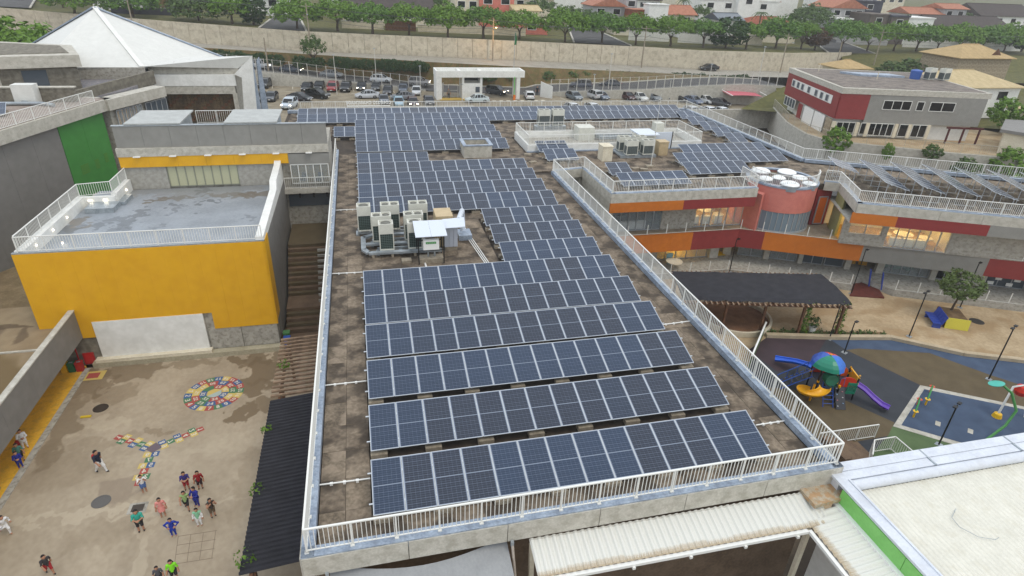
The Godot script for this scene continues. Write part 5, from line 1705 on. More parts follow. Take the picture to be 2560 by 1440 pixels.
func build_background() -> void:
	# long concrete retaining wall
	var t := thing("retaining_wall", "very long pale concrete retaining wall behind the upper street", "wall", V(0, 6.8, -140))
	for i in STREET.size() - 1:
		var p = STREET[i]
		var q = STREET[i + 1]
		var n := maxi(1, int(round(Vector2(q[0] - p[0], q[2] - p[2]).length() / 3.2)))
		for k in n:
			var f := float(k) / n + 0.0008
			var g := float(k + 1) / n - 0.0008
			var a := V(lerpf(p[0], q[0], f), lerpf(p[1], q[1], f) - 0.5, lerpf(p[2], q[2], f))
			var c := V(lerpf(p[0], q[0], g), lerpf(p[1], q[1], g) - 0.5, lerpf(p[2], q[2], g))
			var ya: float = lerpf(p[3], q[3], f)
			var yc: float = lerpf(p[3], q[3], g)
			var b := MB.new()
			var nb := V(0, 0, -0.35)
			b.quad(a, c, V(c.x, yc, c.z), V(a.x, ya, a.z))
			b.quad(V(a.x, ya, a.z), V(c.x, yc, c.z), V(c.x, yc, c.z) + nb, V(a.x, ya, a.z) + nb)
			b.quad(c + nb, a + nb, V(a.x, ya, a.z) + nb, V(c.x, yc, c.z) + nb)
			b.quad(a + nb, a, V(a.x, ya, a.z), V(a.x, ya, a.z) + nb)
			b.quad(c, c + nb, V(c.x, yc, c.z) + nb, V(c.x, yc, c.z))
			pw(t, "wall_panel", b, mats.retaining)
	# parking retaining walls and fences
	for f in [[FENCE_L, "pale retaining wall behind the cars on the gatehouse's sloping side", "white mesh fence above the wall where cars queue"], [FENCE_R, "pale retaining wall behind the cars near the pink shade sail", "white mesh fence rising towards the red and grey house"]]:
		var tt := thing("parking_wall", f[1], "wall", V(f[0][1][0], 2, f[0][1][2]))
		var pts := []
		for i in f[0].size() - 1:
			var p = f[0][i]
			var q = f[0][i + 1]
			var b := MB.new()
			for sgn in [0.0, -0.3]:
				b.quad(V(p[0], 1.8, p[2] + sgn), V(q[0], 1.8, q[2] + sgn), V(q[0], q[1], q[2] + sgn), V(p[0], p[1], p[2] + sgn))
			b.quad(V(p[0], p[1], p[2]), V(q[0], q[1], q[2]), V(q[0], q[1], q[2] - 0.3), V(p[0], p[1], p[2] - 0.3))
			pw(tt, "wall_section", b, mats.concrete)
		for p in f[0]: pts.append(V(p[0], p[1], p[2] - 0.15))
		fence(f[2], pts, 2.4, 1.75)
	# gatehouse
	t = thing("gatehouse", "white gatehouse frame with a wide flat lintel", "gatehouse", V(22, 2, -117.5))
	var m: Material = mats.white_wall
	var b := MB.new()
	b.bb(13.6, 6.25, -119.6, 30.1, 6.32, -115.9)
	pw(t, "flat_roof", b, m)
	b = MB.new()
	b.bb(13.55, 6.0, -116.0, 30.2, 7.15, -115.7)
	b.bb(13.55, 6.0, -119.9, 30.2, 7.15, -119.6)
	b.bb(13.55, 6.0, -119.6, 13.85, 7.15, -116.0); b.bb(29.9, 6.0, -119.6, 30.2, 7.15, -116.0)
	pw(t, "lintel", b, m)
	for x in [17.8, 21.7]:
		b = MB.new()
		b.bb(x, 6.3, -119.6, x + 0.5, 7.0, -116.0)
		pw(t, "roof_beam", b, m)
	b = MB.new()
	b.bb(13.6, 2, -119.8, 14.6, 6.0, -115.8)
	pw(t, "pillar", b, m)
	b = MB.new()
	b.bb(28.7, 2, -119.0, 29.4, 6.0, -115.8)
	pw(t, "pillar", b, m)
	b = MB.new()
	b.bb(18.4, 2, -119.5, 22.2, 4.9, -116.0); b.bb(18.4, 4.9, -119.5, 18.8, 6, -116.0); b.bb(21.8, 4.9, -119.5, 22.2, 6.0, -116.0)
	pw(t, "booth", b, m)
	b = MB.new()
	b.bb(18.8, 5.0, -118.6, 21.8, 5.9, -118.5)
	pw(t, "clerestory", b, mats.glass_dark)
	b = MB.new()
	b.bb(20.9, 3.3, -116.0, 21.7, 4.3, -115.96)
	pw(t, "window", b, mats.glass_mid)
	b = MB.new()
	b.bar(V(16.1, 2, -118), V(16.1, 4.4, -118), 0.08, 0.08); b.bar(V(17.9, 2, -118), V(17.9, 4.4, -118), 0.08, 0.08)
	for y in [2.2, 3.3, 4.4]: b.bar(V(16.1, y, -118), V(17.9, y, -118), 0.06, 0.06)
	pw(t, "pedestrian_gate", b, mats.rail_white)
	b = MB.new()
	b.bb(28.05, 2, -115.6, 28.45, 2.9, -115.2)
	var bar := one("barrier_post", "orange barrier cabinet at the gate with raised boom", "barrier", b, P("safety_orange", Color(0.85, 0.45, 0.08), 0.5), V(28.25, 2, -115.4))
	b = MB.new()
	b.bar(V(28.2, 2.8, -115.4), V(28.2, 6.2, -115.4), 0.09, 0.09)
	pw(bar, "boom", b, P("boom_lime", Color(0.4, 0.85, 0.35), 0.5))
	b = MB.new()
	b.ext([V2(0, 0), V2(2.6, 0), V2(2.6, 2.2), V2(0, 2.9)], Transform3D(Basis(V(0.72, 0, 0.69), Vector3.UP, V(-0.69, 0, 0.72)), V(34.2, 2, -118.2)), 0.12)
	one("white_gate_panel", "white solid gate leaf standing open beside the fence", "gate", b, m, V(35, 2, -117))
	b = MB.new()
	b.ext([V2(0, 0), V2(1.5, 0), V2(1.5, 2.4), V2(0, 2.4)], Transform3D(Basis(V(0.3, 0, -0.95), Vector3.UP, V(0.95, 0, 0.3)), V(14.9, 2, -118.5)), 0.1)
	one("white_gate_panel", "white gate leaf beside the gatehouse pillar", "gate", b, m, V(15, 2, -119))
	# flag pole, lamp posts
	t = thing("flag_pole", "tall thin pole with a hanging green flag beside the gatehouse", "flag pole", V(29.2, 2, -120.5))
	b = MB.new()
	b.tube([Vector3.ZERO, V(0, 11.5, 0)], [0.07, 0.04], 6)
	pl(t, "pole", b, mats.galvanized)
	b = MB.new()
	b.tube([V(0.1, 9.2, 0), V(0.22, 10.2, 0.05), V(0.12, 11.3, 0)], [0.22, 0.16, 0.05], 7)
	pl(t, "flag", b, P("flag_green", Color(0.1, 0.4, 0.2), 0.8))
	for q in [[-4.3, 2.0, -121.5, 7.0, "between the bright red and black parked cars"], [11.0, 2.0, -119, 5.5, "beside the white hatchback by the gatehouse"], [3.2, 2.9, -128, 6.5, "on the wall behind the dark saloon"], [44.0, 2.0, -115.5, 4.6, "beside the pale grey hatchback"], [59.0, 3.5, -113.2, 2.6, "on the wall behind the black hatchback"], [47.9, 3.6, -117.5, 6.5, "beside the passing dark grey saloon"], [78.0, 5.7, -113, 6.5, "on the road near the red and grey house"], [66.8, 2.0, -112.5, 7.0, "beside the pink shade"], [18.2, 2.0, -114.7, 3.0, "before the gatehouse booth"]]:
		var l := thing("lamp_post", "thin white lamp post " + q[4], "lamp post", V(q[0], q[1], q[2]), 0.0, "thin posts around the parking lot")
		b = MB.new()
		b.tube([Vector3.ZERO, V(0, q[3], 0)], [0.08, 0.05], 6)
		pl(l, "post", b, mats.fence_white)
		b = MB.new()
		b.box(V(0, q[3], 0), V(0.4, 0.12, 0.25))
		pl(l, "lamp_head", b, mats.galvanized)
	# standing letters on the canopy edge, read from the parking lot
	t = thing("sign_letters", "row of white standing letters seen from behind at parking lot edge", "sign", V(0.87, 8.5, -79.0))
	b = MB.new()
	b.bb(-6, 2, -79.3, 14, 8.4, -78.05)
	one("letter_ledge", "narrow concrete ledge carrying the standing letters", "ledge", b, mats.concrete_wall, V(4, 2, -81))
	var tm := TextMesh.new()
	tm.text = "COLÉGIO CHAMINADE"
	var ft := SystemFont.new()
	ft.font_names = PackedStringArray(["Droid Sans"])
	ft.font_weight = 700
	tm.font = ft
	tm.font_size = 64
	tm.pixel_size = 0.0081
	tm.depth = 0.08
	var lo := MeshInstance3D.new()
	lo.name = "letters"
	lo.mesh = tm
	lo.material_override = mats.white_paint
	lo.rotation.y = PI
	lo.position = V(0, 0.4, 0)
	t.add_child(lo)
	b = MB.new()
	b.bb(-1.7, 8.42, -79.06, 3.45, 8.56, -78.94)
	pw(t, "letter_rail", b, mats.white_paint)
	# pink shade sail over a parking bay
	t = thing("pink_shade", "pink fabric shade on white arms over a parking bay", "shade", V(70, 2, -110))
	b = MB.new()
	var g := []
	for i in 7:
		var row := []
		for j in 5:
			var u := i / 6.0
			var v := j / 4.0
			row.append(V(68.4 + u * 6.2 + v * 0.6, 4.9 + sin(u * PI) * 0.12 - v * 0.9 - sin(v * PI) * 0.15, -112.2 + u * 1.3 + v * 4.6))
		g.append(row)
	for i in 6:
		for j in 4: b.quad(g[i][j + 1], g[i + 1][j + 1], g[i + 1][j], g[i][j])
	pw(t, "fabric", b, P("pink_fabric", Color(0.74, 0.4, 0.44), 0.85))
	for q in [[67.9, -111.9], [74.9, -110.4]]:
		b = MB.new()
		b.tube([V(q[0], 2, q[1]), V(q[0] + 0.2, 5.0, q[1] - 0.4), V(q[0] + 1.4, 4.0, q[1] + 4.6)], 0.08, 6)
		pw(t, "arm", b, mats.white_paint)
	# utility poles and wires
	var poles := []
	for q in [[-44.5, 8.0, -150.0, 9.5], [-9.2, 7.1, -138.2, 9.3], [28.2, 6.1, -136.0, 8.6], [61.8, 5.3, -133.5, 8.6], [96.5, 4.5, -132.0, 8.5], [127.0, 4.2, -137.5, 9.5]]:
		var base := V(q[0], q[1], q[2])
		utility_pole("concrete utility pole standing before the long retaining wall", base, q[3], true, poles.size() == 2)
		poles.append(base + V(0, q[3] - 0.45, 0))
	utility_pole("leaning pale pole beside the queueing cars", V(-17.2, 4.6, -132.6), 6.0, false)
	utility_pole("pale pole standing at the end of the long wall", V(113, 3.8, -134), 7.5, false)
	b = MB.new()
	b.tube([V(-10.5, 10.5, -160), V(-10.5, 19, -160)], [0.15, 0.1], 6)
	t = thing("power_lines", "thin dark power lines strung between the street poles", "wires", poles[0])
	b = MB.new()
	poles.push_front(V(-95, 18.6, -165)); poles.append(V(190, 12.5, -146))
	for i in poles.size() - 1:
		for e in [-0.9, 0.0, 0.9]:
			var pts := []
			for k in 9:
				var f := k / 8.0
				pts.append(poles[i].lerp(poles[i + 1], f) + V(e, -sin(f * PI) * 0.7, 0))
			b.tube(pts, 0.018, 4, false)
		for y in [-1.6, -2.3]:
			var pts := []
			for k in 9:
				var f := k / 8.0
				pts.append(poles[i].lerp(poles[i + 1], f) + V(0, y - sin(f * PI) * 0.9, 0))
			b.tube(pts, 0.025, 4, false)
	pw(t, "wire", b, P("wire_dark", Color(0.25, 0.25, 0.26), 0.6))
	# houses on the terrace
	build_houses()

# roof over a rectangle: kind "hip", "gable" (ridge along x), "gable_z" (ridge along z), "flat"
func roof_shape(kind: String, x0: float, x1: float, z0: float, z1: float, y: float, h: float, ov := 0.6) -> MB:
	var b := MB.new()
	x0 -= ov; x1 += ov
	var za := maxf(z0, z1) + ov
	var zb := minf(z0, z1) - ov
	var xm := (x0 + x1) / 2
	var zm := (za + zb) / 2
	var A := V(x0, y, za)
	var B := V(x1, y, za)
	var D := V(x1, y, zb)
	var E := V(x0, y, zb)
	if kind == "flat":
		b.bb(x0, y, zb, x1, y + h, za)
		return b
	var r0: Vector3
	var r1: Vector3
	if kind == "hip":
		var k := minf((x1 - x0) / 2, (za - zb) / 2) * 0.95
		if x1 - x0 > za - zb:
			r0 = V(x0 + k, y + h, zm); r1 = V(x1 - k, y + h, zm)
		else:
			r0 = V(xm, y + h, za - k); r1 = V(xm, y + h, zb + k)
	elif kind == "gable":
		r0 = V(x0, y + h, zm); r1 = V(x1, y + h, zm)
	else:
		r0 = V(xm, y + h, za); r1 = V(xm, y + h, zb)
	if x1 - x0 > za - zb and kind == "hip" or kind == "gable":
		b.quad(A, B, r1, r0); b.quad(D, E, r0, r1); b.tri(E, A, r0); b.tri(B, D, r1)
	else:
		b.quad(B, D, r1, r0); b.quad(E, A, r0, r1); b.tri(A, B, r0); b.tri(D, E, r1)
	b.quad(E, D, B, A)
	b.bar(r0 + V(0, 0.03, 0), r1 + V(0, 0.03, 0), 0.25, 0.12)
	for e in [[A, B], [B, D], [E, A]]:
		b.bar(e[0] - V(0, 0.06, 0), e[1] - V(0, 0.06, 0), 0.1, 0.14)
	return b

# vols: [x0, x1, z_front, depth, y0, y1, wall, roof kind, roof height, roof material, windows]
func house(label: String, vols: Array) -> Node3D:
	var f = vols[0]
	var t := thing("house", label, "house", V((f[0] + f[1]) / 2, f[4], f[2] - f[3] / 2), 0.0, "houses above the long wall")
	for v in vols:
		var b := MB.new()
		b.bb(v[0], v[4] - 1.0, v[2] - v[3], v[1], v[5], v[2])
		pw(t, "wall", b, v[6])
		if v[7]:
			pw(t, "roof", roof_shape(v[7], v[0], v[1], v[2], v[2] - v[3], v[5], v[8], 0.25 if v[7] == "flat" else 0.6), v[9])
		var n: int = v[10]
		for k in n:
			var w: float = (v[1] - v[0]) / n
			var cx: float = v[0] + w * (k + 0.5)
			var hh := minf(1.5, (v[5] - v[4]) * 0.4)
			var wy: float = v[5] - 0.7 - hh / 2
			b = MB.new()
			var hw := minf(w * 0.32, 1.1)
			for s in [-1, 1]:
				b.box(V(cx + s * hw, wy, v[2] + 0.03), V(0.1, hh, 0.1)); b.box(V(cx, wy + s * hh / 2, v[2] + 0.03), V(hw * 2 + 0.1, 0.1, 0.1))
			var win := pw(t, "window", b, mats.white_paint)
			b = MB.new()
			b.box(V(cx, wy, v[2] + 0.01), V(hw * 2 - 0.1, hh - 0.1, 0.04))
			pw(win, "pane", b, mats.glass_dark)
	return t

func build_houses() -> void:
	var W: Material = mats.white_wall
	var Cr: Material = mats.cream_wall
	var Gw: Material = G("grey_wall", Color(0.6, 0.6, 0.6), Color(0.68, 0.68, 0.68), 5, 0.85, 90)
	var Dk: Material = G("dark_wall", Color(0.2, 0.2, 0.24), Color(0.26, 0.26, 0.3), 5, 0.8, 91)
	var Br: Material = G("brown_wall", Color(0.34, 0.3, 0.27), Color(0.4, 0.36, 0.33), 5, 0.8, 92)
	var Pk: Material = G("salmon_wall", Color(0.74, 0.42, 0.36), Color(0.8, 0.47, 0.41), 5, 0.85, 93)
	house("white house above a dark blue garden wall", [[-59, -49, -174, 9, 11.5, 15.8, W, "hip", 2.0, mats.dark_tile, 3]])
	house("white house beside the grassy side street", [[-27, -16, -175, 9, 11, 15.6, W, "gable", 2.2, mats.clay_tile, 3]])
	house("low house with a wide dark brown tiled roof", [[-2.7, 18.7, -163, 14, 10.5, 14.2, Cr, "gable", 2.6, mats.dark_tile, 5], [-2.7, 4, -157, 5, 10.4, 13.0, Cr, "flat", 0.3, mats.dark_tile, 2]])
	house("salmon pink house with a cream side wing", [[30.3, 39.2, -164, 10, 10, 18, Pk, "flat", 0.4, Cr, 2], [24.5, 30.3, -164.5, 9, 10, 17.0, Cr, "flat", 0.3, Cr, 2], [38.6, 44.9, -160, 8, 9.6, 14.8, Cr, "gable", 1.0, mats.straw_tile, 1], [38.0, 46.2, -156.5, 5, 9.6, 12.6, Pk, "flat", 0.3, Cr, 1]])
	house("grey house with an orange gable beside a tall white wall", [[65.5, 75, -178, 9, 9, 15.4, Gw, "gable_z", 2.2, mats.orange_tile, 2], [76, 79.5, -180, 7, 9, 17.5, Gw, "flat", 0.3, Gw, 1], [74.6, 79.9, -171, 6, 9, 14.9, mats.clay_tile, "flat", 0.2, mats.orange_tile, 0], [77.9, 83.6, -168, 4, 9, 16.5, W, "flat", 0.2, W, 0], [84.0, 94.0, -172, 9, 9, 14.0, Cr, "gable", 2.2, mats.orange_tile, 2], [66.5, 77.0, -163, 6, 8.8, 11.9, Cr, "hip", 1.4, mats.dark_tile, 3], [85, 94.5, -162, 6, 8.8, 11.6, W, "hip", 1.5, mats.dark_tile, 3]])
	house("large white modern house behind a clay tiled bungalow", [[101, 127, -182, 12, 8, 17.6, W, "flat", 0.4, W, 4], [112, 119, -180, 6, 8, 19.0, W, "flat", 0.4, W, 1]])
	house("clay tiled bungalow with a dark solar roof part", [[104.5, 120, -161, 9, 8, 12.6, Cr, "hip", 1.9, mats.clay_tile, 4], [97.5, 104.3, -164, 8, 8, 13.4, W, "gable", 1.6, mats.glass_mid, 2]])
	house("pale grey house with an orange tiled gable roof", [[145, 157, -180, 11, 8, 16.6, Gw, "gable_z", 2.6, mats.orange_tile, 3], [144, 150, -176, 5, 8, 13.5, Gw, "flat", 0.4, W, 2]])
	house("dark brown and charcoal modern block house", [[151.8, 158.5, -171, 9, 8, 15.2, Br, "flat", 0.4, Br, 1], [158.6, 165, -170, 8, 8, 14.9, Br, "flat", 0.5, Dk, 1], [155, 164, -181, 8, 8, 18.4, Dk, "flat", 0.4, Dk, 1]])
	house("white walled house with an orange tiled roof behind", [[165.2, 175.5, -171, 8, 8, 14.6, W, "flat", 0.3, W, 0], [180, 193.6, -186, 9, 8, 15.2, W, "gable", 1.8, mats.orange_tile, 3], [193.7, 203, -186, 9, 8, 17.0, Gw, "gable", 1.4, mats.orange_tile, 2]])
	house("wide dark tiled house with a white gable end", [[177, 206, -171, 13, 7.5, 12.4, W, "gable", 3.0, mats.dark_tile, 5]])
	house("white house with a steep dark roof and green awning", [[214, 238, -190, 14, 8, 15.0, W, "gable", 3.6, mats.dark_tile, 4]])
	house("pale house with a reddish roof far behind the trees", [[45, 62, -205, 12, 10, 15.6, Cr, "hip", 2.2, mats.clay_tile, 4]])
	house("pale house with a grey roof far behind palm trees", [[84, 100, -208, 12, 10, 16.0, W, "gable", 2.4, mats.dark_tile, 4]])
	house("far orange roofed house between two white houses", [[128, 143, -205, 10, 9, 16.8, Cr, "hip", 2.0, mats.orange_tile, 3]])
	house("far cream house behind the brown tiled roof", [[2, 22, -200, 10, 11, 18.0, Cr, "gable", 2.2, mats.clay_tile, 4]])
	for q in [["far white house with an orange roof above the brown roofed house", -8, -214, 16], ["far cream house above the salmon pink house", 34, -220, 17], ["far white house above the grey gabled house", 66, -226, 18], ["far cream house above the large modern house", 118, -232, 19], ["far white house above the dark modern block", 152, -230, 20], ["far cream house above the dark tiled house", 206, -235, 19], ["far white house above the grassy side street", -40, -215, 15], ["far cream house above the dark blue garden wall", -70, -222, 15]]:
		house(q[0], [[q[1], q[1] + 17.0, q[2], 12, 11, q[3], W if q[0][4] == "w" else Cr, "hip", 2.4, mats.orange_tile if q[3] % 2 else mats.dark_tile, 4]])
	house("far white house behind the charcoal block house", [[166, 186, -212, 11, 9, 19.0, W, "hip", 2.2, mats.orange_tile, 4]])
	# garden walls and gates along the terrace
	for q in [["cream garden wall with brown posts before the dark roofed house", -3.0, 6.3, -154.5, 10.2, 12.0, Cr], ["brown timber garden gate in a cream frame", 6.6, 13.6, -153.5, 10.1, 12.4, mats.timber], ["cream garden wall beside the brown timber gate", 14.0, 29.0, -153.0, 9.9, 11.6, Cr], ["low cream wall before the salmon pink house", 29.4, 39.5, -152.2, 9.6, 11.4, Cr], ["white ribbed garden fence behind round street trees", 66.0, 77.0, -152.0, 8.8, 11.2, W], ["white garage door wall behind the dark green tree", 79.0, 92.0, -151.0, 8.5, 11.4, W], ["dark blue garden wall below the white house", -53, -40, -166, 11.4, 13.0, Dk], ["reddish earth wall beside the dull green tree", -47, -38, -172, 11.4, 15.2, mats.bank_soil], ["pale wall beside the clay tiled bungalow", 94, 104, -152.5, 8.2, 10.6, Cr], ["grey garden wall under the pale grey house", 138, 156, -166, 7.6, 10.5, Gw], ["white garden wall under the dark tiled house", 160, 205, -164, 7.3, 9.8, W]]:
		var b := MB.new()
		b.bb(q[1], q[4] - 1, q[3] - 0.3, q[2], q[5], q[3])
		var o := one("garden_wall", q[0], "wall", b, q[6], V((q[1] + q[2]) / 2, q[4], q[3]))
		b = MB.new()
		b.bb(q[1] - 0.05, q[5], q[3] - 0.36, q[2] + 0.05, q[5] + 0.1, q[3] + 0.06)
		pw(o, "wall_cap", b, mats.concrete)
	# sand coloured roofs near the red house
	house("stone house with a wide hipped sand coloured tile roof", [[126, 140, -113, 10, 6.5, 10.5, mats.stone, "hip", 2.3, mats.sand_tile, 0]])
	var b := MB.new()
	b.ext([V2(-1.2, 0), V2(1.2, 0), V2(0, 1.3)], Transform3D(Basis(), V(133, 11.3, -111.2)), 0.15)
	one("roof_dormer", "small dark triangular dormer vent on sand coloured roof", "dormer", b, mats.timber, V(133, 11.3, -111))
	house("low house with a straw coloured hipped roof", [[95, 111, -86, 11, 5, 9.2, W, "hip", 2.0, mats.straw_tile, 3]])
	house("small sand roofed pavilion behind the red house", [[86.5, 92.5, -101, 5, 5, 10.0, Cr, "hip", 1.2, mats.sand_tile, 0]])
	house("pale low house with curved wall by round bush", [[101, 116, -70, 9, 4, 7.2, Cr, "flat", 0.3, mats.straw_tile, 2]])

func build_house_right() -> void:
	var t := thing("red_grey_house", "two storey house with red corner cladding and grey front", "house", V(78, 4.2, -83))
	var A := V2(72.28, -96.21)
	var B := V2(67.41, -77.3)
	var D := V2(88.02, -72.29)
	var E := V2(93.5, -91)
	var b := MB.new()
	var e0 := (B - A).normalized()
	var e1 := (D - B).normalized()
	var n0 := Vector2(-1, -0.25).normalized()
	var n1 := Vector2(-0.23, 0.97).normalized()
	b.prism([A.lerp(B, 0.02) + V2(0.8, 0.2), B + V2(0.5, -0.8), D + V2(-0.5, -0.6), E], 3.6, 9.9)
	pw(t, "wall", b, mats.white_wall)
	# red corner: side and first third of the front
	band(t, "red_cladding", A, B, 6.4, 9.98, mats.red_clad, 0.3, 3.0)
	band(t, "red_cladding", B, B.lerp(D, 0.2), 6.4, 9.98, mats.red_clad, 0.3, 2.2)
	band(t, "grey_cladding", B.lerp(D, 0.2), D, 6.0, 9.98, mats.grey_clad, 0.3, 2.1)
	b = MB.new()
	b.prism([A - V2(0.2, 0.2), B + V2(-0.2, 0.25), D + V2(0.3, 0.2), E + V2(0.2, -0.2)], 9.98, 10.75)
	pw(t, "roof_edge", b, mats.concrete)
	b = MB.new()
	b.prism([A.lerp(B, 0.05) + V2(0.6, 0), B + V2(0.5, -0.5), D + V2(-0.3, -0.4), E + V2(-0.5, 0.3)], 10.75, 10.8)
	pw(t, "roof", b, G("stained_roof", Color(0.4, 0.37, 0.35), Color(0.54, 0.5, 0.46), 7, 0.93, 94, {"stain": Color(0.32, 0.29, 0.27), "at": 0.55, "patch": 0.02}))
	var on0 := func(f: float, y: float) -> Vector3:
		var q := A.lerp(B, f) + n0 * 0.2
		return V(q.x, y, q.y)
	var on1 := func(f: float, y: float) -> Vector3:
		var q := B.lerp(D, f) + n1 * 0.2
		return V(q.x, y, q.y)
	var d0 := V(e0.x, 0, e0.y)
	var d1 := V(e1.x, 0, e1.y)
	var o0 := V(n0.x, 0, n0.y)
	var o1 := V(n1.x, 0, n1.y)
	b = MB.new()
	b.bar(on0.call(0.12, 8.7), on0.call(0.9, 8.7), 0.06, 1.2)
	pw(t, "white_window_strip", b, mats.white_wall)
	for f in [0.14, 0.24, 0.33, 0.46, 0.6, 0.7, 0.8]:
		window(t, on0.call(f, 8.25) + o0 * 0.05, d0, 0.9, 0.9, 1, mats.glass_mid, mats.mull_grey, o0)
	for q in [[0.3, 0.28, 3], [0.53, 0.07, 1], [0.62, 0.25, 2]]:
		var f: float = q[0] + 0.01
		window(t, on1.call(q[0], 8.0), d1, 20.6 * q[1] * 0.7, 1.25, q[2], mats.glass_dark, mats.rail_white, o1)
	# ground floor
	window(t, on0.call(0.05, 4.9), d0, 4.5, 1.4, 4, mats.glass_mid, mats.rail_white, o0)
	b = MB.new()
	b.bar(on0.call(0.36, 5.0) , on0.call(0.44, 5.0), 0.06, 2.4)
	pw(t, "red_door", b, mats.red_clad)
	for k in 2:
		b = MB.new()
		b.bar(on0.call(0.48 + k * 0.2, 5.0), on0.call(0.665 + k * 0.2, 5.0), 0.08, 2.5)
		pw(t, "white_garage_door", b, mats.white_paint)
	b = MB.new()
	b.bar(on0.call(0.89, 5.0), on0.call(0.99, 5.0), 0.1, 2.5)
	pw(t, "stone_pier", b, mats.stone)
	for q in [[0.02, 0.13, 3], [0.19, 0.04, 1], [0.25, 0.17, 4], [0.46, 0.06, 1], [0.55, 0.1, 2]]:
		window(t, on1.call(q[0], 4.2), d1, 21.0 * q[1], 1.75, q[2], mats.glass_dark, mats.rail_white, o1)
	for f in [0.0, 0.165, 0.235, 0.435, 0.53, 0.66]:
		b = MB.new()
		var p: Vector3 = on1.call(f, 5.0)
		b.box(p, V(0.5, 2.0, 0.3), Basis(d1, Vector3.UP, o1))
		pw(t, "pier", b, mats.cream_wall)
	# red pergola porch
	b = MB.new()
	for f in [0.76, 0.86, 0.97]:
		b.bar(on1.call(f, 3.8) + o1 * 1.5, on1.call(f, 6.0) + o1 * 1.5, 0.2, 0.2)
	b.bar(on1.call(0.74, 6.05) + o1 * 1.5, on1.call(0.99, 6.05) + o1 * 1.5, 0.25, 0.25)
	pw(t, "red_porch", b, G("maroon_wood", Color(0.26, 0.08, 0.08), Color(0.34, 0.12, 0.11), 2, 0.7, 95))
	# roof things
	b = MB.new()
	b.prism([V2(77, -90), V2(84.5, -87.8), V2(85.3, -85.2), V2(78.5, -87)], 10.8, 11.1)
	one("roof_hatch_sheet", "flat blue grey sheet covering a hatch on house roof", "hatch", b, mats.coping, V(81, 10.8, -87.5))
	b = MB.new()
	b.lathe([V2(0.75, 0), V2(0.85, 1.2), V2(0.8, 1.3), V2(0.2, 1.45), V2(0.01, 1.45)], V(86.6, 10.8, -84.5), 20)
	one("water_tank", "round blue water tank on the house roof", "water tank", b, P("tank_blue", Color(0.2, 0.34, 0.62), 0.5), V(86.6, 10.8, -84.5))
	for q in [[88.4, -83.6], [90.6, -83.0]]:
		ac_unit("large grey air conditioner on the red and grey house roof", V(q[0], 10.85, q[1]), V(1.6, 1.7, 1.0), 0.23, "air conditioners on the house roof", false)
	for q in [[74.5, -92], [79.0, -84]]:
		b = MB.new()
		b.tube([V(q[0], 10.8, q[1]), V(q[0], 11.9, q[1])], 0.07, 6)
		one("vent_pipe", "thin pale vent pipe on the house roof", "pipe", b, mats.cream_wall, V(q[0], 10.8, q[1]), "vent pipes on the house roof")
	# fence, retaining wall, garden side
	var line := [V(71.5, 3.9, -97.5), V(66.3, 3.9, -86.0), V(64.4, 3.9, -78.7), V(65.2, 3.9, -74.6), V(77.6, 3.9, -67.3), V(92, 3.9, -60.5)]
	var w := thing("house_retaining_wall", "concrete retaining wall below the red and grey house", "wall", V(65, 0, -78))
	for i in line.size() - 1:
		b = MB.new()
		var a: Vector3 = line[i]
		var c: Vector3 = line[i + 1]
		b.bar(V(a.x, 1.9, a.z), V(c.x, 1.9, c.z), 0.35, 4.0)
		pw(w, "wall_section", b, mats.concrete)
	b = MB.new()
	b.prism([V2(66.5, -85.5), V2(64.6, -78.6), V2(65.3, -74.8), V2(77.6, -67.5), V2(92, -60.7), V2(99, -76), V2(93, -92), V2(72, -97)], 3.0, 3.75)
	struct("house_terrace_ground", b, mats.sand_path)
	railing("pale garden fence with square posts before the red house", line, {"h": 1.35, "step": 2.3, "gap": 0.25, "mat": P("fence_beige", Color(0.68, 0.66, 0.6), 0.7)})
	# wall at the end of the parking lot
	b = MB.new()
	b.bb(43, 0.2, -97.6, 71.5, 3.6, -97.2); b.bar(V(71.5, 2.0, -97.4), V(81, 2.0, -101.4), 0.4, 3.6)
	one("parking_end_wall", "long grey wall closing the parking lot before the house", "wall", b, mats.concrete, V(56, 0.5, -97.4))
	b = MB.new()
	b.sheet([V2(43, -98), V2(66, -98), V2(66, -55), V2(95, -40), V2(95, -30), V2(60, -42), V2(43, -54)], 0.3)
	struct("service_road", b, mats.asphalt)
	b = MB.new()
	b.bb(56.2, 0.35, -80.4, 58.1, 1.2, -76.2); b.bb(56.35, 1.2, -79.8, 57.95, 1.95, -77.2)
	var van := one("small_van", "small white van parked below the house retaining wall", "van", b, mats.white_paint, V(57.1, 0.35, -78))
	b = MB.new()
	b.bb(56.33, 1.3, -79.6, 57.97, 1.75, -77.3)
	pw(van, "window_band", b, mats.glass_dark)
	# neighbour garage
	t = thing("garage_house", "low house with grey flat roof and wide brown garage door", "house", V(93, 3.5, -62))
	b = MB.new()
	b.prism([V2(86.2, -66.5), V2(89.2, -62.5), V2(104, -56.5), V2(108, -66), V2(93, -72)], 2, 6.6)
	pw(t, "wall", b, mats.cream_wall)
	b = MB.new()
	b.prism([V2(85.6, -66.8), V2(88.8, -62.0), V2(104.5, -55.8), V2(108.6, -66.3), V2(93, -72.5)], 6.6, 7.0)
	pw(t, "roof", b, mats.grey_clad_dark)
	b = MB.new()
	b.bar(V(90.2, 4.9, -61.95), V(103.5, 4.9, -56.5), 0.12, 2.0)
	pw(t, "garage_door", b, G("garage_brown", Color(0.36, 0.24, 0.2), Color(0.43, 0.29, 0.25), 2, 0.7, 96))
	# stair with white rails beside the grass slope
	railing("white zigzag stair railing at the grassy slope by pink shade", [V(76.5, 2.0, -106.5), V(78, 3.4, -104.2), V(75.5, 2.2, -101.8), V(78.2, 2.0, -100)], {"h": 1.1, "gap": 0.3, "step": 1.2})
	b = MB.new()
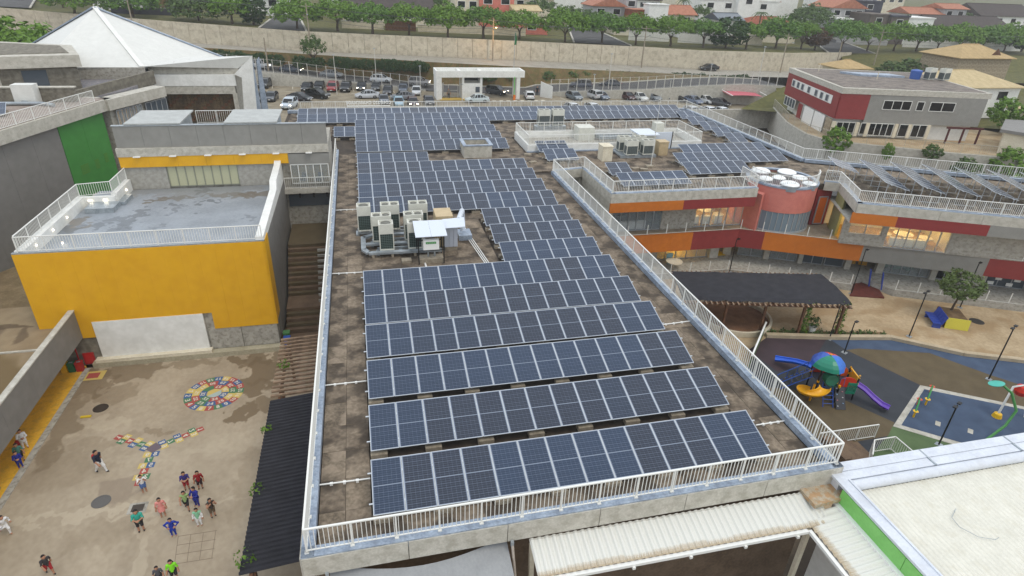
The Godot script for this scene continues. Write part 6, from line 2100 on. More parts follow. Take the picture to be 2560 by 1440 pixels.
	b.quad(V(76.6, 2.0, -99), V(79.5, 3.4, -97.5), V(82.5, 5.6, -106.8), V(78.2, 5.4, -107.2))
	struct("grass_bank", b, mats.grass)

var ac_cache := {}
func ac_unit(label: String, at: Vector3, s: Vector3, turn: float, grp: String, greenish := true) -> void:
	var t := thing("air_conditioner", label, "air conditioner", at, turn, grp)
	var m: Material = G("ac_cream", Color(0.77, 0.77, 0.73), Color(0.83, 0.83, 0.79), 2.0, 0.5, 97)
	var fans := 2 if s.x > 1.1 else 1
	var key := "%s" % s
	if not ac_cache.has(key):
		var b := MB.new()
		var x := s.x / 2
		var z := s.z / 2
		b.bb(-x, 0.08, -z, x, 0.16, z)
		b.bb(-x, s.y * 0.66, -z, x, s.y - 0.03, z)
		for sx in [-1, 1]:
			b.bb(sx * x - 0.03 * sx - 0.03, 0.16, z - 0.06, sx * x - 0.03 * sx + 0.03, s.y * 0.66, z); b.bb(sx * x - 0.03 * sx - 0.03, 0.16, -z, sx * x - 0.03 * sx + 0.03, s.y * 0.66, -z + 0.06)
		# raised rim round the fan wells
		b.bb(-x, s.y - 0.03, z - 0.06, x, s.y + 0.05, z); b.bb(-x, s.y - 0.03, -z, x, s.y + 0.05, -z + 0.06)
		for k in fans + 1:
			var cx := -x + 0.03 + (s.x - 0.06) * k / fans
			b.bb(cx - 0.03, s.y - 0.03, -z + 0.06, cx + 0.03, s.y + 0.05, z - 0.06)
		var g := MB.new()
		g.bb(-x + 0.05, 0.16, -z + 0.05, x - 0.05, s.y * 0.66, z - 0.05)
		var gr := MB.new()
		for k in 7:
			var cx := -x + 0.06 + (s.x - 0.12) * k / 6.0
			gr.bb(cx - 0.006, 0.17, z - 0.045, cx + 0.006, s.y * 0.65, z - 0.03)
		for k in 9:
			var cy := 0.2 + (s.y * 0.66 - 0.24) * k / 8.0
			gr.bb(-x + 0.05, cy - 0.006, z - 0.046, x - 0.05, cy + 0.006, z - 0.032)
			gr.bb(-x + 0.032, cy - 0.006, -z + 0.06, -x + 0.046, cy + 0.006, z - 0.06)
		var fan := MB.new()
		var fw := (s.x - 0.06) / fans / 2.0
		var r := minf(fw, z) - 0.09
		fan.lathe([V2(r + 0.02, 0.035), V2(r, 0.01), V2(0.12, 0.0), V2(0.11, 0.03), V2(0.001, 0.035)], Vector3.ZERO, 18)
		for k in 5:
			fan.box(V(cos(k * TAU / 5), 0.02, sin(k * TAU / 5)) * r * 0.5, V(r * 0.95, 0.015, 0.07), Basis(Vector3.UP, -k * TAU / 5) * Basis(V(1, 0, 0), 0.35))
		var feet := MB.new()
		for sx in [-1, 1]: feet.bb(sx * x * 0.7 - 0.06, 0, -z, sx * x * 0.7 + 0.06, 0.08, z)
		ac_cache[key] = [b.mesh(), g.mesh(), gr.mesh(), fan.mesh(), feet.mesh()]
	var c = ac_cache[key]
	pl(t, "cabinet", c[0], m)
	pl(t, "coil", c[1], P("coil_green", Color(0.13, 0.2, 0.19), 0.5) if greenish else P("coil_grey", Color(0.3, 0.32, 0.33), 0.5))
	pl(t, "guard_grille", c[2], P("grille_wire", Color(0.45, 0.5, 0.48), 0.5))
	for k in fans:
		pl(t, "fan", c[3], P("fan_grey", Color(0.42, 0.42, 0.39), 0.6), V((-0.5 + (k + 0.5) / fans) * (s.x - 0.06), s.y - 0.02, 0))
	pl(t, "feet", c[4], mats.galvanized)

func build_roof_things() -> void:
	var b := MB.new()
	var one_f := V(0.9, 1.78, 0.77)
	var two_f := V(1.24, 1.78, 0.77)
	for q in [["narrow air conditioner standing apart at the end of the cluster", -0.39, -39.45, one_f], ["wide air conditioner in the back row, beside the narrow one", 1.32, -39.5, two_f], ["wide air conditioner in the back row, beside the beige duct", 3.2, -39.5, two_f], ["wide air conditioner in the middle row, behind a narrow one", 0.68, -37.55, two_f], ["wide air conditioner in the middle row, behind the shelter", 2.72, -37.55, two_f], ["narrow air conditioner in the front row, above the cable tray", 0.9, -36.15, one_f], ["narrow air conditioner in the front row, beside the shelter", 2.67, -36.15, one_f]]:
		ac_unit(q[0], V(q[1], 8.28, q[2]), q[3], 0.0, "seven air conditioners by the inverter shelter")
	for q in [["steel beam frame under the back air conditioners", -0.9, 3.9, -39.5], ["steel beam frame under the middle air conditioners", 0.0, 3.4, -37.55], ["steel beam frame under the front air conditioners", 0.3, 3.2, -36.15]]:
		b = MB.new()
		b.bb(q[1], 8.12, q[3] - 0.34, q[2], 8.28, q[3] - 0.24); b.bb(q[1], 8.12, q[3] + 0.24, q[2], 8.28, q[3] + 0.34)
		for k in 3: b.bb(lerpf(q[1], q[2], k / 2.0) - 0.1, 7.95, q[3] - 0.35, lerpf(q[1], q[2], k / 2.0) + 0.1, 8.12, q[3] + 0.35)
		one("beam_stand", q[0], "stand", b, mats.galvanized, V((q[1] + q[2]) / 2, 7.95, q[3]))
	# cable trays round the units
	var t := thing("cable_tray", "grey metal cable tray looping round the air conditioners", "cable tray", V(1, 7.95, -36))
	b = MB.new()
	b.bar(V(-0.25, 8.3, -35.62), V(4.3, 8.3, -35.5), 0.32, 0.14)
	b.bar(V(-0.25, 8.3, -35.62), V(-0.55, 8.3, -36.2), 0.32, 0.14)
	b.bar(V(-0.55, 8.3, -36.1), V(-0.55, 8.3, -38.2), 0.3, 0.14)
	b.bar(V(-0.5, 8.3, -37.0), V(3.6, 8.3, -36.9), 0.3, 0.12)
	b.bar(V(-0.55, 8.3, -38.1), V(0.1, 8.3, -38.5), 0.3, 0.14)
	b.bar(V(0.0, 8.3, -38.5), V(3.8, 8.3, -38.4), 0.3, 0.12)
	pw(t, "tray", b, mats.galvanized)
	for q in [[0.0, -35.6], [1.2, -35.58], [2.6, -35.55], [-0.55, -37.2]]:
		b = MB.new()
		b.bb(q[0] - 0.08, 7.95, q[1] - 0.12, q[0] + 0.08, 8.24, q[1] + 0.12)
		pw(t, "support", b, mats.ballast)
	# inverter shelter
	t = thing("inverter_shelter", "small open shelter with a white lean-to roof on black posts", "shelter", V(3.5, 7.95, -34.9))
	b = MB.new()
	for q in [[2.72, -34.14], [4.26, -34.1], [2.74, -35.7], [4.3, -35.65]]:
		b.bb(q[0] - 0.03, 7.95, q[1] - 0.03, q[0] + 0.03, 9.9, q[1] + 0.03)
	for z in [-34.12, -35.68]:
		b.bb(2.72, 9.84, z - 0.03, 4.28, 9.9, z + 0.03); b.bb(2.72, 8.9, z - 0.02, 4.28, 8.94, z + 0.02)
	pw(t, "post_frame", b, mats.black_metal)
	for k in 2:
		b = MB.new()
		b.quad(V(2.55 + k * 0.96, 9.92, -33.95), V(3.5 + k * 0.96, 9.92, -33.93), V(3.5 + k * 0.96, 10.2, -35.85), V(2.55 + k * 0.96, 10.2, -35.87))
		b.box(V(3.02 + k * 0.96, 9.91, -33.94), V(0.95, 0.04, 0.03))
		pw(t, "roof_sheet", b, P("sheet_white", Color(0.8, 0.83, 0.87), 0.4))
	b = MB.new()
	b.bb(3.02, 8.95, -34.35, 3.98, 9.6, -34.12)
	var sg := pw(t, "inverter_box", b, mats.white_paint)
	b = MB.new()
	b.box(V(3.48, 9.42, -34.11), V(0.62, 0.13, 0.02))
	pw(sg, "green_logo_bar", b, P("logo_green", Color(0.16, 0.5, 0.2), 0.5))
	b = MB.new()
	for k in 5: b.box(V(3.26 + k * 0.11, 9.42, -34.098), V(0.06, 0.035, 0.006))
	pw(sg, "logo_marks", b, P("logo_pale", Color(0.75, 0.85, 0.72), 0.5))
	for k in 12:
		b = MB.new()
		b.bb(2.8 + k * 0.13, 8.95, -35.69, 2.82 + k * 0.13, 9.84, -35.67)
		pw(t, "screen_bar", b, mats.black_metal)
	for x in [3.35, 3.75]:
		b = MB.new()
		b.bb(x - 0.05, 8.0, -34.7, x + 0.05, 9.15, -34.6)
		pw(t, "cable_riser", b, mats.galvanized)
	b = MB.new()
	b.bb(2.8, 7.95, -34.9, 4.25, 8.3, -34.2)
	pw(t, "concrete_base", b, mats.ballast)
	b = MB.new()
	b.tube([V(3.1, 8.02, -34.2), V(3.15, 8.02, -32.3)], 0.06, 8)
	pw(t, "white_pipe", b, mats.white_paint)
	# stair head cabinet with ducts
	t = thing("duct_cabinet", "tall white panelled cabinet with a sloping white cap", "duct", V(5, 7.95, -36))
	b = MB.new()
	for k in 3: b.bb(4.55 + k * 0.28, 8.3, -36.6, 4.55 + (k + 1) * 0.28 - 0.015, 9.95, -35.84)
	pw(t, "panel", b, P("cab_white", Color(0.72, 0.74, 0.78), 0.4))
	b = MB.new()
	b.bb(4.6, 7.95, -36.55, 5.35, 8.3, -35.9)
	pw(t, "plinth", b, mats.ballast)
	for k in 3:
		b = MB.new()
		b.quad(V(4.3 + k * 0.03, 9.96 + k * 0.05, -34.95 - k * 0.38), V(5.75 + k * 0.03, 9.96 + k * 0.05, -35.15 - k * 0.38), V(5.8 + k * 0.03, 10.02 + k * 0.05, -35.55 - k * 0.38), V(4.35 + k * 0.03, 10.02 + k * 0.05, -35.35 - k * 0.38))
		b.box(V(5.05, 9.95 + k * 0.05, -35.05 - k * 0.38), V(1.4, 0.03, 0.03))
		pw(t, "cap_sheet", b, mats.sheet_white)
	b = MB.new()
	b.bb(4.1, 8.0, -38.2, 5.2, 10.1, -36.65)
	pw(t, "beige_housing", b, G("beige_metal", Color(0.7, 0.62, 0.48), Color(0.76, 0.68, 0.54), 2, 0.6, 98))
	b = MB.new()
	b.tube([V(5.5, 10.0, -36.2), V(6.0, 9.9, -38.0), V(6.1, 9.0, -38.4), V(6.1, 8.2, -38.4)], 0.18, 8)
	pw(t, "bent_duct", b, mats.sheet_white)
	b = MB.new()
	b.bb(5.7, 7.95, -38.6, 6.6, 8.35, -37.4)
	one("blue_grey_box", "open blue grey metal box beside the bent duct", "box", b, mats.coping, V(6.1, 7.95, -38))
	b = MB.new()
	for k in 3: b.tube([V(6.0 + k * 0.16, 8.02, -40.9), V(6.9 + k * 0.12, 8.02, -32.4)], 0.035, 6)
	one("conduit_run", "thin pale conduits running past the short panel rows", "conduit", b, mats.white_paint, V(6.6, 7.95, -36.5))
	for q in [[2.0, -34.7], [5.9, -33.2]]:
		b = MB.new()
		b.bb(q[0] - 0.3, 7.95, q[1] - 0.25, q[0] + 0.3, 8.15, q[1] + 0.25)
		one("concrete_pad", "small loose concrete pad near the inverter shelter", "block", b, mats.ballast, V(q[0], 7.95, q[1]), "loose concrete pads")
	# overflow pipes across the slabs
	for q in [["thin white pipe crossing the slabs beside the front panel row", [V(-2.5, 8.05, -16.75), V(-0.7, 8.08, -16.69)]], ["thin white pipe crossing the slabs beside the third panel row", [V(-2.5, 8.04, -22.62), V(-0.7, 8.06, -22.6)]], ["thin white pipe crossing the slabs near the narrow air conditioner", [V(-2.5, 8.04, -44.2), V(-0.8, 8.06, -44.15)]], ["thin white pipe crossing the slabs before the inverter shelter", [V(-2.5, 8.04, -33.6), V(-0.7, 8.06, -33.5)]], ["thin white pipe between front panel row and playground railing", [V(14.9, 8.05, -16.68), V(16.3, 8.06, -16.69)]], ["thin white pipe between fifth panel row and playground railing", [V(14.3, 8.05, -24.8), V(16.2, 8.06, -24.9)]]]:
		b = MB.new()
		b.tube(q[1], 0.03, 6)
		var pp := one("drain_pipe", q[0], "pipe", b, mats.white_paint, q[1][0])
		for k in 3:
			b = MB.new()
			var p: Vector3 = q[1][0].lerp(q[1][1], 0.25 + k * 0.25)
			b.box(p - V(0, 0.03, 0), V(0.1, 0.1, 0.1))
			pw(pp, "clip", b, mats.white_paint)
	# hatch box behind
	t = thing("hatch_box", "open concrete hatch box with a grey rim on the panel roof", "hatch", V(10.6, 7.95, -57.4))
	b = MB.new()
	b.bb(9.2, 7.95, -57.0, 11.9, 9.15, -56.8); b.bb(9.2, 7.95, -59.4, 11.9, 9.15, -59.2); b.bb(9.2, 7.95, -59.2, 9.4, 9.15, -57.0); b.bb(11.7, 7.95, -59.2, 11.9, 9.15, -57.0)
	pw(t, "side", b, mats.concrete)
	b = MB.new()
	b.bb(9.1, 9.15, -57.05, 12.0, 9.25, -56.75); b.bb(9.1, 9.15, -59.45, 12.0, 9.25, -59.15); b.bb(9.1, 9.15, -59.15, 9.45, 9.25, -57.05); b.bb(11.65, 9.15, -59.15, 12.0, 9.25, -57.05)
	pw(t, "rim", b, mats.coping)
	b = MB.new()
	b.bb(9.4, 8.5, -59.2, 11.7, 8.55, -57.0)
	pw(t, "inner_cover", b, mats.roof_slab_b)
	# penthouse upstand
	t = thing("roof_upstand", "low white walled enclosure in the middle of the roof", "enclosure", V(25.5, 7.95, -61))
	for q in [[15.85, 35.1, -58.55, -58.35], [15.85, 35.1, -64.0, -63.8]]:
		b = MB.new()
		b.bb(q[0], 7.9, q[2], q[1], 8.7, q[3])
		pw(t, "wall", b, mats.white_wall)
	for x in [15.85, 34.9]:
		b = MB.new()
		b.bb(x, 7.9, -63.8, x + 0.2, 8.7, -58.55)
		pw(t, "wall", b, mats.white_wall)
	b = MB.new()
	b.bb(16.05, 7.92, -63.8, 34.9, 8.0, -58.55)
	pw(t, "floor", b, mats.concrete_wall)
	b = MB.new()
	b.bb(15.8, 7.9, -58.35, 35.2, 8.1, -58.1)
	pw(t, "kerb", b, mats.coping)
	railing("white railing around the enclosure in the middle of roof", [V(15.95, 8.7, -63.9), V(35.0, 8.7, -63.9), V(35.0, 8.7, -58.45), V(15.95, 8.7, -58.45), V(15.95, 8.7, -63.9)], {"h": 0.95, "step": 1.6, "gap": 0.17})
	for k in 2:
		ac_unit("air conditioner standing before the long panel rows", V(20.0 + k * 1.65, 8.5, -67.3), V(1.35, 1.75, 0.8), 0.0, "pair of air conditioners before the long panel rows", false)
	b = MB.new()
	b.bb(19.0, 7.95, -67.8, 22.6, 8.5, -66.8)
	one("unit_stand", "low stand under the pair of air conditioners", "stand", b, mats.galvanized, V(20.8, 7.95, -67.3))
	for q in [["cream metal box inside the roof enclosure", 23.4, -63.0, 0.9, 1.4, 0.9], ["small white cylinder vent inside the roof enclosure", 32.2, -63.2, 0.5, 1.6, 0.5]]:
		b = MB.new()
		b.bb(q[1] - q[3], 8.0, q[2] - q[5], q[1] + q[3], 8.0 + q[4], q[2] + q[5])
		one("metal_box", q[0], "box", b, mats.ac_cream, V(q[1], 8, q[2]))
	b = MB.new()
	b.bar(V(24.6, 8.4, -62.6), V(31.5, 8.4, -62.6), 0.5, 0.4); b.bar(V(24.6, 8.5, -61.4), V(29.0, 8.5, -61.4), 0.4, 0.3)
	one("roof_duct", "long galvanized duct inside the roof enclosure", "duct", b, mats.galvanized, V(28, 8, -62))
	t = thing("white_cabin", "white sheet cabin with a lid beside the roof enclosure", "cabin", V(29.5, 7.95, -58.5))
	b = MB.new()
	b.bb(27.6, 7.95, -59.8, 29.3, 9.6, -57.6)
	pw(t, "body", b, mats.ac_cream)
	b = MB.new()
	b.bb(27.4, 9.6, -60.0, 29.6, 9.72, -57.4)
	pw(t, "lid", b, mats.sheet_white)
	b = MB.new()
	b.bb(29.5, 8.1, -58.3, 31.4, 9.75, -58.2)
	pw(t, "white_screen", b, mats.sheet_white)
	b = MB.new()
	b.bar(V(29.45, 7.95, -58.2), V(29.45, 9.8, -58.2), 0.07, 0.07); b.bar(V(31.45, 7.95, -58.2), V(31.45, 9.8, -58.2), 0.07, 0.07)
	pw(t, "black_post", b, mats.black_metal)
	for q in [["air conditioner in the front row of four, beside the cream box", 25.7, -55.5], ["air conditioner in the front row of four, beside round top box", 27.45, -55.5], ["air conditioner in the back row of four, beside the cream box", 25.5, -57.0], ["air conditioner in the back row of four, below white cabin", 27.2, -57.0]]:
		ac_unit(q[0], V(q[1], 8.25, q[2]), V(1.2, 1.45, 0.8), 0.0, "four air conditioners before the white cabin", false)
	b = MB.new()
	b.bb(24.6, 7.95, -57.5, 28.4, 8.1, -57.3); b.bb(24.6, 8.1, -57.4, 28.4, 8.25, -55.2); b.bb(24.6, 7.95, -55.4, 28.4, 8.1, -55.2)
	one("unit_stand", "low stand under the four air conditioners", "stand", b, mats.galvanized, V(26.5, 7.95, -56.3))
	for q in [["weathered cream housing beside the four air conditioners", 22.3, 23.3, -55.6, -54.3, 1.45], ["weathered cream housing beyond the four air conditioners", 28.9, 29.9, -56.8, -55.8, 1.35]]:
		b = MB.new()
		b.bb(q[1], 7.95, q[3], q[2], 7.95 + q[5], q[4])
		b.bb(q[1] - 0.05, 7.95 + q[5], q[3] - 0.05, q[2] + 0.05, 8.03 + q[5], q[4] + 0.05)
		one("cream_housing", q[0], "housing", b, mats.beige_metal if q[1] > 25 else mats.cream_wall, V((q[1] + q[2]) / 2, 7.95, (q[3] + q[4]) / 2))
	t = thing("roof_mast", "tall thin white mast on a concrete foot on roof", "mast", V(26.4, 7.95, -52.1))
	b = MB.new()
	b.tube([Vector3.ZERO, V(0, 6.8, 0)], [0.03, 0.015], 6)
	pl(t, "mast", b, mats.rail_white)
	b = MB.new()
	b.bb(-0.5, 0, -0.3, 0.2, 0.22, 0.3)
	pl(t, "foot", b, mats.ballast)
	for q in [[25.3, -51.2], [24.6, -51.6], [30.5, -52.6], [30.1, -50.2], [15.4, -54.6], [15.6, -57.2]]:
		b = MB.new()
		b.box(V(q[0], 8.06, q[1]), V(0.7, 0.2, 0.4), Basis(Vector3.UP, rr(-0.4, 0.4)))
		one("loose_block", "loose concrete ballast block on the far roof slabs", "block", b, mats.ballast, V(q[0], 7.96, q[1]), "loose ballast blocks")

# ---------------------------------------------------------------- courtyard
var digit_meshes := {}
func digits(parent: Node3D, s: String, at: Vector3, up: Vector2, size: float, m: Material) -> void:
	if not digit_meshes.has(s):
		var tm := TextMesh.new()
		var ft := SystemFont.new()
		ft.font_names = PackedStringArray(["Droid Sans"])
		ft.font_weight = 700
		tm.font = ft
		tm.text = s
		tm.font_size = 32
		tm.pixel_size = 0.04
		tm.depth = 0.006
		tm.curve_step = 4.0
		digit_meshes[s] = tm
	var o := MeshInstance3D.new()
	o.name = "numeral"
	o.mesh = digit_meshes[s]
	o.material_override = m
	var y := V(up.x, 0, up.y).normalized()
	var x := y.cross(Vector3.UP)
	o.transform = Transform3D(Basis(x * size, y * size, Vector3.UP), at)
	parent.add_child(o, true)

func paint_sector(r0: float, r1: float, a0: float, a1: float) -> MB:
	var b := MB.new()
	for k in 3:
		var f := lerpf(a0, a1, k / 3.0)
		var g := lerpf(a0, a1, (k + 1) / 3.0)
		b.quad(V(cos(f) * r1, 0, -sin(f) * r1), V(cos(g) * r1, 0, -sin(g) * r1), V(cos(g) * r0, 0, -sin(g) * r0), V(cos(f) * r0, 0, -sin(f) * r0))
	return b

func build_courtyard_things() -> void:
	var paint := {"r": P("paint_red", Color(0.62, 0.29, 0.26), 0.85), "b": P("paint_blue", Color(0.24, 0.36, 0.53), 0.85), "g": P("paint_green", Color(0.28, 0.45, 0.32), 0.85), "y": P("paint_yellow", Color(0.76, 0.67, 0.38), 0.85), "w": P("paint_white", Color(0.8, 0.77, 0.71), 0.85), "k": P("paint_grey", Color(0.4, 0.35, 0.38), 0.8)}
	# number wheel
	var t := thing("number_wheel", "round painted number game with coloured rings on pavement", "floor game", V(-10.4, 0.004, -34.1))
	var seq := ["r", "y", "b", "g", "r", "b", "y", "r", "g", "b", "r", "y", "g", "r", "b"]
	var num := 1
	for ring in [[1.75, 1.3, 20], [1.3, 0.86, 11], [0.86, 0.46, 7]]:
		for k in ring[2]:
			var a0: float = PI * 0.85 + TAU * k / ring[2]
			var a1: float = a0 + TAU / ring[2]
			var p := pl(t, "number_field", paint_sector(ring[1], ring[0], a0, a1), paint[seq[num % 15]])
			var am := (a0 + a1) / 2
			var rm: float = (ring[0] + ring[1]) / 2
			if num <= 37:
				digits(p, str(num), V(cos(am) * rm, 0.004, -sin(am) * rm), Vector2(-cos(am), sin(am)), 0.32 if num < 10 else 0.26, paint.w)
			num += 1
	pl(t, "centre_field", paint_sector(0.0, 0.46, 0.6, 0.6 + PI), paint.y)
	pl(t, "centre_field", paint_sector(0.0, 0.46, 0.6 + PI, 0.6 + TAU), P("paint_pale_blue", Color(0.62, 0.68, 0.66), 0.8))
	# three armed hopscotch
	t = thing("hopscotch", "painted three armed hopscotch of coloured number squares", "floor game", V(-12.7, 0.004, -29.5))
	var cols := {1: "r", 2: "g", 3: "y", 4: "r", 5: "b", 6: "y", 7: "g", 8: "b", 9: "y"}
	var arms := [[V2(-12.75, -26.75), "a"], [V2(-10.45, -30.72), "b"], [V2(-14.95, -30.85), "c"]]
	for ar in arms:
		var st: Vector2 = ar[0]
		var d := (V2(-12.7, -29.5) - st)
		var L := d.length()
		d /= L
		var pr := Vector2(-d.y, d.x)
		var stp := (L - 0.2) / 6.0
		var rows := [[1], [2, 3], [4], [5, 6], [7], [8, 9]]
		for i in 6:
			for j in rows[i].size():
				var n: int = rows[i][j]
				var c: Vector2 = st + d * (stp * (i + 0.3)) + pr * (0.0 if rows[i].size() == 1 else (0.2 - 0.4 * j))
				var b := MB.new()
				b.quad(V(-0.2, 0, stp * 0.48), V(0.2, 0, stp * 0.48), V(0.2, 0, -stp * 0.48), V(-0.2, 0, -stp * 0.48))
				var bs := Basis(V(-pr.x, 0, -pr.y), Vector3.UP, V(-d.x, 0, -d.y))
				var tile := pl(t, "number_square", b, paint[cols[n]], V(c.x, 0.004, c.y) - t.position, bs)
				digits(tile, str(n), V(0, 0.004, 0), Vector2(0, -1), 0.3, paint.w)
	var b := MB.new()
	b.sheet([V2(0.45, 0), V2(0, -0.45), V2(-0.45, 0), V2(0, 0.4)], 0.004)
	pl(t, "centre_diamond", b, paint.k)
	# faint chalk grid
	b = MB.new()
	for k in 4:
		b.bar(V(-10.0 + k * 0.55, 0.003, -22.9), V(-9.8 + k * 0.52, 0.003, -21.3), 0.025, 0.006)
		b.bar(V(-10.0 + k * 0.06, 0.003, -22.9 + k * 0.53), V(-8.3 + k * 0.04, 0.003, -22.9 + k * 0.53), 0.025, 0.006)
	one("chalk_grid", "faint dark square grid drawn on the courtyard pavement", "floor marking", b, P("chalk_dark", Color(0.5, 0.44, 0.37), 0.9), V(-9.1, 0.002, -22.1))
	b = MB.new()
	b.sheet([V2(-18.9, -37.9), V2(-17.6, -37.9), V2(-17.6, -36.9), V2(-18.9, -36.9)], 0.005)
	var fm := one("floor_marking", "yellow and red painted square before the red hose cabinet", "floor marking", b, paint.y, V(-18.2, 0.004, -37.4))
	b = MB.new()
	b.sheet([V2(-18.6, -37.7), V2(-17.9, -37.7), V2(-17.9, -37.1), V2(-18.6, -37.1)], 0.01)
	pw(fm, "inner_square", b, paint.r)
	# covers
	for q in [["round dark iron cover near the yellow path", -16.69, -33.77, 0.34], ["large round grey cover beside the strolling child", -14.2, -25.89, 0.36]]:
		b = MB.new()
		b.lathe([V2(q[3] + 0.08, 0.0), V2(q[3] + 0.08, 0.015), V2(q[3], 0.015), V2(q[3], 0.008), V2(0.001, 0.01)], V(q[1], 0, q[2]), 24)
		one("manhole_cover", q[0], "manhole cover", b, P("iron_%s" % q[3], Color(0.36, 0.35, 0.34) if q[3] > 0.35 else Color(0.2, 0.16, 0.12), 0.7), V(q[1], 0, q[2]))
	b = MB.new()
	b.bb(-12.75, -0.05, -25.45, -11.9, 0.012, -24.75)
	var mc := one("drain_cover", "square dark drain cover with a pale rim", "drain cover", b, mats.concrete_wall, V(-12.3, 0, -25.1))
	b = MB.new()
	b.bb(-12.6, 0, -25.33, -12.05, 0.02, -24.87)
	pw(mc, "plate", b, P("iron_plate", Color(0.25, 0.22, 0.19), 0.7))
	# bins and hose cabinet
	for q in [["yellow", -20.05, Color(0.85, 0.66, 0.1)], ["green", -19.62, Color(0.13, 0.4, 0.26)], ["red", -19.18, Color(0.66, 0.14, 0.13)]]:
		var bt := thing("waste_bin", "%s square waste bin in the row of three by the hose cabinet" % q[0], "bin", V(q[1], 0.06, -38.1), 0.0, "three coloured bins")
		b = MB.new()
		b.bb(-0.18, 0, -0.18, 0.18, 0.58, 0.18)
		pl(bt, "body", b, P("bin_" + q[0], q[2], 0.5))
		b = MB.new()
		b.bb(-0.2, 0.58, -0.2, 0.2, 0.66, 0.2)
		pl(bt, "lid", b, mats["bin_" + q[0]])
		b = MB.new()
		b.bb(-0.11, 0.662, -0.08, 0.11, 0.668, 0.08)
		pl(bt, "flap", b, mats.galvanized)
	b = MB.new()
	b.bb(-19.1, 0.1, -39.0, -18.45, 0.95, -38.68)
	var hc := one("hose_cabinet", "red fire hose cabinet at the white shutter's corner", "cabinet", b, P("fire_red", Color(0.66, 0.12, 0.12), 0.45), V(-18.8, 0.1, -38.8))
	b = MB.new()
	b.bb(-19.0, 0.2, -38.68, -18.55, 0.85, -38.66)
	pw(hc, "door", b, P("fire_red_door", Color(0.72, 0.15, 0.14), 0.4))
	b = MB.new()
	b.tube([V(-19.4, 0.2, -38.72), V(-19.4, 2.1, -38.72)], 0.05, 6)
	pw(hc, "riser_pipe", b, mats.fire_red)
	for q in [["blue", -6.35, -38.75, Color(0.14, 0.3, 0.62)], ["yellow and green", -6.45, -39.5, Color(0.3, 0.5, 0.3)]]:
		var bt := thing("waste_bin", "%s waste bin at the corner of the yellow hall" % q[0], "bin", V(q[1], 0.0, q[2]))
		b = MB.new()
		b.bb(-0.2, 0, -0.2, 0.2, 0.7, 0.2)
		pl(bt, "body", b, P("bin_" + q[0], q[3], 0.5))
		b = MB.new()
		b.bb(-0.23, 0.7, -0.23, 0.23, 0.8, 0.23)
		pl(bt, "lid", b, mats["bin_" + q[0]])
	# grey wall along the yellow path
	t = thing("grey_parapet_band", "long grey clad band with concrete cap above yellow path", "wall", V(-18.8, 2.15, -26))
	for k in 11:
		b = MB.new()
		b.bb(-18.95, 2.15, -38.68 + k * 3.2, -18.72, 4.15, -38.68 + (k + 1) * 3.2 - 0.006)
		pw(t, "panel", b, mats.grey_clad_dark)
	b = MB.new()
	b.bb(-19.02, 4.15, -38.68, -18.68, 4.23, -3.5)
	pw(t, "cap", b, mats.concrete)
	# pergola with sheet roof
	t = thing("slatted_pergola", "pergola with dark ribbed sheets and open timber slats", "pergola", V(-4.6, 0, -26))
	for k in 11:
		b = MB.new()
		b.ribs(V(-3.2, 3.35, -17.6 - k * 1.0), V(-3.2, 3.35, -18.62 - k * 1.0), V(-2.85, -0.3, 0), 0.25, 0.06)
		pw(t, "roof_sheet", b, mats.net_black)
	for k in 15:
		b = MB.new()
		b.box(V(-4.6, 3.2, -28.9 - k * 0.41), V(2.9, 0.12, 0.14), Basis(Vector3.UP, rr(-0.02, 0.02)) * Basis(V(0, 0, 1), 0.05))
		pw(t, "slat", b, mats.timber_old)
	for x in [-5.6, -3.4]:
		b = MB.new()
		b.bar(V(x, 3.04 if x > -4 else 2.95, -17.5), V(x, 3.04 if x > -4 else 2.95, -35), 0.14, 0.18)
		pw(t, "beam", b, mats.timber)
		for z in [-18.0, -22.0, -26.0, -30.0, -34.5]:
			b = MB.new()
			b.bar(V(x, 0, z), V(x, 2.95, z), 0.16, 0.16)
			pw(t, "post", b, mats.timber)
	for q in [[-5.9, 3.2, -18.3, 0.5], [-5.9, 3.1, -22.0, 0.4], [-5.95, 3.1, -26.2, 0.32], [-5.6, 3.3, -31.6, 0.4], [-3.4, 3.4, -34.2, 0.3]]:
		b = leaf_ball(q[3], 60, 0.09, int(q[2] * 10))
		var o := one("vine_clump", "green vine clump hanging over the dark sheet pergola edge", "vine", MB.new() if false else shift(b, V(q[0], q[1], q[2])), mats.leaf_a, V(q[0], q[1], q[2]), "vines on the sheet pergola")
	# objects left on the yellow path
	for q in [["red schoolbag lying on the yellow path", -19.9, -31.2, Color(0.66, 0.1, 0.12)], ["blue schoolbag lying on the yellow path", -19.5, -27.6, Color(0.13, 0.2, 0.5)]]:
		var bt := thing("school_bag", q[0], "bag", V(q[1], 0.06, q[2]), 0.5)
		b = MB.new()
		b.lathe([V2(0.001, 0), V2(0.2, 0.02), V2(0.23, 0.1), V2(0.16, 0.2), V2(0.001, 0.23)], Vector3.ZERO, 10)
		pl(bt, "body", b, P("bag" + q[0].substr(0, 4), q[3], 0.7))
		b = MB.new()
		b.tube([V(-0.12, 0.15, 0.15), V(0, 0.05, 0.32), V(0.14, 0.13, 0.15)], 0.02, 5)
		pl(bt, "strap", b, mats["bag" + q[0].substr(0, 4)])
	b = MB.new()
	b.bb(-17.5, 0.005, -33.1, -16.95, 0.08, -32.95)
	one("yellow_speed_bump", "short yellow and black kerb piece on the pavement", "kerb stop", b, P("kerb_stop", Color(0.8, 0.68, 0.12), 0.6), V(-17.2, 0, -33.0))

func shift(b: MB, at: Vector3) -> MB:
	for i in b.v.size(): b.v[i] += at
	return b

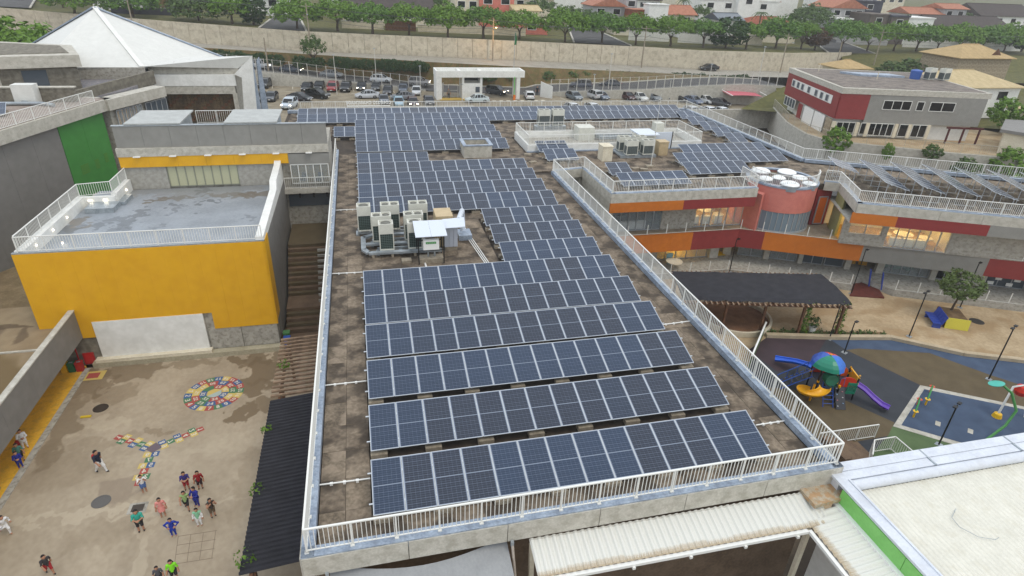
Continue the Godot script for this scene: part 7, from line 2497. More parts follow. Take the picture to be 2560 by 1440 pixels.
# leaf cards spread through a ball (or dome) of radius r
func leaf_ball(r: float, n: int, s: float, sd: int, sq := V(1, 0.8, 1), hollow := 0.45) -> MB:
	var g := RandomNumberGenerator.new()
	g.seed = sd
	var b := MB.new()
	for i in n:
		var d := V(g.randfn(), g.randfn(), g.randfn()).normalized()
		var p := d * r * lerpf(hollow, 1.0, sqrt(g.randf())) * sq
		leaf(b, p, d, s * g.randf_range(0.6, 1.3), g)
	return b
func leaf(b: MB, p: Vector3, out: Vector3, s: float, g: RandomNumberGenerator) -> void:
	var nn := (out + V(g.randfn(), g.randfn(), g.randfn()) * 0.55).normalized()
	var t := nn.cross(V(g.randfn(), g.randfn(), g.randfn())).normalized()
	var w := nn.cross(t)
	b.tri(p - t * s, p + w * s * 0.55, p + t * s)
	b.tri(p - t * s, p + t * s, p - w * s * 0.55)

# open trough along pts with half width w and side height h
func trough(pts: Array, w: float, h: float) -> MB:
	var b := MB.new()
	var rings := []
	for i in pts.size():
		var d: Vector3 = (pts[mini(i + 1, pts.size() - 1)] - pts[maxi(i - 1, 0)]).normalized()
		var s := d.cross(Vector3.UP).normalized()
		var u := s.cross(d).normalized()
		var ring := []
		for k in 9:
			var a := PI * k / 8.0
			ring.append(pts[i] + s * cos(a) * -w + u * (h - sin(a) * h))
		for k in 9:
			var a := PI * (8 - k) / 8.0
			ring.append(pts[i] + s * cos(a) * -(w + 0.05) + u * (h + 0.02 - sin(a) * (h + 0.06)))
		rings.append(ring)
	for i in pts.size() - 1:
		for k in 18:
			b.quad(rings[i][k], rings[i + 1][k], rings[i + 1][(k + 1) % 18], rings[i][(k + 1) % 18])
	return b

func lamp_pole(at: Vector3, h: float, label: String, double := true) -> void:
	var t := thing("yard_lamp", label, "lamp post", at, 0.4, "black lamp posts of the playground yard")
	var b := MB.new()
	b.tube([Vector3.ZERO, V(0, h, 0)], [0.05, 0.04], 8)
	pl(t, "pole", b, mats.black_metal)
	b = MB.new()
	b.bb(-0.18, 0, -0.18, 0.18, 0.03, 0.18)
	pl(t, "base_plate", b, mats.galvanized)
	for s in ([-1, 1] if double else [1]):
		b = MB.new()
		b.bb(s * 0.05 - 0.02, h - 0.04, -0.02, s * 0.2 + 0.02, h, 0.02); b.box(V(s * 0.3, h, 0), V(0.3, 0.06, 0.2))
		pl(t, "lamp_head", b, mats.black_metal)

func build_playground() -> void:
	var b := MB.new()
	b.sheet([V2(22, -45), V2(31.6, -45), V2(44, -39), V2(66, -29), V2(66, -16), V2(22, -16)], 0.0)
	struct("yard_path", b, mats.sand_path)
	# rubber fields
	for q in [["rubber_floor_dark", "rubber_dark", 0.006, [V2(25.0, -30.3), V2(28.9, -33.85), V2(34.2, -32.6), V2(38.47, -31.84), V2(42.3, -28.95), V2(50, -25.6), V2(50, -16), V2(23, -16)]],
		["rubber_floor_maroon", "rubber_maroon", 0.010, [V2(26.5, -32.5), V2(28.9, -33.8), V2(33.4, -32.75), V2(30.2, -30.2), V2(27, -29.6)]],
		["rubber_floor_brown", "rubber_brown", 0.010, [V2(33.9, -31.2), V2(35.0, -31.2), V2(40.0, -29.7), V2(42.1, -26.5), V2(43.3, -25.0), V2(44, -22), V2(40.9, -22.6), V2(36.0, -26.4)]],
		["rubber_floor_blue", "rubber_blue", 0.011, [V2(33.7, -32.7), V2(34.2, -32.6), V2(38.47, -31.84), V2(42.3, -28.95), V2(46.3, -27.2), V2(49, -25.5), V2(45, -23.5), V2(43.3, -25.0), V2(42.1, -26.5), V2(40.0, -29.7), V2(35.0, -31.2), V2(33.9, -31.2)]],
		["rubber_floor_brown", "rubber_brown", 0.012, [V2(23, -28.5), V2(26.2, -27.9), V2(29.3, -26.3), V2(31.1, -23.4), V2(29.7, -22.4), V2(23, -22.2)]],
		["rubber_floor_green", "rubber_green", 0.014, [V2(30.75, -23.15), V2(29.7, -22.4), V2(27.0, -21.0), V2(28, -17), V2(40, -17), V2(34, -21.0)]]]:
		b = MB.new()
		b.sheet(q[3], q[2])
		struct(q[0], b, mats[q[1]])
	b = MB.new()
	var pool := [V2(35.95, -26.4), V2(30.7, -23.1), V2(34.0, -20.2), V2(42.2, -20.6), V2(41.2, -23.0)]
	b.prism(pool, -0.1, 0.03)
	struct("pool_border_floor", b, mats.concrete)
	b = MB.new()
	b.sheet([V2(35.85, -25.95), V2(31.3, -23.08), V2(34.2, -20.6), V2(41.6, -20.9), V2(40.7, -22.9)], 0.036)
	struct("pool_floor", b, mats.rubber_blue)
	for q in [[33.75, -22.75], [35.2, -21.75]]:
		b = MB.new()
		b.box(V(q[0], 0.045, q[1]), V(0.5, 0.012, 0.28), Basis(Vector3.UP, 0.7))
		one("floor_drain", "pale square drain plate in the splash pool floor", "drain", b, mats.concrete, V(q[0], 0.04, q[1]), "splash pool drains")
	# kerb and planter
	var kl := [V(28.9, 0, -33.95), V(34.2, 0, -32.72), V(38.5, 0, -31.95), V(42.35, 0, -29.05), V(46.4, 0, -27.3), V(55, 0, -23.5)]
	b = MB.new()
	for i in kl.size() - 1: b.bar(kl[i] + V(0, 0.12, 0), kl[i + 1] + V(0, 0.12, 0), 0.4, 0.3)
	struct("kerb_playground", b, G("kerb_sand", Color(0.64, 0.58, 0.48), Color(0.73, 0.67, 0.57), 3, 0.9, 99))
	b = MB.new()
	b.sheet([V2(29.0, -34.9), V2(34.4, -33.7), V2(38.6, -32.9), V2(38.5, -32.2), V2(34.2, -32.95), V2(28.9, -34.2)], 0.02)
	struct("planter_ground", b, mats.soil)
	var low := MB.new()
	for k in 90:
		var f := k / 89.0
		var p := V(lerpf(28.8, 38.5, f), 0.12, 0)
		p.z = lerpf(-34.5, -32.6, f) + rr(-0.3, 0.25)
		if rr(0, 1) < 0.8:
			var lb := leaf_ball(0.24, 16, 0.09, 500 + k, V(1, 0.8, 1), 0.1)
			for i in lb.v.size(): low.v.append(lb.v[i] + p)
			low.n.append_array(lb.n); low.u.append_array(lb.u)
	var gc := one("ground_cover_plants", "low green plants in the strip behind playground kerb", "plants", low, mats.leaf_b, V(33, 0, -33.5))
	gc.set_meta("kind", "stuff")
	# net pergola
	var t := thing("net_pergola", "timber pergola covered with sagging black shade net", "pergola", V(29, 0, -37))
	var c00 := V(22.2, 3.0, -35.7)
	var c10 := V(34.85, 2.95, -32.9)
	var c01 := V(23.5, 3.05, -40.1)
	var c11 := V(35.75, 3.0, -37.7)
	b = MB.new()
	var g := []
	for i in 25:
		var row := []
		for j in 11:
			var u := i / 24.0
			var v := j / 10.0
			var p := c00.lerp(c10, u).lerp(c01.lerp(c11, u), v)
			p.y += 0.12 * sin(v * PI) - 0.05 * absf(sin(u * PI * 7.0)) + 0.02 * sin(i * 2.3 + j * 1.7)
			if j == 0: p += V(0, -0.08 - 0.06 * sin(i * 1.9), 0.05 * sin(i * 2.9))
			row.append(p)
		g.append(row)
	for i in 24:
		for j in 10: b.quad(g[i][j], g[i + 1][j], g[i + 1][j + 1], g[i][j + 1])
	pw(t, "shade_net", b, mats.net_black)
	for k in 32:
		var u := (k + 0.5) / 32.0
		var a := c00.lerp(c10, u)
		var c := c01.lerp(c11, u)
		var d := (c - a).normalized()
		b = MB.new()
		b.bar(a - d * 0.4 - V(0, 0.2, 0), c + d * 0.35 - V(0, 0.16, 0), 0.1, 0.1)
		pw(t, "rafter", b, mats.timber_old)
	for e in [[c00, c10], [c01, c11]]:
		b = MB.new()
		b.bar(e[0] - V(0, 0.33, 0), e[1] - V(0, 0.33, 0), 0.14, 0.18)
		pw(t, "beam", b, mats.timber)
		for k in 5:
			b = MB.new()
			var p: Vector3 = e[0].lerp(e[1], 0.04 + k * 0.23)
			b.bar(V(p.x, 0, p.z), V(p.x, p.y - 0.4, p.z), 0.16, 0.16)
			pw(t, "post", b, mats.timber)
	for q in [[34.6, -33.2, 0.0], [32.0, -33.8, 0.0]]:
		b = MB.new()
		for k in 26:
			var lb := leaf_ball(0.26, 14, 0.1, 900 + k, V(1, 1, 1), 0.1)
			var f := k / 25.0
			for i in lb.v.size(): b.v.append(lb.v[i] + V(q[0] + sin(k * 1.3) * 0.15, 0.3 + f * 2.5, q[1] + cos(k * 1.7) * 0.12))
			b.n.append_array(lb.n); b.u.append_array(lb.u)
		one("climbing_vine", "green vine climbing a post of the net pergola", "vine", b, mats.leaf_a, V(q[0], 0.0, q[1]), "vines on the net pergola")
	b = MB.new()
	b.lathe([V2(0.22, 0), V2(0.3, 0.5), V2(0.34, 0.52), V2(0.3, 0.48)], V(32.9, 0.05, -33.9), 14)
	var pot := one("plant_pot", "white round plant pot beside the net pergola post", "plant pot", b, mats.white_paint, V(32.9, 0.05, -33.9))
	pw(pot, "plant", shift(leaf_ball(0.5, 90, 0.13, 31, V(1, 1.1, 1), 0.2), V(32.9, 0.95, -33.9)), mats.leaf_b)
	# round sand pit with cream rim
	t = thing("sand_pit", "rounded red brown sand pit with a cream rim under net", "sand pit", V(28, 0, -36.2))
	b = MB.new()
	b.lathe([V2(2.9, 0.02), V2(2.9, 0.42), V2(2.7, 0.42), V2(2.7, 0.02)], V(27.9, 0, -36.9), 40)
	pw(t, "rim", b, mats.cream_wall)
	b = MB.new()
	b.lathe([V2(2.7, 0.12), V2(0.001, 0.12)], V(27.9, 0, -36.9), 40)
	pw(t, "sand", b, G("red_sand", Color(0.46, 0.34, 0.25), Color(0.56, 0.42, 0.32), 3, 0.95, 101))
	# mesh screen wall beside the sand pit
	b = MB.new()
	b.bar(V(29.0, 0.5, -34.4), V(25.2, 0.5, -30.4), 0.08, 1.0)
	one("low_screen_wall", "low dark green wall with pale cap beside the sand pit", "wall", b, mats.rubber_green, V(27, 0, -32.4))
	b = MB.new()
	b.bar(V(29.0, 1.03, -34.4), V(25.2, 1.03, -30.4), 0.12, 0.06)
	one("screen_wall_cap", "pale cap board on the low dark wall by sand pit", "cap", b, mats.white_paint, V(27.1, 1.0, -32.4))
	# lamp posts
	lamp_pole(V(40.31, 0, -31.98), 3.95, "black yard lamp standing in the sandy kerb strip")
	lamp_pole(V(41.5, 0, -26.11), 4.3, "black yard lamp on the brown rubber floor")
	lamp_pole(V(32.22, 0, -21.16), 3.0, "black yard lamp beside the splash pool")
	lamp_pole(V(33.65, 0, -32.75), 3.0, "black yard lamp beside the net pergola corner", false)
	lamp_pole(V(33.5, 0, -30.9), 2.6, "black yard lamp behind the play tower", false)
	lamp_pole(V(31.4, 0.6, -43.6), 3.2, "black yard lamp before the red band of wing", false)
	lamp_pole(V(40.8, 0.0, -39.0), 4.2, "black yard lamp before the orange band of wing", false)
	lamp_pole(V(48.6, 0.0, -35.2), 4.2, "black yard lamp before the grey band of wing", false)
	# benches, planter, blue boards, tree
	t = thing("blue_lounge_bench", "blue slatted bench beside the yellow fronted planter", "bench", V(44.0, 0, -33.5), -0.48 - PI / 2)
	for k in 5:
		b = MB.new()
		b.box(V(-0.8 + k * 0.4, 0.42, 0), V(0.36, 0.06, 0.7)); b.box(V(-0.8 + k * 0.4, 0.75, -0.42), V(0.36, 0.7, 0.06), Basis(V(1, 0, 0), -0.35))
		pl(t, "slat", b, P("bench_blue", Color(0.16, 0.26, 0.6), 0.5))
	b = MB.new()
	for s in [-0.85, 0.85]: b.bb(s - 0.05, 0, -0.3, s + 0.05, 0.4, 0.3)
	pl(t, "leg", b, mats.bench_blue)
	t = thing("yellow_planter", "square timber planter with a big yellow front panel", "planter", V(45.6, 0, -33.3), -0.48)
	b = MB.new()
	b.bb(-0.8, 0, -1.1, 0.8, 0.75, 1.1)
	pl(t, "box", b, mats.timber)
	b = MB.new()
	b.box(V(0, 0.45, 1.16), V(1.7, 0.9, 0.08), Basis(V(1, 0, 0), -0.12))
	pl(t, "yellow_panel", b, P("panel_yellow", Color(0.8, 0.76, 0.28), 0.5))
	b = MB.new()
	b.sheet([V2(-0.75, -1.05), V2(0.75, -1.05), V2(0.75, 1.05), V2(-0.75, 1.05)], 0.76)
	pl(t, "soil", b, mats.soil)
	b = MB.new()
	b.lathe([V2(0.55, 0), V2(0.5, 0.02), V2(0.001, 0.022)], V(48.0, 0.0, -33.0), 20)
	one("round_cover", "round dark iron cover beside the yellow planter", "manhole cover", b, P("iron_round", Color(0.2, 0.19, 0.18), 0.7), V(48, 0, -33))
	for q in [[43.3, -40.0], [43.9, -39.2]]:
		b = MB.new()
		b.box(V(q[0], 0.9, q[1]), V(0.55, 1.5, 0.1), Basis(Vector3.UP, 0.9) * Basis(V(1, 0, 0), -0.15))
		one("blue_board", "upright blue play board on the red deck", "board", b, mats.bench_blue, V(q[0], 0.2, q[1]), "blue boards on the red deck")
	b = MB.new()
	b.prism([V2(41.2, -39.4), V2(42.8, -42.5), V2(45, -41.5), V2(43.1, -37.7), V2(40.3, -38.6)], 0.0, 0.12)
	struct("red_deck_floor", b, G("deck_red", Color(0.32, 0.14, 0.11), Color(0.42, 0.2, 0.16), 2, 0.7, 102))
	b = MB.new()
	disc(b, V(26.6, 1.25, -45.2), 0.75, 0.06, 20)
	b.tube([V(26.6, 0.6, -45.2), V(26.6, 1.25, -45.2)], 0.06)
	one("terrace_table", "round cream table with a pale blue chair on terrace", "table", b, mats.cream_wall, V(26.6, 0.6, -45.2))
	b = MB.new()
	b.box(V(26.7, 1.05, -46.1), V(0.6, 0.06, 0.5)); b.box(V(26.7, 1.3, -46.35), V(0.6, 0.5, 0.06)); b.box(V(26.7, 0.82, -46.1), V(0.4, 0.44, 0.3))
	one("pale_blue_chair", "pale blue chair behind the round terrace table", "chair", b, P("pale_blue", Color(0.55, 0.7, 0.72), 0.6), V(26.7, 0.6, -46.1))
	# splash pool toys
	for q in [[32.69, -23.6, 33.95, -24.6], [34.5, -24.5, 35.96, -25.6]]:
		t = thing("splash_flower", "green pipe with red and yellow spray flowers in pool", "water toy", V(q[0], 0, q[1]), 0.0, "spray flowers in the pool")
		b = MB.new()
		var e := V(q[2] - q[0], 0, q[3] - q[1])
		b.tube([Vector3.ZERO, V(0, 0.5, 0), e * 0.5 + V(0, 0.75, 0), e + V(0, 0.55, 0)], 0.06, 8)
		pl(t, "pipe", b, P("toy_green", Color(0.15, 0.5, 0.25), 0.4))
		for f in [[Vector3.ZERO, "toy_yellow", Color(0.88, 0.7, 0.1)], [e, "toy_red", Color(0.82, 0.3, 0.2)]]:
			b = MB.new()
			for k in 6:
				var a := TAU * k / 6
				b.lathe([V2(0.001, 0), V2(0.08, 0.02), V2(0.001, 0.05)], f[0] + V(cos(a) * 0.1, 0.5, sin(a) * 0.1), 8)
			b.lathe([V2(0.06, 0), V2(0.06, 0.5), V2(0.001, 0.56)], f[0], 8)
			pl(t, "flower", b, P(f[1], f[2], 0.4))
	t = thing("splash_arch", "tall curved green pipe with a teal leaf shower head", "water toy", V(36.0, 0, -20.9))
	b = MB.new()
	b.tube([V(-0.6, 0, 0), V(0.6, 0.9, -0.1), V(1.2, 1.8, -0.3), V(0.9, 2.8, -0.8), V(0.4, 3.2, -1.1)], 0.08, 10)
	pl(t, "pipe", b, P("arch_green", Color(0.3, 0.56, 0.3), 0.4))
	b = MB.new()
	b.lathe([V2(0.001, 0), V2(0.6, 0.05), V2(0.65, 0.1), V2(0.001, 0.18)], Vector3.ZERO, 16)
	pl(t, "shower_head", b, P("toy_teal", Color(0.25, 0.68, 0.62), 0.4), V(0.1, 3.15, -1.3), Basis(V(0.9, 0, 0), V(0, 1, 0), V(0, 0, 0.45)))
	t = thing("splash_barrel", "red ball bucket on a white frame in splash pool", "water toy", V(38.8, 0, -22.6))
	b = MB.new()
	b.tube([V(-0.6, 0, 0), V(-0.5, 2.4, 0), V(0.9, 2.6, 0.2), V(1.2, 0, 0.4)], 0.07, 8)
	pl(t, "frame", b, mats.white_paint)
	b = MB.new()
	b.lathe([V2(0.001, -0.4), V2(0.3, -0.3), V2(0.42, 0), V2(0.3, 0.3), V2(0.001, 0.4)], V(0.2, 2.1, 0.1), 14)
	pl(t, "bucket", b, P("bucket_red", Color(0.8, 0.16, 0.08), 0.35))
	b = MB.new()
	b.lathe([V2(0.3, 0), V2(0.22, 0.3), V2(0.001, 0.36)], V(-0.6, 0, 0.0), 12)
	pl(t, "yellow_foot", b, mats.toy_yellow)
	play_tower()

func play_tower() -> void:
	var t := thing("play_structure", "colourful play tower with slides, ladders and domed canopy", "play structure", V(28.3, 0.012, -27.0), -0.28)
	var blue := P("play_blue", Color(0.13, 0.32, 0.68), 0.35)
	var teal := P("play_teal", Color(0.08, 0.5, 0.4), 0.35)
	var yel := P("play_yellow", Color(0.9, 0.66, 0.06), 0.3)
	var red := P("play_red", Color(0.8, 0.2, 0.1), 0.35)
	var pur := P("play_purple", Color(0.38, 0.24, 0.66), 0.35)
	var grn := P("play_green", Color(0.05, 0.36, 0.25), 0.35)
	var blk := P("play_post", Color(0.07, 0.08, 0.1), 0.45)
	var b := MB.new()
	# posts of both towers with yellow collars
	for q in [[-0.6, 0.6, 2.3], [0.6, 0.6, 2.3], [-0.6, -0.6, 2.3], [0.6, -0.6, 2.3], [1.9, 0.6, 1.75], [1.9, -0.6, 1.75], [0.6, 1.0, 1.2]]:
		b = MB.new()
		b.tube([V(q[0], 0, q[1]), V(q[0], q[2], q[1])], 0.06, 8)
		var p := pl(t, "post", b, blk)
		b = MB.new()
		b.tube([V(q[0], 1.25, q[1]), V(q[0], 1.38, q[1])], 0.085, 8)
		b.tube([V(q[0], q[2], q[1]), V(q[0], q[2] + 0.1, q[1])], [0.075, 0.02], 8)
		pl(p, "collar", b, yel)
	for q in [[0.0, 0.0, 1.2], [1.25, 0.0, 1.0]]:
		b = MB.new()
		b.box(V(q[0], q[2], q[1]), V(1.2, 0.06, 1.2))
		pl(t, "deck", b, P("play_deck", Color(0.25, 0.27, 0.32), 0.6))
	# canopy: eight curved gores in teal and blue
	for k in 4:
		b = MB.new()
		for i in 4:
			for j in 5:
				var f := func(ii: float, jj: float) -> Vector3:
					var az: float = (k + ii / 4.0) * PI / 2 + 0.25
					var el: float = jj / 5.0 * PI * 0.42
					var r := 1.05 * (1.0 + 0.12 * absf(cos(2 * (az - 0.25))))
					return V(cos(az) * sin(el) * r, 2.05 + cos(el) * 0.95, -sin(az) * sin(el) * r)
				b.quad(f.call(i, j + 1), f.call(i + 1, j + 1), f.call(i + 1, j), f.call(i, j))
		pl(t, "canopy_panel", b, [red, blue, teal, P("canopy_blue", Color(0.16, 0.42, 0.78), 0.4)][k])
	# tunnel tube, arched panels
	b = MB.new()
	b.tube([V(0, 1.75, 0.55), V(0.02, 1.72, 1.0)], 0.46, 18, false)
	b.tube([V(0.02, 1.72, 0.98), V(0.02, 1.72, 1.06)], 0.5, 18, false)
	pl(t, "tunnel", b, grn)
	b = MB.new()
	b.lathe([V2(0.001, 0), V2(0.4, 0.08), V2(0.44, 0.02)], Vector3.ZERO, 18)
	pl(t, "bubble_window", b, P("bubble", Color(0.2, 0.45, 0.36), 0.1), V(0.02, 1.72, 0.95), Basis(V(1, 0, 0), PI / 2))
	for q in [[1.25, 0.62, red], [1.25, -0.62, P("play_orange", Color(0.88, 0.38, 0.1), 0.35)], [0.0, -0.66, red]]:
		b = MB.new()
		var arc := [V2(-0.55, 0), V2(0.55, 0)]
		for k in 9:
			var a := PI * k / 8.0
			arc.append(V2(cos(a) * 0.55, 0.4 + sin(a) * 0.35))
		b.ext(arc, Transform3D(Basis(), V(q[0], 1.05, q[1])), 0.05)
		pl(t, "arched_panel", b, q[2])
	b = MB.new()
	b.ext([V2(-0.55, 0), V2(0.55, 0), V2(0.55, 0.7), V2(0.3, 0.85), V2(-0.3, 0.85), V2(-0.55, 0.7)], Transform3D(Basis(V(0, 0, -1), Vector3.UP, V(1, 0, 0)), V(1.92, 0.75, 0.0)), 0.05)
	b.box(V(1.92, 1.7, 0), V(0.08, 0.12, 1.2))
	pl(t, "end_panel", b, yel)
	b = MB.new()
	b.bb(1.3, 0.55, 0.66, 1.36, 1.45, 0.71); b.bb(1.84, 0.55, 0.66, 1.9, 1.45, 0.71); b.bb(1.36, 0.55, 0.66, 1.84, 0.72, 0.71); b.bb(1.36, 1.22, 0.66, 1.84, 1.4, 0.71)
	var lat := pl(t, "lattice_panel", b, teal)
	for k in 5:
		b = MB.new()
		b.box(V(1.4 + k * 0.1, 0.97, 0.685), V(0.055, 0.58, 0.03), Basis(V(0, 0, 1), -0.3))
		pl(lat, "lattice_bar", b, teal)
	# ladder and stairs in blue tube
	b = MB.new()
	for s in [-0.32, 0.32]: b.tube([V(s, 0, 1.55), V(s, 1.2, 0.75), V(s, 1.85, 0.65)], 0.03, 6)
	for k in 5: b.tube([V(-0.32, 0.2 + k * 0.22, 1.42 - k * 0.15), V(0.32, 0.2 + k * 0.22, 1.42 - k * 0.15)], 0.025, 6)
	pl(t, "ladder", b, blue)
	b = MB.new()
	for s in [-0.4, 0.4]:
		b.tube([V(-2.5, 0.05, s - 0.5), V(-0.65, 1.2, s - 0.5)], 0.035, 6)
		b.tube([V(-2.55, 0.6, s - 0.5), V(-0.65, 1.85, s - 0.5)], 0.03, 6)
		for k in 4: b.tube([V(-2.5 + k * 0.58, 0.08 + k * 0.36, s - 0.5), V(-2.5 + k * 0.58, 0.66 + k * 0.37, s - 0.5)], 0.02, 5)
	pl(t, "stair_rail", b, blue)
	for k in 6:
		b = MB.new()
		b.box(V(-2.35 + k * 0.31, 0.18 + k * 0.19, -0.5), V(0.26, 0.04, 0.76))
		pl(t, "stair_tread", b, blk)
	# slides
	var sp := []
	for k in 15:
		var f := k / 14.0
		var a := PI * 0.1 + f * PI * 1.5
		sp.append(V(-0.75 - 0.0 + cos(a) * 0.62 - 0.2, lerpf(1.15, 0.22, f), 1.15 + sin(a) * 0.62 - 0.2))
	pl(t, "spiral_slide", trough(sp, 0.3, 0.22), yel)
	b = MB.new()
	b.lathe([V2(0.07, 0), V2(0.07, 1.3)], V(-0.95, 0, 0.95), 8)
	pl(t, "spiral_post", b, yel)
	pl(t, "purple_slide", trough([V(1.95, 1.0, 0.1), V(2.5, 0.8, 0.55), V(3.0, 0.45, 1.0), V(3.4, 0.24, 1.35), V(3.75, 0.2, 1.65)], 0.24, 0.16), pur)
	pl(t, "blue_slide", trough([V(-0.1, 1.2, -0.65), V(-0.3, 1.0, -1.5), V(-0.8, 0.65, -2.4), V(-1.4, 0.35, -3.0), V(-1.9, 0.28, -3.2)], 0.27, 0.2), P("slide_blue", Color(0.1, 0.36, 0.8), 0.3))
	# climbing plank with holds
	b = MB.new()
	b.box(V(0.75, 0.55, 1.25), V(0.6, 0.06, 1.45), Basis(V(1, 0, 0), 0.85))
	var cp := pl(t, "climbing_plank", b, P("plank_grey", Color(0.2, 0.21, 0.24), 0.6))
	for k in 7:
		b = MB.new()
		b.lathe([V2(0.001, -0.03), V2(0.05, 0), V2(0.001, 0.04)], V(0.55 + (k % 2) * 0.35, 1.0 - k * 0.14, 0.85 + k * 0.125) + V(0, 0.04, 0.02), 6)
		pl(cp, "hold", b, P("hold_%d" % (k % 3), [Color(0.75, 0.75, 0.78), Color(0.7, 0.4, 0.45), Color(0.45, 0.6, 0.75)][k % 3], 0.5))
	for q in [V(0.0, 3.05, 0), V(1.9, 1.95, 0.6), V(0.4, 2.75, -0.5)]:
		b = MB.new()
		b.lathe([V2(0.001, -0.07), V2(0.07, 0), V2(0.001, 0.07)], q, 8)
		pl(t, "finial", b, yel)
	b = MB.new()
	b.tube([V(0.75, 1.05, 0.65), V(0.75, 1.7, 0.68), V(1.0, 1.75, 0.68), V(1.05, 1.05, 0.65)], 0.03, 6)
	pl(t, "hand_rail", b, P("play_lilac", Color(0.45, 0.4, 0.62), 0.4))

# ---------------------------------------------------------------- cars
# body sections along z (nose at +z): [z, half width, y low, y high]; cabin: [z, half width, y]
func car_proto(kind: String) -> Dictionary:
	var L := 2.15
	var belt := 0.92
	var roof := 1.45
	var low := [[-2.1, 0.72, 0.42, 0.78], [-2.0, 0.82, 0.3, 0.9], [-1.3, 0.87, 0.22, 0.95], [0.0, 0.88, 0.2, 0.93], [1.0, 0.87, 0.22, 0.9], [1.75, 0.82, 0.26, 0.78], [2.05, 0.74, 0.32, 0.66], [2.12, 0.62, 0.4, 0.55]]
	var cab := [[-1.95, 0.74, 0.9], [-1.5, 0.66, 1.36], [-0.9, 0.65, 1.46], [0.0, 0.65, 1.47], [0.35, 0.66, 1.4], [1.1, 0.76, 0.92]]
	if kind == "sedan":
		low = [[-2.25, 0.72, 0.42, 0.85], [-2.15, 0.8, 0.3, 0.96], [-1.4, 0.86, 0.22, 0.98], [0.0, 0.88, 0.2, 0.93], [1.0, 0.87, 0.22, 0.9], [1.8, 0.82, 0.26, 0.76], [2.15, 0.74, 0.32, 0.64], [2.25, 0.6, 0.4, 0.54]]
		cab = [[-1.7, 0.76, 0.96], [-1.0, 0.65, 1.38], [-0.5, 0.64, 1.43], [0.1, 0.64, 1.43], [0.4, 0.65, 1.36], [1.15, 0.76, 0.9]]
	elif kind == "suv":
		low = [[-2.2, 0.8, 0.5, 0.98], [-2.1, 0.88, 0.36, 1.08], [-1.3, 0.91, 0.3, 1.08], [0.0, 0.92, 0.28, 1.05], [1.0, 0.91, 0.3, 1.04], [1.8, 0.88, 0.34, 0.98], [2.1, 0.82, 0.4, 0.86], [2.2, 0.7, 0.48, 0.72]]
		cab = [[-2.1, 0.82, 1.06], [-1.85, 0.74, 1.6], [-1.0, 0.73, 1.68], [0.0, 0.73, 1.68], [0.4, 0.74, 1.58], [1.1, 0.82, 1.04]]
	var b := MB.new()
	for i in low.size() - 1:
		var p = low[i]
		var q = low[i + 1]
		var P4 := func(s) -> Array: return [V(-s[1] * 0.92, s[2], s[0]), V(s[1] * 0.92, s[2], s[0]), V(s[1], lerpf(s[2], s[3], 0.5), s[0]), V(s[1] * 0.93, s[3], s[0]), V(-s[1] * 0.93, s[3], s[0]), V(-s[1], lerpf(s[2], s[3], 0.5), s[0])]
		var A: Array = P4.call(p)
		var B: Array = P4.call(q)
		for k in 6:
			var n := (k + 1) % 6
			b.quad(A[n], B[n], B[k], A[k])
		if i == 0: b.quad(A[1], A[0], A[4], A[3]); b.tri(A[1], A[3], A[2]); b.tri(A[0], A[5], A[4])
		if i == low.size() - 2: b.quad(B[0], B[1], B[3], B[4]); b.tri(B[1], B[2], B[3]); b.tri(B[0], B[4], B[5])
	var base := func(z: float) -> float:
		for i in low.size() - 1:
			if z <= low[i + 1][0]: return lerpf(low[i][3], low[i + 1][3], (z - low[i][0]) / (low[i + 1][0] - low[i][0]))
		return 0.8
	# cabin: roof skin in paint, sides and screens in glass
	var gl := MB.new()
	for i in cab.size() - 1:
		var p = cab[i]
		var q = cab[i + 1]
		var pa := V(-p[1], p[2], p[0])
		var pb := V(p[1], p[2], p[0])
		var qa := V(-q[1], q[2], q[0])
		var qb := V(q[1], q[2], q[0])
		var pw2: float = 0.8 if kind != "suv" else 0.86
		var la := V(-pw2, base.call(p[0]) - 0.02, p[0])
		var ld := V(pw2, base.call(p[0]) - 0.02, p[0])
		var ma := V(-pw2, base.call(q[0]) - 0.02, q[0])
		var md := V(pw2, base.call(q[0]) - 0.02, q[0])
		if i == 0 or i == cab.size() - 2: gl.quad(pa, qa, qb, pb)
		else: b.quad(pa, qa, qb, pb)
		gl.quad(la, ma, qa, pa); gl.quad(md, ld, pb, qb)
	# pillars
	for s in [-1, 1]:
		for i in [1, 2, 3, 4]:
			var p = cab[i]
			var z0: float = p[0]
			b.bar(V(s * (0.815 if kind != "suv" else 0.875), base.call(z0), z0 + (0.25 if i == 4 else 0.0)), V(s * (p[1] + 0.012), p[2], z0), 0.06, 0.06)
		b.bar(V(s * (cab[4][1] + 0.01), cab[4][2], cab[4][0]), V(s * 0.8, cab[5][2], cab[5][0] + 0.02), 0.07, 0.06)
		b.bar(V(s * (cab[1][1] + 0.01), cab[1][2], cab[1][0]), V(s * 0.79, cab[0][2], cab[0][0]), 0.09, 0.06)
		b.box(V(s * (low[3][1] + 0.08), base.call(0.75) + 0.08, 0.78), V(0.16, 0.11, 0.08))
	var tyre := MB.new()
	tyre.lathe([V2(0.2, -0.1), V2(0.3, -0.1), V2(0.325, -0.06), V2(0.325, 0.06), V2(0.3, 0.1), V2(0.2, 0.1)], Vector3.ZERO, 16)
	var rim := MB.new()
	rim.lathe([V2(0.001, -0.07), V2(0.21, -0.08), V2(0.21, 0.08), V2(0.001, 0.07)], Vector3.ZERO, 12)
	var hd := MB.new()
	hd.box(Vector3.ZERO, V(0.34, 0.14, 0.14))
	var tl := MB.new()
	tl.box(Vector3.ZERO, V(0.26, 0.2, 0.1))
	var pt := MB.new()
	pt.box(Vector3.ZERO, V(0.42, 0.12, 0.02))
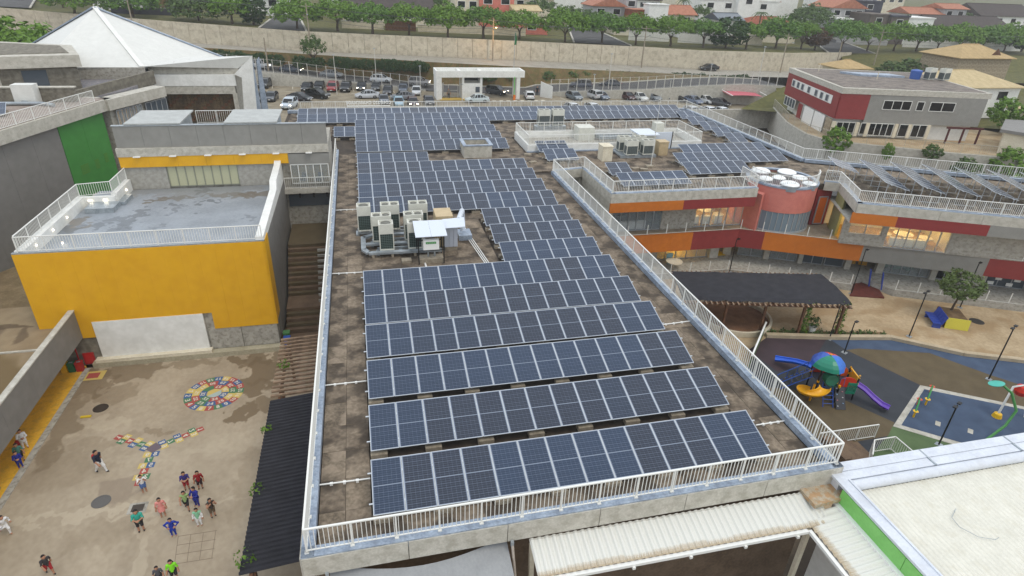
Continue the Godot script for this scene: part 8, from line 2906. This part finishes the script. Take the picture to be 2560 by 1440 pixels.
	return {"body": b.mesh(), "glass": gl.mesh(), "tyre": tyre.mesh(), "rim": rim.mesh(), "head": hd.mesh(), "tail": tl.mesh(), "plate": pt.mesh(), "zf": low[-2][0] - 0.04, "zr": low[1][0] - 0.02, "yh": lerpf(low[-2][2], low[-2][3], 0.9), "yt": lerpf(low[1][2], low[1][3], 0.8), "w": low[-2][1], "ax": [1.32, -1.28], "ww": low[3][1] - 0.12, "zn": low[-1][0] + 0.01, "ztl": low[0][0] - 0.01}

func build_cars() -> void:
	var protos := {}
	for k in ["hatch", "sedan", "suv"]: protos[k] = car_proto(k)
	var head := P("headlight_glass", Color(0.75, 0.77, 0.78), 0.15)
	var tail := P("tail_red", Color(0.5, 0.05, 0.05), 0.25)
	var rub := P("tyre_rubber", Color(0.06, 0.06, 0.06), 0.85)
	var rimm := P("rim_alloy", Color(0.5, 0.51, 0.53), 0.35, 0.6)
	var glass := P("car_glass", Color(0.05, 0.06, 0.07), 0.06)
	var flip := Basis(V(0, 0, 1), PI / 2)
	for i in CARS.size():
		var c = CARS[i]
		var pr = protos[c[1]]
		var t := thing("car", c[0], "car", V(c[4], c[5], c[6]), deg_to_rad(c[3]), "cars around the gatehouse")
		var m := P("car_paint_%d" % i, Color(c[2].r, c[2].g, c[2].b).lerp(Color(0.5, 0.5, 0.5), 0.06), 0.3)
		m.clearcoat_enabled = true
		m.clearcoat = 0.7
		m.clearcoat_roughness = 0.1
		pl(t, "body", pr.body, m)
		pl(t, "windows", pr.glass, glass)
		for ax in pr.ax:
			for s in [-1, 1]:
				var w := pl(t, "wheel", pr.tyre, rub, V(s * pr.ww, 0.325, ax), flip)
				pl(w, "rim", pr.rim, rimm)
		for s in [-1, 1]:
			pl(t, "headlight", pr.head, mats.head_glow if c[7] else head, V(s * (pr.w - 0.14), pr.yh, pr.zf))
			pl(t, "tail_light", pr.tail, tail, V(s * (pr.w - 0.05), pr.yt, pr.zr))
		pl(t, "number_plate", pr.plate, mats.white_paint, V(0, 0.48, pr.zn))
		pl(t, "number_plate", pr.plate, mats.white_paint, V(0, 0.62, pr.ztl))

# ---------------------------------------------------------------- trees
func crown_mesh(sd: int, n: int, per: int, s: float, flat: float, umbrella := true) -> ArrayMesh:
	# unit crown: radius 1 across, clumps on a lumpy dome
	var g := RandomNumberGenerator.new()
	g.seed = sd
	var b := MB.new()
	var nz := FastNoiseLite.new()
	nz.seed = sd
	nz.frequency = 1.1
	for i in n:
		var d := V(g.randfn(), g.randfn() * (0.85 if umbrella else 1.0), g.randfn()).normalized()
		if umbrella and d.y < -0.35: d.y *= -0.6
		var lump := 1.0 + 0.28 * nz.get_noise_3d(d.x * 1.6, d.y * 1.6, d.z * 1.6)
		var p := d * lump * lerpf(0.55, 1.0, pow(g.randf(), 0.45))
		p.y *= flat
		var cr := g.randf_range(0.09, 0.16)
		for k in per:
			var e := V(g.randfn(), g.randfn() * 0.7, g.randfn()).normalized()
			leaf(b, p + e * cr * g.randf_range(0.4, 1.0), (e + d * 0.6 + V(0, 0.5, 0)).normalized(), s * g.randf_range(0.7, 1.3), g)
	return b.mesh()

func trunk_mesh(h: float, r: float, sd: int) -> ArrayMesh:
	var g := RandomNumberGenerator.new()
	g.seed = sd
	var b := MB.new()
	var top := V(g.randf_range(-0.2, 0.2), h * 0.5, g.randf_range(-0.2, 0.2))
	b.tube([Vector3.ZERO, V(0.05, h * 0.25, 0.03), top], [r * 1.25, r, r * 0.85], 8)
	for k in 6:
		var a := TAU * k / 6 + g.randf_range(-0.3, 0.3)
		var q := g.randf_range(0.5, 0.9)
		b.tube([top - V(0, 0.15, 0), top + V(cos(a) * 0.5 * q, h * 0.16, sin(a) * 0.5 * q), top + V(cos(a) * 1.6 * q, h * 0.38, sin(a) * 1.6 * q)], [r * 0.6, r * 0.4, r * 0.15], 6)
	return b.mesh()

func plant(nm: String, label: String, cat: String, at: Vector3, crown: ArrayMesh, w: float, hgt: float, up: float, m: Material, tr: ArrayMesh = null, grp := "", turn := 0.0) -> void:
	var t := thing(nm, label, cat, at, turn, grp)
	if tr: pl(t, "trunk", tr, mats.bark)
	pl(t, "crown", crown, m, V(0, up, 0), Basis(V(w, 0, 0), V(0, hgt, 0), V(0, 0, w)))

func palm(label: String, at: Vector3, h: float) -> void:
	var t := thing("palm_tree", label, "palm tree", at)
	var b := MB.new()
	b.tube([Vector3.ZERO, V(0.2, h * 0.6, 0), V(0.25, h, 0)], [0.25, 0.18, 0.15], 8)
	pl(t, "trunk", b, mats.bark)
	b = MB.new()
	for k in 16:
		var a := TAU * k / 16 + (k % 3) * 0.1
		var up := 0.9 if k % 2 else 0.3
		var prev := V(0.25, h, 0)
		for i in 6:
			var f := (i + 1) / 6.0
			var p := V(0.25 + cos(a) * f * 2.4, h + up * f * 1.6 - f * f * 2.2, sin(a) * f * 2.4)
			var s := V(-sin(a), 0, cos(a)) * (0.42 * (1.1 - f))
			b.tri(prev, p + s - V(0, 0.25, 0), p); b.tri(prev, p, p - s - V(0, 0.25, 0))
			prev = p
	pl(t, "fronds", b, mats.leaf_b)

func build_trees() -> void:
	G("leaf_f", Color(0.22, 0.36, 0.1), Color(0.42, 0.56, 0.2), 1.7, 0.75, 106, {"fine": 0.2, "wf": 0.6})
	var crowns := []
	for k in 4: crowns.append(crown_mesh(200 + k, 330, 12, 0.055, 0.62))
	var round_c := [crown_mesh(300, 260, 12, 0.075, 0.9, false), crown_mesh(301, 260, 12, 0.075, 0.85, false)]
	var loose := crown_mesh(310, 150, 9, 0.07, 0.7)
	var trunks := [trunk_mesh(3.4, 0.24, 1), trunk_mesh(3.8, 0.26, 2), trunk_mesh(3.2, 0.22, 3)]
	var labels := ["round topped bright green street tree behind the long concrete wall", "dull olive spreading tree on the bare slope by the wall", "dark green dense tree standing among the street trees", "brown leafed bush tree between two street trees"]
	for i in TREES.size():
		var q = TREES[i]
		var k: int = q[5]
		var m: Material = [[mats.leaf_a, mats.leaf_f, mats.leaf_a][i % 3], mats.leaf_b, mats.leaf_c, mats.leaf_d][k]
		var c: ArrayMesh = crowns[i % 4] if k < 2 else round_c[i % 2]
		var h: float = maxf(q[4] + 0.5, 5.8)
		var rad: float = q[3] * 0.58
		var hy := rad * 0.92 if k < 2 else h * 0.5
		plant("street_tree", labels[k], "tree", V(q[0], q[1], q[2]), c, rad, hy * [1.0, 0.9, 1.08, 0.95, 1.12][i % 5], h - hy * (0.6 if k < 2 else 0.9), m, trunks[i % 3], "trees behind the long concrete wall", i * 1.7)
	# second rank of vegetation between the houses
	for q in [[50.0, 9.8, -176.0, 5.5, 6.5, "largest beside the salmon house"], [57.0, 9.6, -172.0, 4.5, 5.5, "beside the side street kerb"], [61.5, 9.5, -170.0, 3.5, 5.0, "smallest beside the grey gabled house"], [131, 8, -172, 5.5, 8.0, "beside the clay tiled bungalow"], [137, 8, -178, 6.0, 9.0, "tall, beside the pale grey house"], [126, 8, -166, 4.0, 6.0, "before the clay bungalow wall"], [140, 7.8, -168, 3.5, 5.0, "low, before the pale grey house"], [206, 8, -190, 4.5, 8.0, "behind the wide dark tiled house"], [-66, 12, -176, 6, 7.0, "beside the white house with blue wall"], [22, 11, -176, 3, 5.5, "beside the cream wing"], [112, 8, -200, 6, 10.5, "behind the modern house"], [74, 9, -196, 5, 9, "behind the grey gabled house"], [14, 11, -190, 4, 7, "behind the brown roofed house"], [168, 8, -196, 5, 9, "behind the charcoal block"], [-36, 12, -185, 5, 7, "behind the reddish earth wall"], [98, 9, -176, 4, 7, "beside the palm trunk"], [176, 8, -182, 3.5, 6.5, "behind the white wall"], [-5, 11, -182, 4, 7, "behind the low brown house, near its end"]]:
		plant("garden_tree", "olive green garden tree " + q[5], "tree", V(q[0], q[1], q[2]), loose, q[3], q[4] * 0.55, q[4] * 0.7, mats.leaf_b, trunks[0], "trees between the houses")
	palm("palm tree rising before the white modern house", V(106.5, 8.2, -159.5), 7.5)
	palm("palm tree standing behind the tall white wall", V(96, 9, -184), 8.2)
	plant("broad_tree", "broad green tree behind the raw concrete building", "tree", V(-47, 6, -104), crowns[1], 8.0, 7.0, 5.0, mats.leaf_a, trunk_mesh(6, 0.35, 9))
	plant("young_tree", "young sparse tree growing out of the hedge bank", "tree", V(-8.6, 5.0, -134.6), loose, 2.4, 3.6, 3.6, mats.leaf_b, trunks[2])
	plant("yard_tree", "small round leafy tree in the timber planter", "tree", V(46.0, 0.7, -33.9), crown_mesh(320, 230, 10, 0.075, 0.8, false), 1.55, 1.45, 2.4, G("leaf_e", Color(0.27, 0.34, 0.16), Color(0.45, 0.52, 0.29), 0.8, 0.75, 103, {"fine": 0.2}), trunk_mesh(2.6, 0.08, 5))
	# hedge on the bank
	var hm := crown_mesh(330, 150, 10, 0.11, 0.9, false)
	var hl := ["dark green hedge shrub on the bank below the upper street", "dark green hedge shrub on the bank near the pink shade"]
	var n := 0
	for k in 46:
		var x := -42.0 + k * 1.28
		if x > 13.5: break
		if absf(x + 13.0) < 1.2 or absf(x + 6.2) < 0.8: continue
		var s := street_at(x)
		plant("hedge_shrub", hl[0], "shrub", V(x, s.y - 1.9, s.z + 8.3 + rr(-0.4, 0.4)), hm, rr(1.0, 1.4), rr(0.9, 1.5), 0.9, mats.leaf_c, null, "hedge shrubs on the bank", k * 0.9)
	for k in 26:
		var x := 52.0 + k * 1.5
		var s := street_at(x)
		var big := 1.0 if x > 66 else 0.6
		if x > 84: continue
		plant("hedge_shrub", hl[1], "shrub", V(x, s.y - 1.4, s.z + 8.2 + rr(-0.4, 0.4)), hm, rr(1.0, 1.3) * big, rr(0.8, 1.3) * big, 0.7, mats.leaf_c, null, "shrubs on the bank near the shade", k * 0.9)
	for q in [[24, -128.6], [26.5, -129], [38.5, -127.5], [44.0, -128], [47, -128.3], [31, -129]]:
		var s := street_at(q[0])
		plant("bank_creeper", "green creeper clump hanging down the brown bank", "shrub", V(q[0], 3.2, q[1]), hm, 1.4, 1.3, 1.0, mats.leaf_b, null, "creepers on the brown bank")
	# bushes on the house wall
	for q in [["bright green bush hanging over the retaining wall corner", 66.0, 2.7, -74.0, 1.9, 2.0, "leaf_a"], ["small green bush spilling over the house wall", 71.0, 2.6, -69.6, 0.8, 1.3, "leaf_a"], ["loose green bush above the house retaining wall", 76.0, 3.2, -67.2, 1.3, 1.1, "leaf_b"], ["round green bush below the house fence", 78.5, 1.3, -63.5, 1.9, 1.7, "leaf_b"], ["large round green bush beside the brown garage", 84.5, 1.6, -62.5, 2.5, 2.4, "leaf_a"], ["round clipped bush beside the grey house corner", 97.5, 5.5, -76.0, 2.6, 2.4, "leaf_a"], ["dark bush on the grass slope beside sand roofed house", 118, 5.0, -122, 3.2, 2.2, "leaf_b"], ["loose grey green bush on the slope beyond the wall end", 126, 4.6, -124, 4.5, 2.6, "leaf_b"]]:
		plant("bush", q[0], "bush", V(q[1], q[2], q[3]), hm, q[4], q[5], q[5] * 0.7, mats[q[6]])

# ---------------------------------------------------------------- people
const CELL := 0.021
# bones: [a, b, ra, rb, region]; regions 0 skin, 1 top, 2 sleeve, 3 bottom, 4 lower leg, 5 shoe, 6 hair
func skeleton(pose: String) -> Array:
	var sh := 0.118
	var hipw := 0.058
	var lean := 0.0
	var la := [V(-0.17, 0.6, 0.01), V(-0.18, 0.47, 0.05)]
	var ra := [V(0.17, 0.6, 0.01), V(0.18, 0.47, 0.05)]
	var lk := V(-0.065, 0.27, 0.015)
	var lf := V(-0.07, 0.045, 0)
	var rk := V(0.065, 0.27, 0.015)
	var rf := V(0.07, 0.045, 0)
	if pose == "arms_up":
		la = [V(-0.17, 0.66, 0.1), V(-0.09, 0.8, 0.17)]; ra = [V(0.17, 0.66, 0.1), V(0.09, 0.8, 0.17)]
	elif pose == "hips":
		la = [V(-0.26, 0.64, -0.02), V(-0.15, 0.54, 0.05)]; ra = [V(0.26, 0.64, -0.02), V(0.15, 0.54, 0.05)]
	elif pose == "walk":
		la = [V(-0.17, 0.62, 0.07), V(-0.16, 0.52, 0.17)]; ra = [V(0.17, 0.62, -0.07), V(0.17, 0.5, -0.08)]
		lk = V(-0.06, 0.28, -0.05); lf = V(-0.06, 0.07, -0.17); rk = V(0.06, 0.28, 0.1); rf = V(0.06, 0.045, 0.15)
	elif pose == "run":
		lean = 0.1
		la = [V(-0.18, 0.66, 0.16), V(-0.12, 0.66, 0.28)]; ra = [V(0.19, 0.64, -0.06), V(0.2, 0.54, -0.02)]
		lk = V(-0.06, 0.3, -0.06); lf = V(-0.06, 0.16, -0.24); rk = V(0.07, 0.3, 0.13); rf = V(0.07, 0.05, 0.1)
	elif pose == "hold":
		la = [V(-0.16, 0.62, 0.07), V(-0.05, 0.62, 0.16)]; ra = [V(0.16, 0.62, 0.07), V(0.05, 0.62, 0.16)]
	var l := V(0, 0, lean)
	var sl := V(-sh, 0.755, 0) + l
	var sr := V(sh, 0.755, 0) + l
	var hd := V(0, 0.9, 0.012) + l * 1.3
	var out := [
		[V(0, 0.5, 0), V(0, 0.62, 0.004) + l * 0.5, 0.088, 0.082, 1], [V(0, 0.62, 0.004) + l * 0.5, V(0, 0.74, 0) + l, 0.085, 0.082, 1], [sl, sr, 0.048, 0.048, 1],
		[V(0, 0.77, 0) + l, V(0, 0.83, 0.005) + l, 0.036, 0.034, 0],
		[hd + V(0, -0.03, 0.012), hd + V(0, 0.012, 0.004), 0.055, 0.064, 0], [hd + V(0, -0.01, 0.07), hd + V(0, -0.02, 0.078), 0.01, 0.012, 0], [hd + V(-0.066, -0.01, 0), hd + V(-0.07, 0.005, -0.004), 0.012, 0.012, 0], [hd + V(0.066, -0.01, 0), hd + V(0.07, 0.005, -0.004), 0.012, 0.012, 0],
		[hd + V(0, 0.03, -0.012), hd + V(0, -0.005, -0.03), 0.066, 0.06, 6],
		[V(-hipw, 0.48, 0), lk, 0.072, 0.046, 3], [lk, lf, 0.044, 0.03, 4], [lf + V(0, -0.015, -0.01), lf + V(-0.008, -0.022, 0.07), 0.03, 0.024, 5],
		[V(hipw, 0.48, 0), rk, 0.072, 0.046, 3], [rk, rf, 0.044, 0.03, 4], [rf + V(0, -0.015, -0.01), rf + V(0.008, -0.022, 0.07), 0.03, 0.024, 5],
		[V(-0.04, 0.485, 0), V(0.04, 0.485, 0), 0.082, 0.082, 3]]
	for s in [[sl, la], [sr, ra]]:
		var el: Vector3 = s[1][0] + l
		var wr: Vector3 = s[1][1] + l
		var d := (wr - el).normalized()
		out.append([s[0], el, 0.044, 0.034, 2])
		out.append([el, wr, 0.032, 0.024, 7])
		out.append([wr, wr + d * 0.05, 0.024, 0.021, 0])
		var sd := d.cross(V(0, 0, 1)).normalized()
		for k in 4:
			var o := sd * (-0.018 + k * 0.012)
			out.append([wr + d * 0.05 + o, wr + d * (0.082 + 0.008 * (1 if k in [1, 2] else 0)) + o, 0.0085, 0.0075, 0])
		out.append([wr + d * 0.02 + sd * 0.022, wr + d * 0.05 + sd * 0.036, 0.0095, 0.008, 0])
	return out

func body_field(bones: Array, dress := false) -> Dictionary:
	var lo := V(-0.36, -0.02, -0.36)
	var dim := Vector3i(35, 50, 35)
	var val := PackedFloat32Array()
	val.resize(dim.x * dim.y * dim.z)
	val.fill(0.0)
	var best := PackedFloat32Array()
	best.resize(val.size())
	best.fill(9.0)
	var reg := PackedByteArray()
	reg.resize(val.size())
	var k := 0.011
	for bn in bones:
		var a: Vector3 = bn[0]
		var b: Vector3 = bn[1]
		var pad: float = maxf(bn[2], bn[3]) + 0.05
		var mn := ((a.min(b) - Vector3.ONE * pad - lo) / CELL).floor()
		var mx := ((a.max(b) + Vector3.ONE * pad - lo) / CELL).ceil()
		var ab := b - a
		var L2 := maxf(ab.length_squared(), 1e-6)
		for z in range(maxi(0, int(mn.z)), mini(dim.z, int(mx.z) + 1)):
			for y in range(maxi(0, int(mn.y)), mini(dim.y, int(mx.y) + 1)):
				for x in range(maxi(0, int(mn.x)), mini(dim.x, int(mx.x) + 1)):
					var p := lo + V(x, y, z) * CELL
					var t := clampf((p - a).dot(ab) / L2, 0, 1)
					var d := p.distance_to(a + ab * t) - lerpf(bn[2], bn[3], t)
					var i := x + dim.x * (y + dim.y * z)
					val[i] += exp(-d / k)
					if d < best[i]:
						best[i] = d
						reg[i] = bn[4]
	for i in val.size():
		val[i] = -k * log(val[i]) if val[i] > 1e-12 else 1.0
	# surface nets
	var idx := {}
	var vs := PackedVector3Array()
	var rg := PackedByteArray()
	var off := [0, 1, dim.x, dim.x + 1, dim.x * dim.y, dim.x * dim.y + 1, dim.x * dim.y + dim.x, dim.x * dim.y + dim.x + 1]
	var tris := PackedInt32Array()
	for z in dim.z - 1:
		for y in dim.y - 1:
			for x in dim.x - 1:
				var i := x + dim.x * (y + dim.y * z)
				var neg := 0
				for o in off:
					if val[i + o] < 0: neg += 1
				if neg == 0 or neg == 8: continue
				var sum := Vector3.ZERO
				var cnt := 0
				for e in [[0, 1], [2, 3], [4, 5], [6, 7], [0, 2], [1, 3], [4, 6], [5, 7], [0, 4], [1, 5], [2, 6], [3, 7]]:
					var va := val[i + off[e[0]]]
					var vb := val[i + off[e[1]]]
					if (va < 0) != (vb < 0):
						var t := va / (va - vb)
						var pa := V(e[0] & 1, (e[0] >> 1) & 1, e[0] >> 2)
						var pb := V(e[1] & 1, (e[1] >> 1) & 1, e[1] >> 2)
						sum += pa.lerp(pb, t)
						cnt += 1
				idx[i] = vs.size()
				vs.append(lo + (V(x, y, z) + sum / cnt) * CELL)
				var br := 9.0
				var rr2 := 0
				for o in off:
					if best[i + o] < br:
						br = best[i + o]
						rr2 = reg[i + o]
				rg.append(rr2)
	var sx := 1
	var sy := dim.x
	var sz := dim.x * dim.y
	for z in range(1, dim.z - 1):
		for y in range(1, dim.y - 1):
			for x in range(1, dim.x - 1):
				var i := x + dim.x * (y + dim.y * z)
				var s := val[i] < 0
				for ax in [[sx, sy, sz], [sy, sz, sx], [sz, sx, sy]]:
					if (val[i + ax[0]] < 0) != s:
						var q := [idx.get(i, -1), idx.get(i - ax[1], -1), idx.get(i - ax[1] - ax[2], -1), idx.get(i - ax[2], -1)]
						if q.has(-1): continue
						if s: tris.append_array([q[0], q[2], q[1], q[0], q[3], q[2]])
						else: tris.append_array([q[0], q[1], q[2], q[0], q[2], q[3]])
	var nm := PackedVector3Array()
	nm.resize(vs.size())
	for f in range(0, tris.size(), 3):
		var c := (vs[tris[f + 2]] - vs[tris[f]]).cross(vs[tris[f + 1]] - vs[tris[f]])
		for j in 3: nm[tris[f + j]] += c
	for i in nm.size(): nm[i] = nm[i].normalized()
	return {"v": vs, "n": nm, "r": rg, "t": tris}

func person(label: String, f: Dictionary, at: Vector3, turn: float, h: float, col: Array, extra := "") -> void:
	var t := thing("person", label, "person", at, turn, "people in the courtyard")
	var c := PackedColorArray()
	for r in f.r:
		c.append((col[r] as Color).srgb_to_linear())
	var arr := []
	arr.resize(Mesh.ARRAY_MAX)
	arr[Mesh.ARRAY_VERTEX] = f.v; arr[Mesh.ARRAY_NORMAL] = f.n; arr[Mesh.ARRAY_COLOR] = c; arr[Mesh.ARRAY_INDEX] = f.t
	var m := ArrayMesh.new()
	m.add_surface_from_arrays(Mesh.PRIMITIVE_TRIANGLES, arr)
	var mt := P("people", Color.WHITE, 0.8)
	mt.vertex_color_use_as_albedo = true
	var sc := Basis().scaled(Vector3.ONE * h)
	pl(t, "body", m, mt, Vector3.ZERO, sc)
	var b := MB.new()
	if extra.begins_with("pack"):
		b.lathe([V2(0.001, -0.1), V2(0.07, -0.09), V2(0.085, 0), V2(0.06, 0.1), V2(0.001, 0.12)], Vector3.ZERO, 10)
		pl(t, "backpack", b, P(extra, {"pack_red": Color(0.72, 0.1, 0.1), "pack_teal": Color(0.1, 0.5, 0.5), "pack_dark": Color(0.12, 0.13, 0.15), "pack_black": Color(0.08, 0.08, 0.09)}[extra], 0.7), V(0, 0.66 * h, -0.12 * h), Basis(V(h * 1.1, 0, 0), V(0, h * 1.1, 0), V(0, 0, h * 0.7)))
	elif extra == "dress":
		b.lathe([V2(0.15, 0.34), V2(0.13, 0.42), V2(0.095, 0.56), V2(0.09, 0.6)], Vector3.ZERO, 14)
		pl(t, "skirt", b, P("skirt_%s" % col[1].to_html(), col[1], 0.8), Vector3.ZERO, sc)
	elif extra == "skirt":
		b.lathe([V2(0.135, 0.36), V2(0.12, 0.44), V2(0.094, 0.53)], Vector3.ZERO, 14)
		pl(t, "skirt", b, P("skirt_%s" % col[3].to_html(), col[3], 0.8), Vector3.ZERO, sc)
	elif extra == "jacket":
		b.lathe([V2(0.125, 0.4), V2(0.105, 0.5), V2(0.1, 0.6)], Vector3.ZERO, 14)
		pl(t, "jacket_skirt", b, P("skirt_%s" % col[1].to_html(), col[1], 0.8), Vector3.ZERO, sc)

func build_people() -> void:
	var poses := {}
	for p in ["stand", "arms_up", "hips", "walk", "run", "hold"]: poses[p] = body_field(skeleton(p))
	var sk := Color(0.68, 0.5, 0.4)
	var hair := Color(0.09, 0.07, 0.06)
	var W := Color(0.88, 0.88, 0.88)
	var bl := Color(0.12, 0.16, 0.52)
	var dk := Color(0.12, 0.12, 0.15)
	# colours: skin, top, sleeve, bottom, lower leg, shoe, hair, forearm
	var C := func(top: Color, sleeve: Color, bottom: Color, leg: Color, shoe: Color, fore: Color) -> Array: return [sk, top, sleeve, bottom, leg, shoe, hair, fore]
	for q in [["person in a white judo suit leaning on the yellow path", "hold", -19.4, -30.75, 0.6, 1.3, C.call(W, W, W, W, sk, W), "jacket"],
		["person in a teal shirt standing behind the blue suited child", "stand", -19.16, -29.7, 0.4, 1.22, C.call(Color(0.3, 0.5, 0.45), Color(0.3, 0.5, 0.45), dk, sk, dk, sk), ""],
		["person in a blue judo suit on the yellow path", "hold", -18.98, -29.15, 0.5, 1.12, C.call(bl, bl, bl, bl, sk, bl), "jacket"],
		["person in white trousers striding with a red bag", "walk", -14.85, -28.1, 1.1, 1.5, C.call(Color(0.1, 0.12, 0.2), Color(0.1, 0.12, 0.2), W, W, dk, sk), "pack_red"],
		["person in a white top and denim skirt by the hopscotch", "arms_up", -12.3, -26.2, 0.5, 1.15, C.call(W, W, Color(0.3, 0.4, 0.6), sk, sk, sk), "skirt"],
		["person in a pink dress with long dark hair", "stand", -10.98, -24.35, 0.3, 1.22, C.call(Color(0.85, 0.55, 0.52), Color(0.85, 0.55, 0.52), Color(0.85, 0.55, 0.52), sk, sk, sk), "dress"],
		["person in a blue top and red shorts looking up", "hold", -10.24, -25.95, 0.3, 1.22, C.call(Color(0.2, 0.18, 0.45), Color(0.2, 0.18, 0.45), Color(0.62, 0.12, 0.14), sk, dk, sk), ""],
		["person in a red shirt and dark shorts", "stand", -9.59, -25.9, 0.2, 1.2, C.call(Color(0.56, 0.1, 0.12), Color(0.56, 0.1, 0.12), Color(0.2, 0.12, 0.14), sk, dk, sk), ""],
		["person in a pale green vest with a dark backpack", "walk", -9.95, -24.6, 0.2, 1.2, C.call(Color(0.55, 0.65, 0.42), sk, dk, sk, dk, sk), "pack_black"],
		["person in a long dark blue suit beside the green vest", "hold", -9.5, -24.7, -0.5, 1.3, C.call(bl, bl, bl, bl, sk, bl), "jacket"],
		["person with raised arms and a teal backpack", "arms_up", -8.62, -23.85, 0.6, 1.22, C.call(Color(0.25, 0.2, 0.18), sk, Color(0.4, 0.33, 0.25), sk, dk, sk), "pack_teal"],
		["person in a teal shirt and black shorts by the drain", "hold", -11.75, -23.6, 0.3, 1.4, C.call(Color(0.2, 0.62, 0.55), Color(0.2, 0.62, 0.55), dk, sk, dk, sk), "pack_black"],
		["person in a blue judo suit with hands on hips", "hips", -10.19, -23.0, 0.1, 1.16, C.call(Color(0.1, 0.2, 0.6), Color(0.1, 0.2, 0.6), Color(0.1, 0.2, 0.6), Color(0.1, 0.2, 0.6), sk, Color(0.1, 0.2, 0.6)), "jacket"],
		["person in a white jacket over a green shirt", "stand", -9.14, -23.4, 0.1, 1.16, C.call(Color(0.5, 0.72, 0.58), W, W, W, sk, W), "jacket_no"],
		["person in a white judo suit running by the path", "run", -17.75, -24.6, 0.9, 1.3, C.call(W, W, W, W, sk, W), "jacket"],
		["person in a dark shirt and red shorts walking", "walk", -14.95, -21.9, 0.8, 1.18, C.call(Color(0.2, 0.19, 0.2), Color(0.2, 0.19, 0.2), Color(0.6, 0.12, 0.14), sk, dk, sk), ""],
		["person in a neon green shirt with dark straps", "stand", -9.58, -20.5, 0.2, 1.25, C.call(Color(0.5, 0.85, 0.15), Color(0.5, 0.85, 0.15), dk, sk, dk, sk), "pack_black"],
		["person with dark hair beside the neon green shirt", "stand", -10.15, -20.45, 0.2, 1.05, C.call(Color(0.3, 0.3, 0.32), Color(0.3, 0.3, 0.32), dk, sk, dk, sk), ""],
		["person in dark trousers guarding the pedestrian gate", "stand", 16.0, -116.9, 0.0, 1.75, C.call(Color(0.5, 0.48, 0.45), Color(0.5, 0.48, 0.45), dk, dk, dk, sk), ""],
		["person in dark clothes standing beside the open gate leaf", "stand", 34.0, -120.0, 0.0, 1.7, C.call(dk, dk, dk, dk, dk, sk), ""]]:
		var y := 0.0
		if q[2] < -18.97 and q[3] > -35: y = 0.06
		if q[3] < -100: y = 2.0 + (0.14 if q[2] < 20 else 0.0)
		person(q[0], poses[q[1]], V(q[2], y, q[3]), q[4], q[5], q[6], q[7])
	# long hair of the person in pink
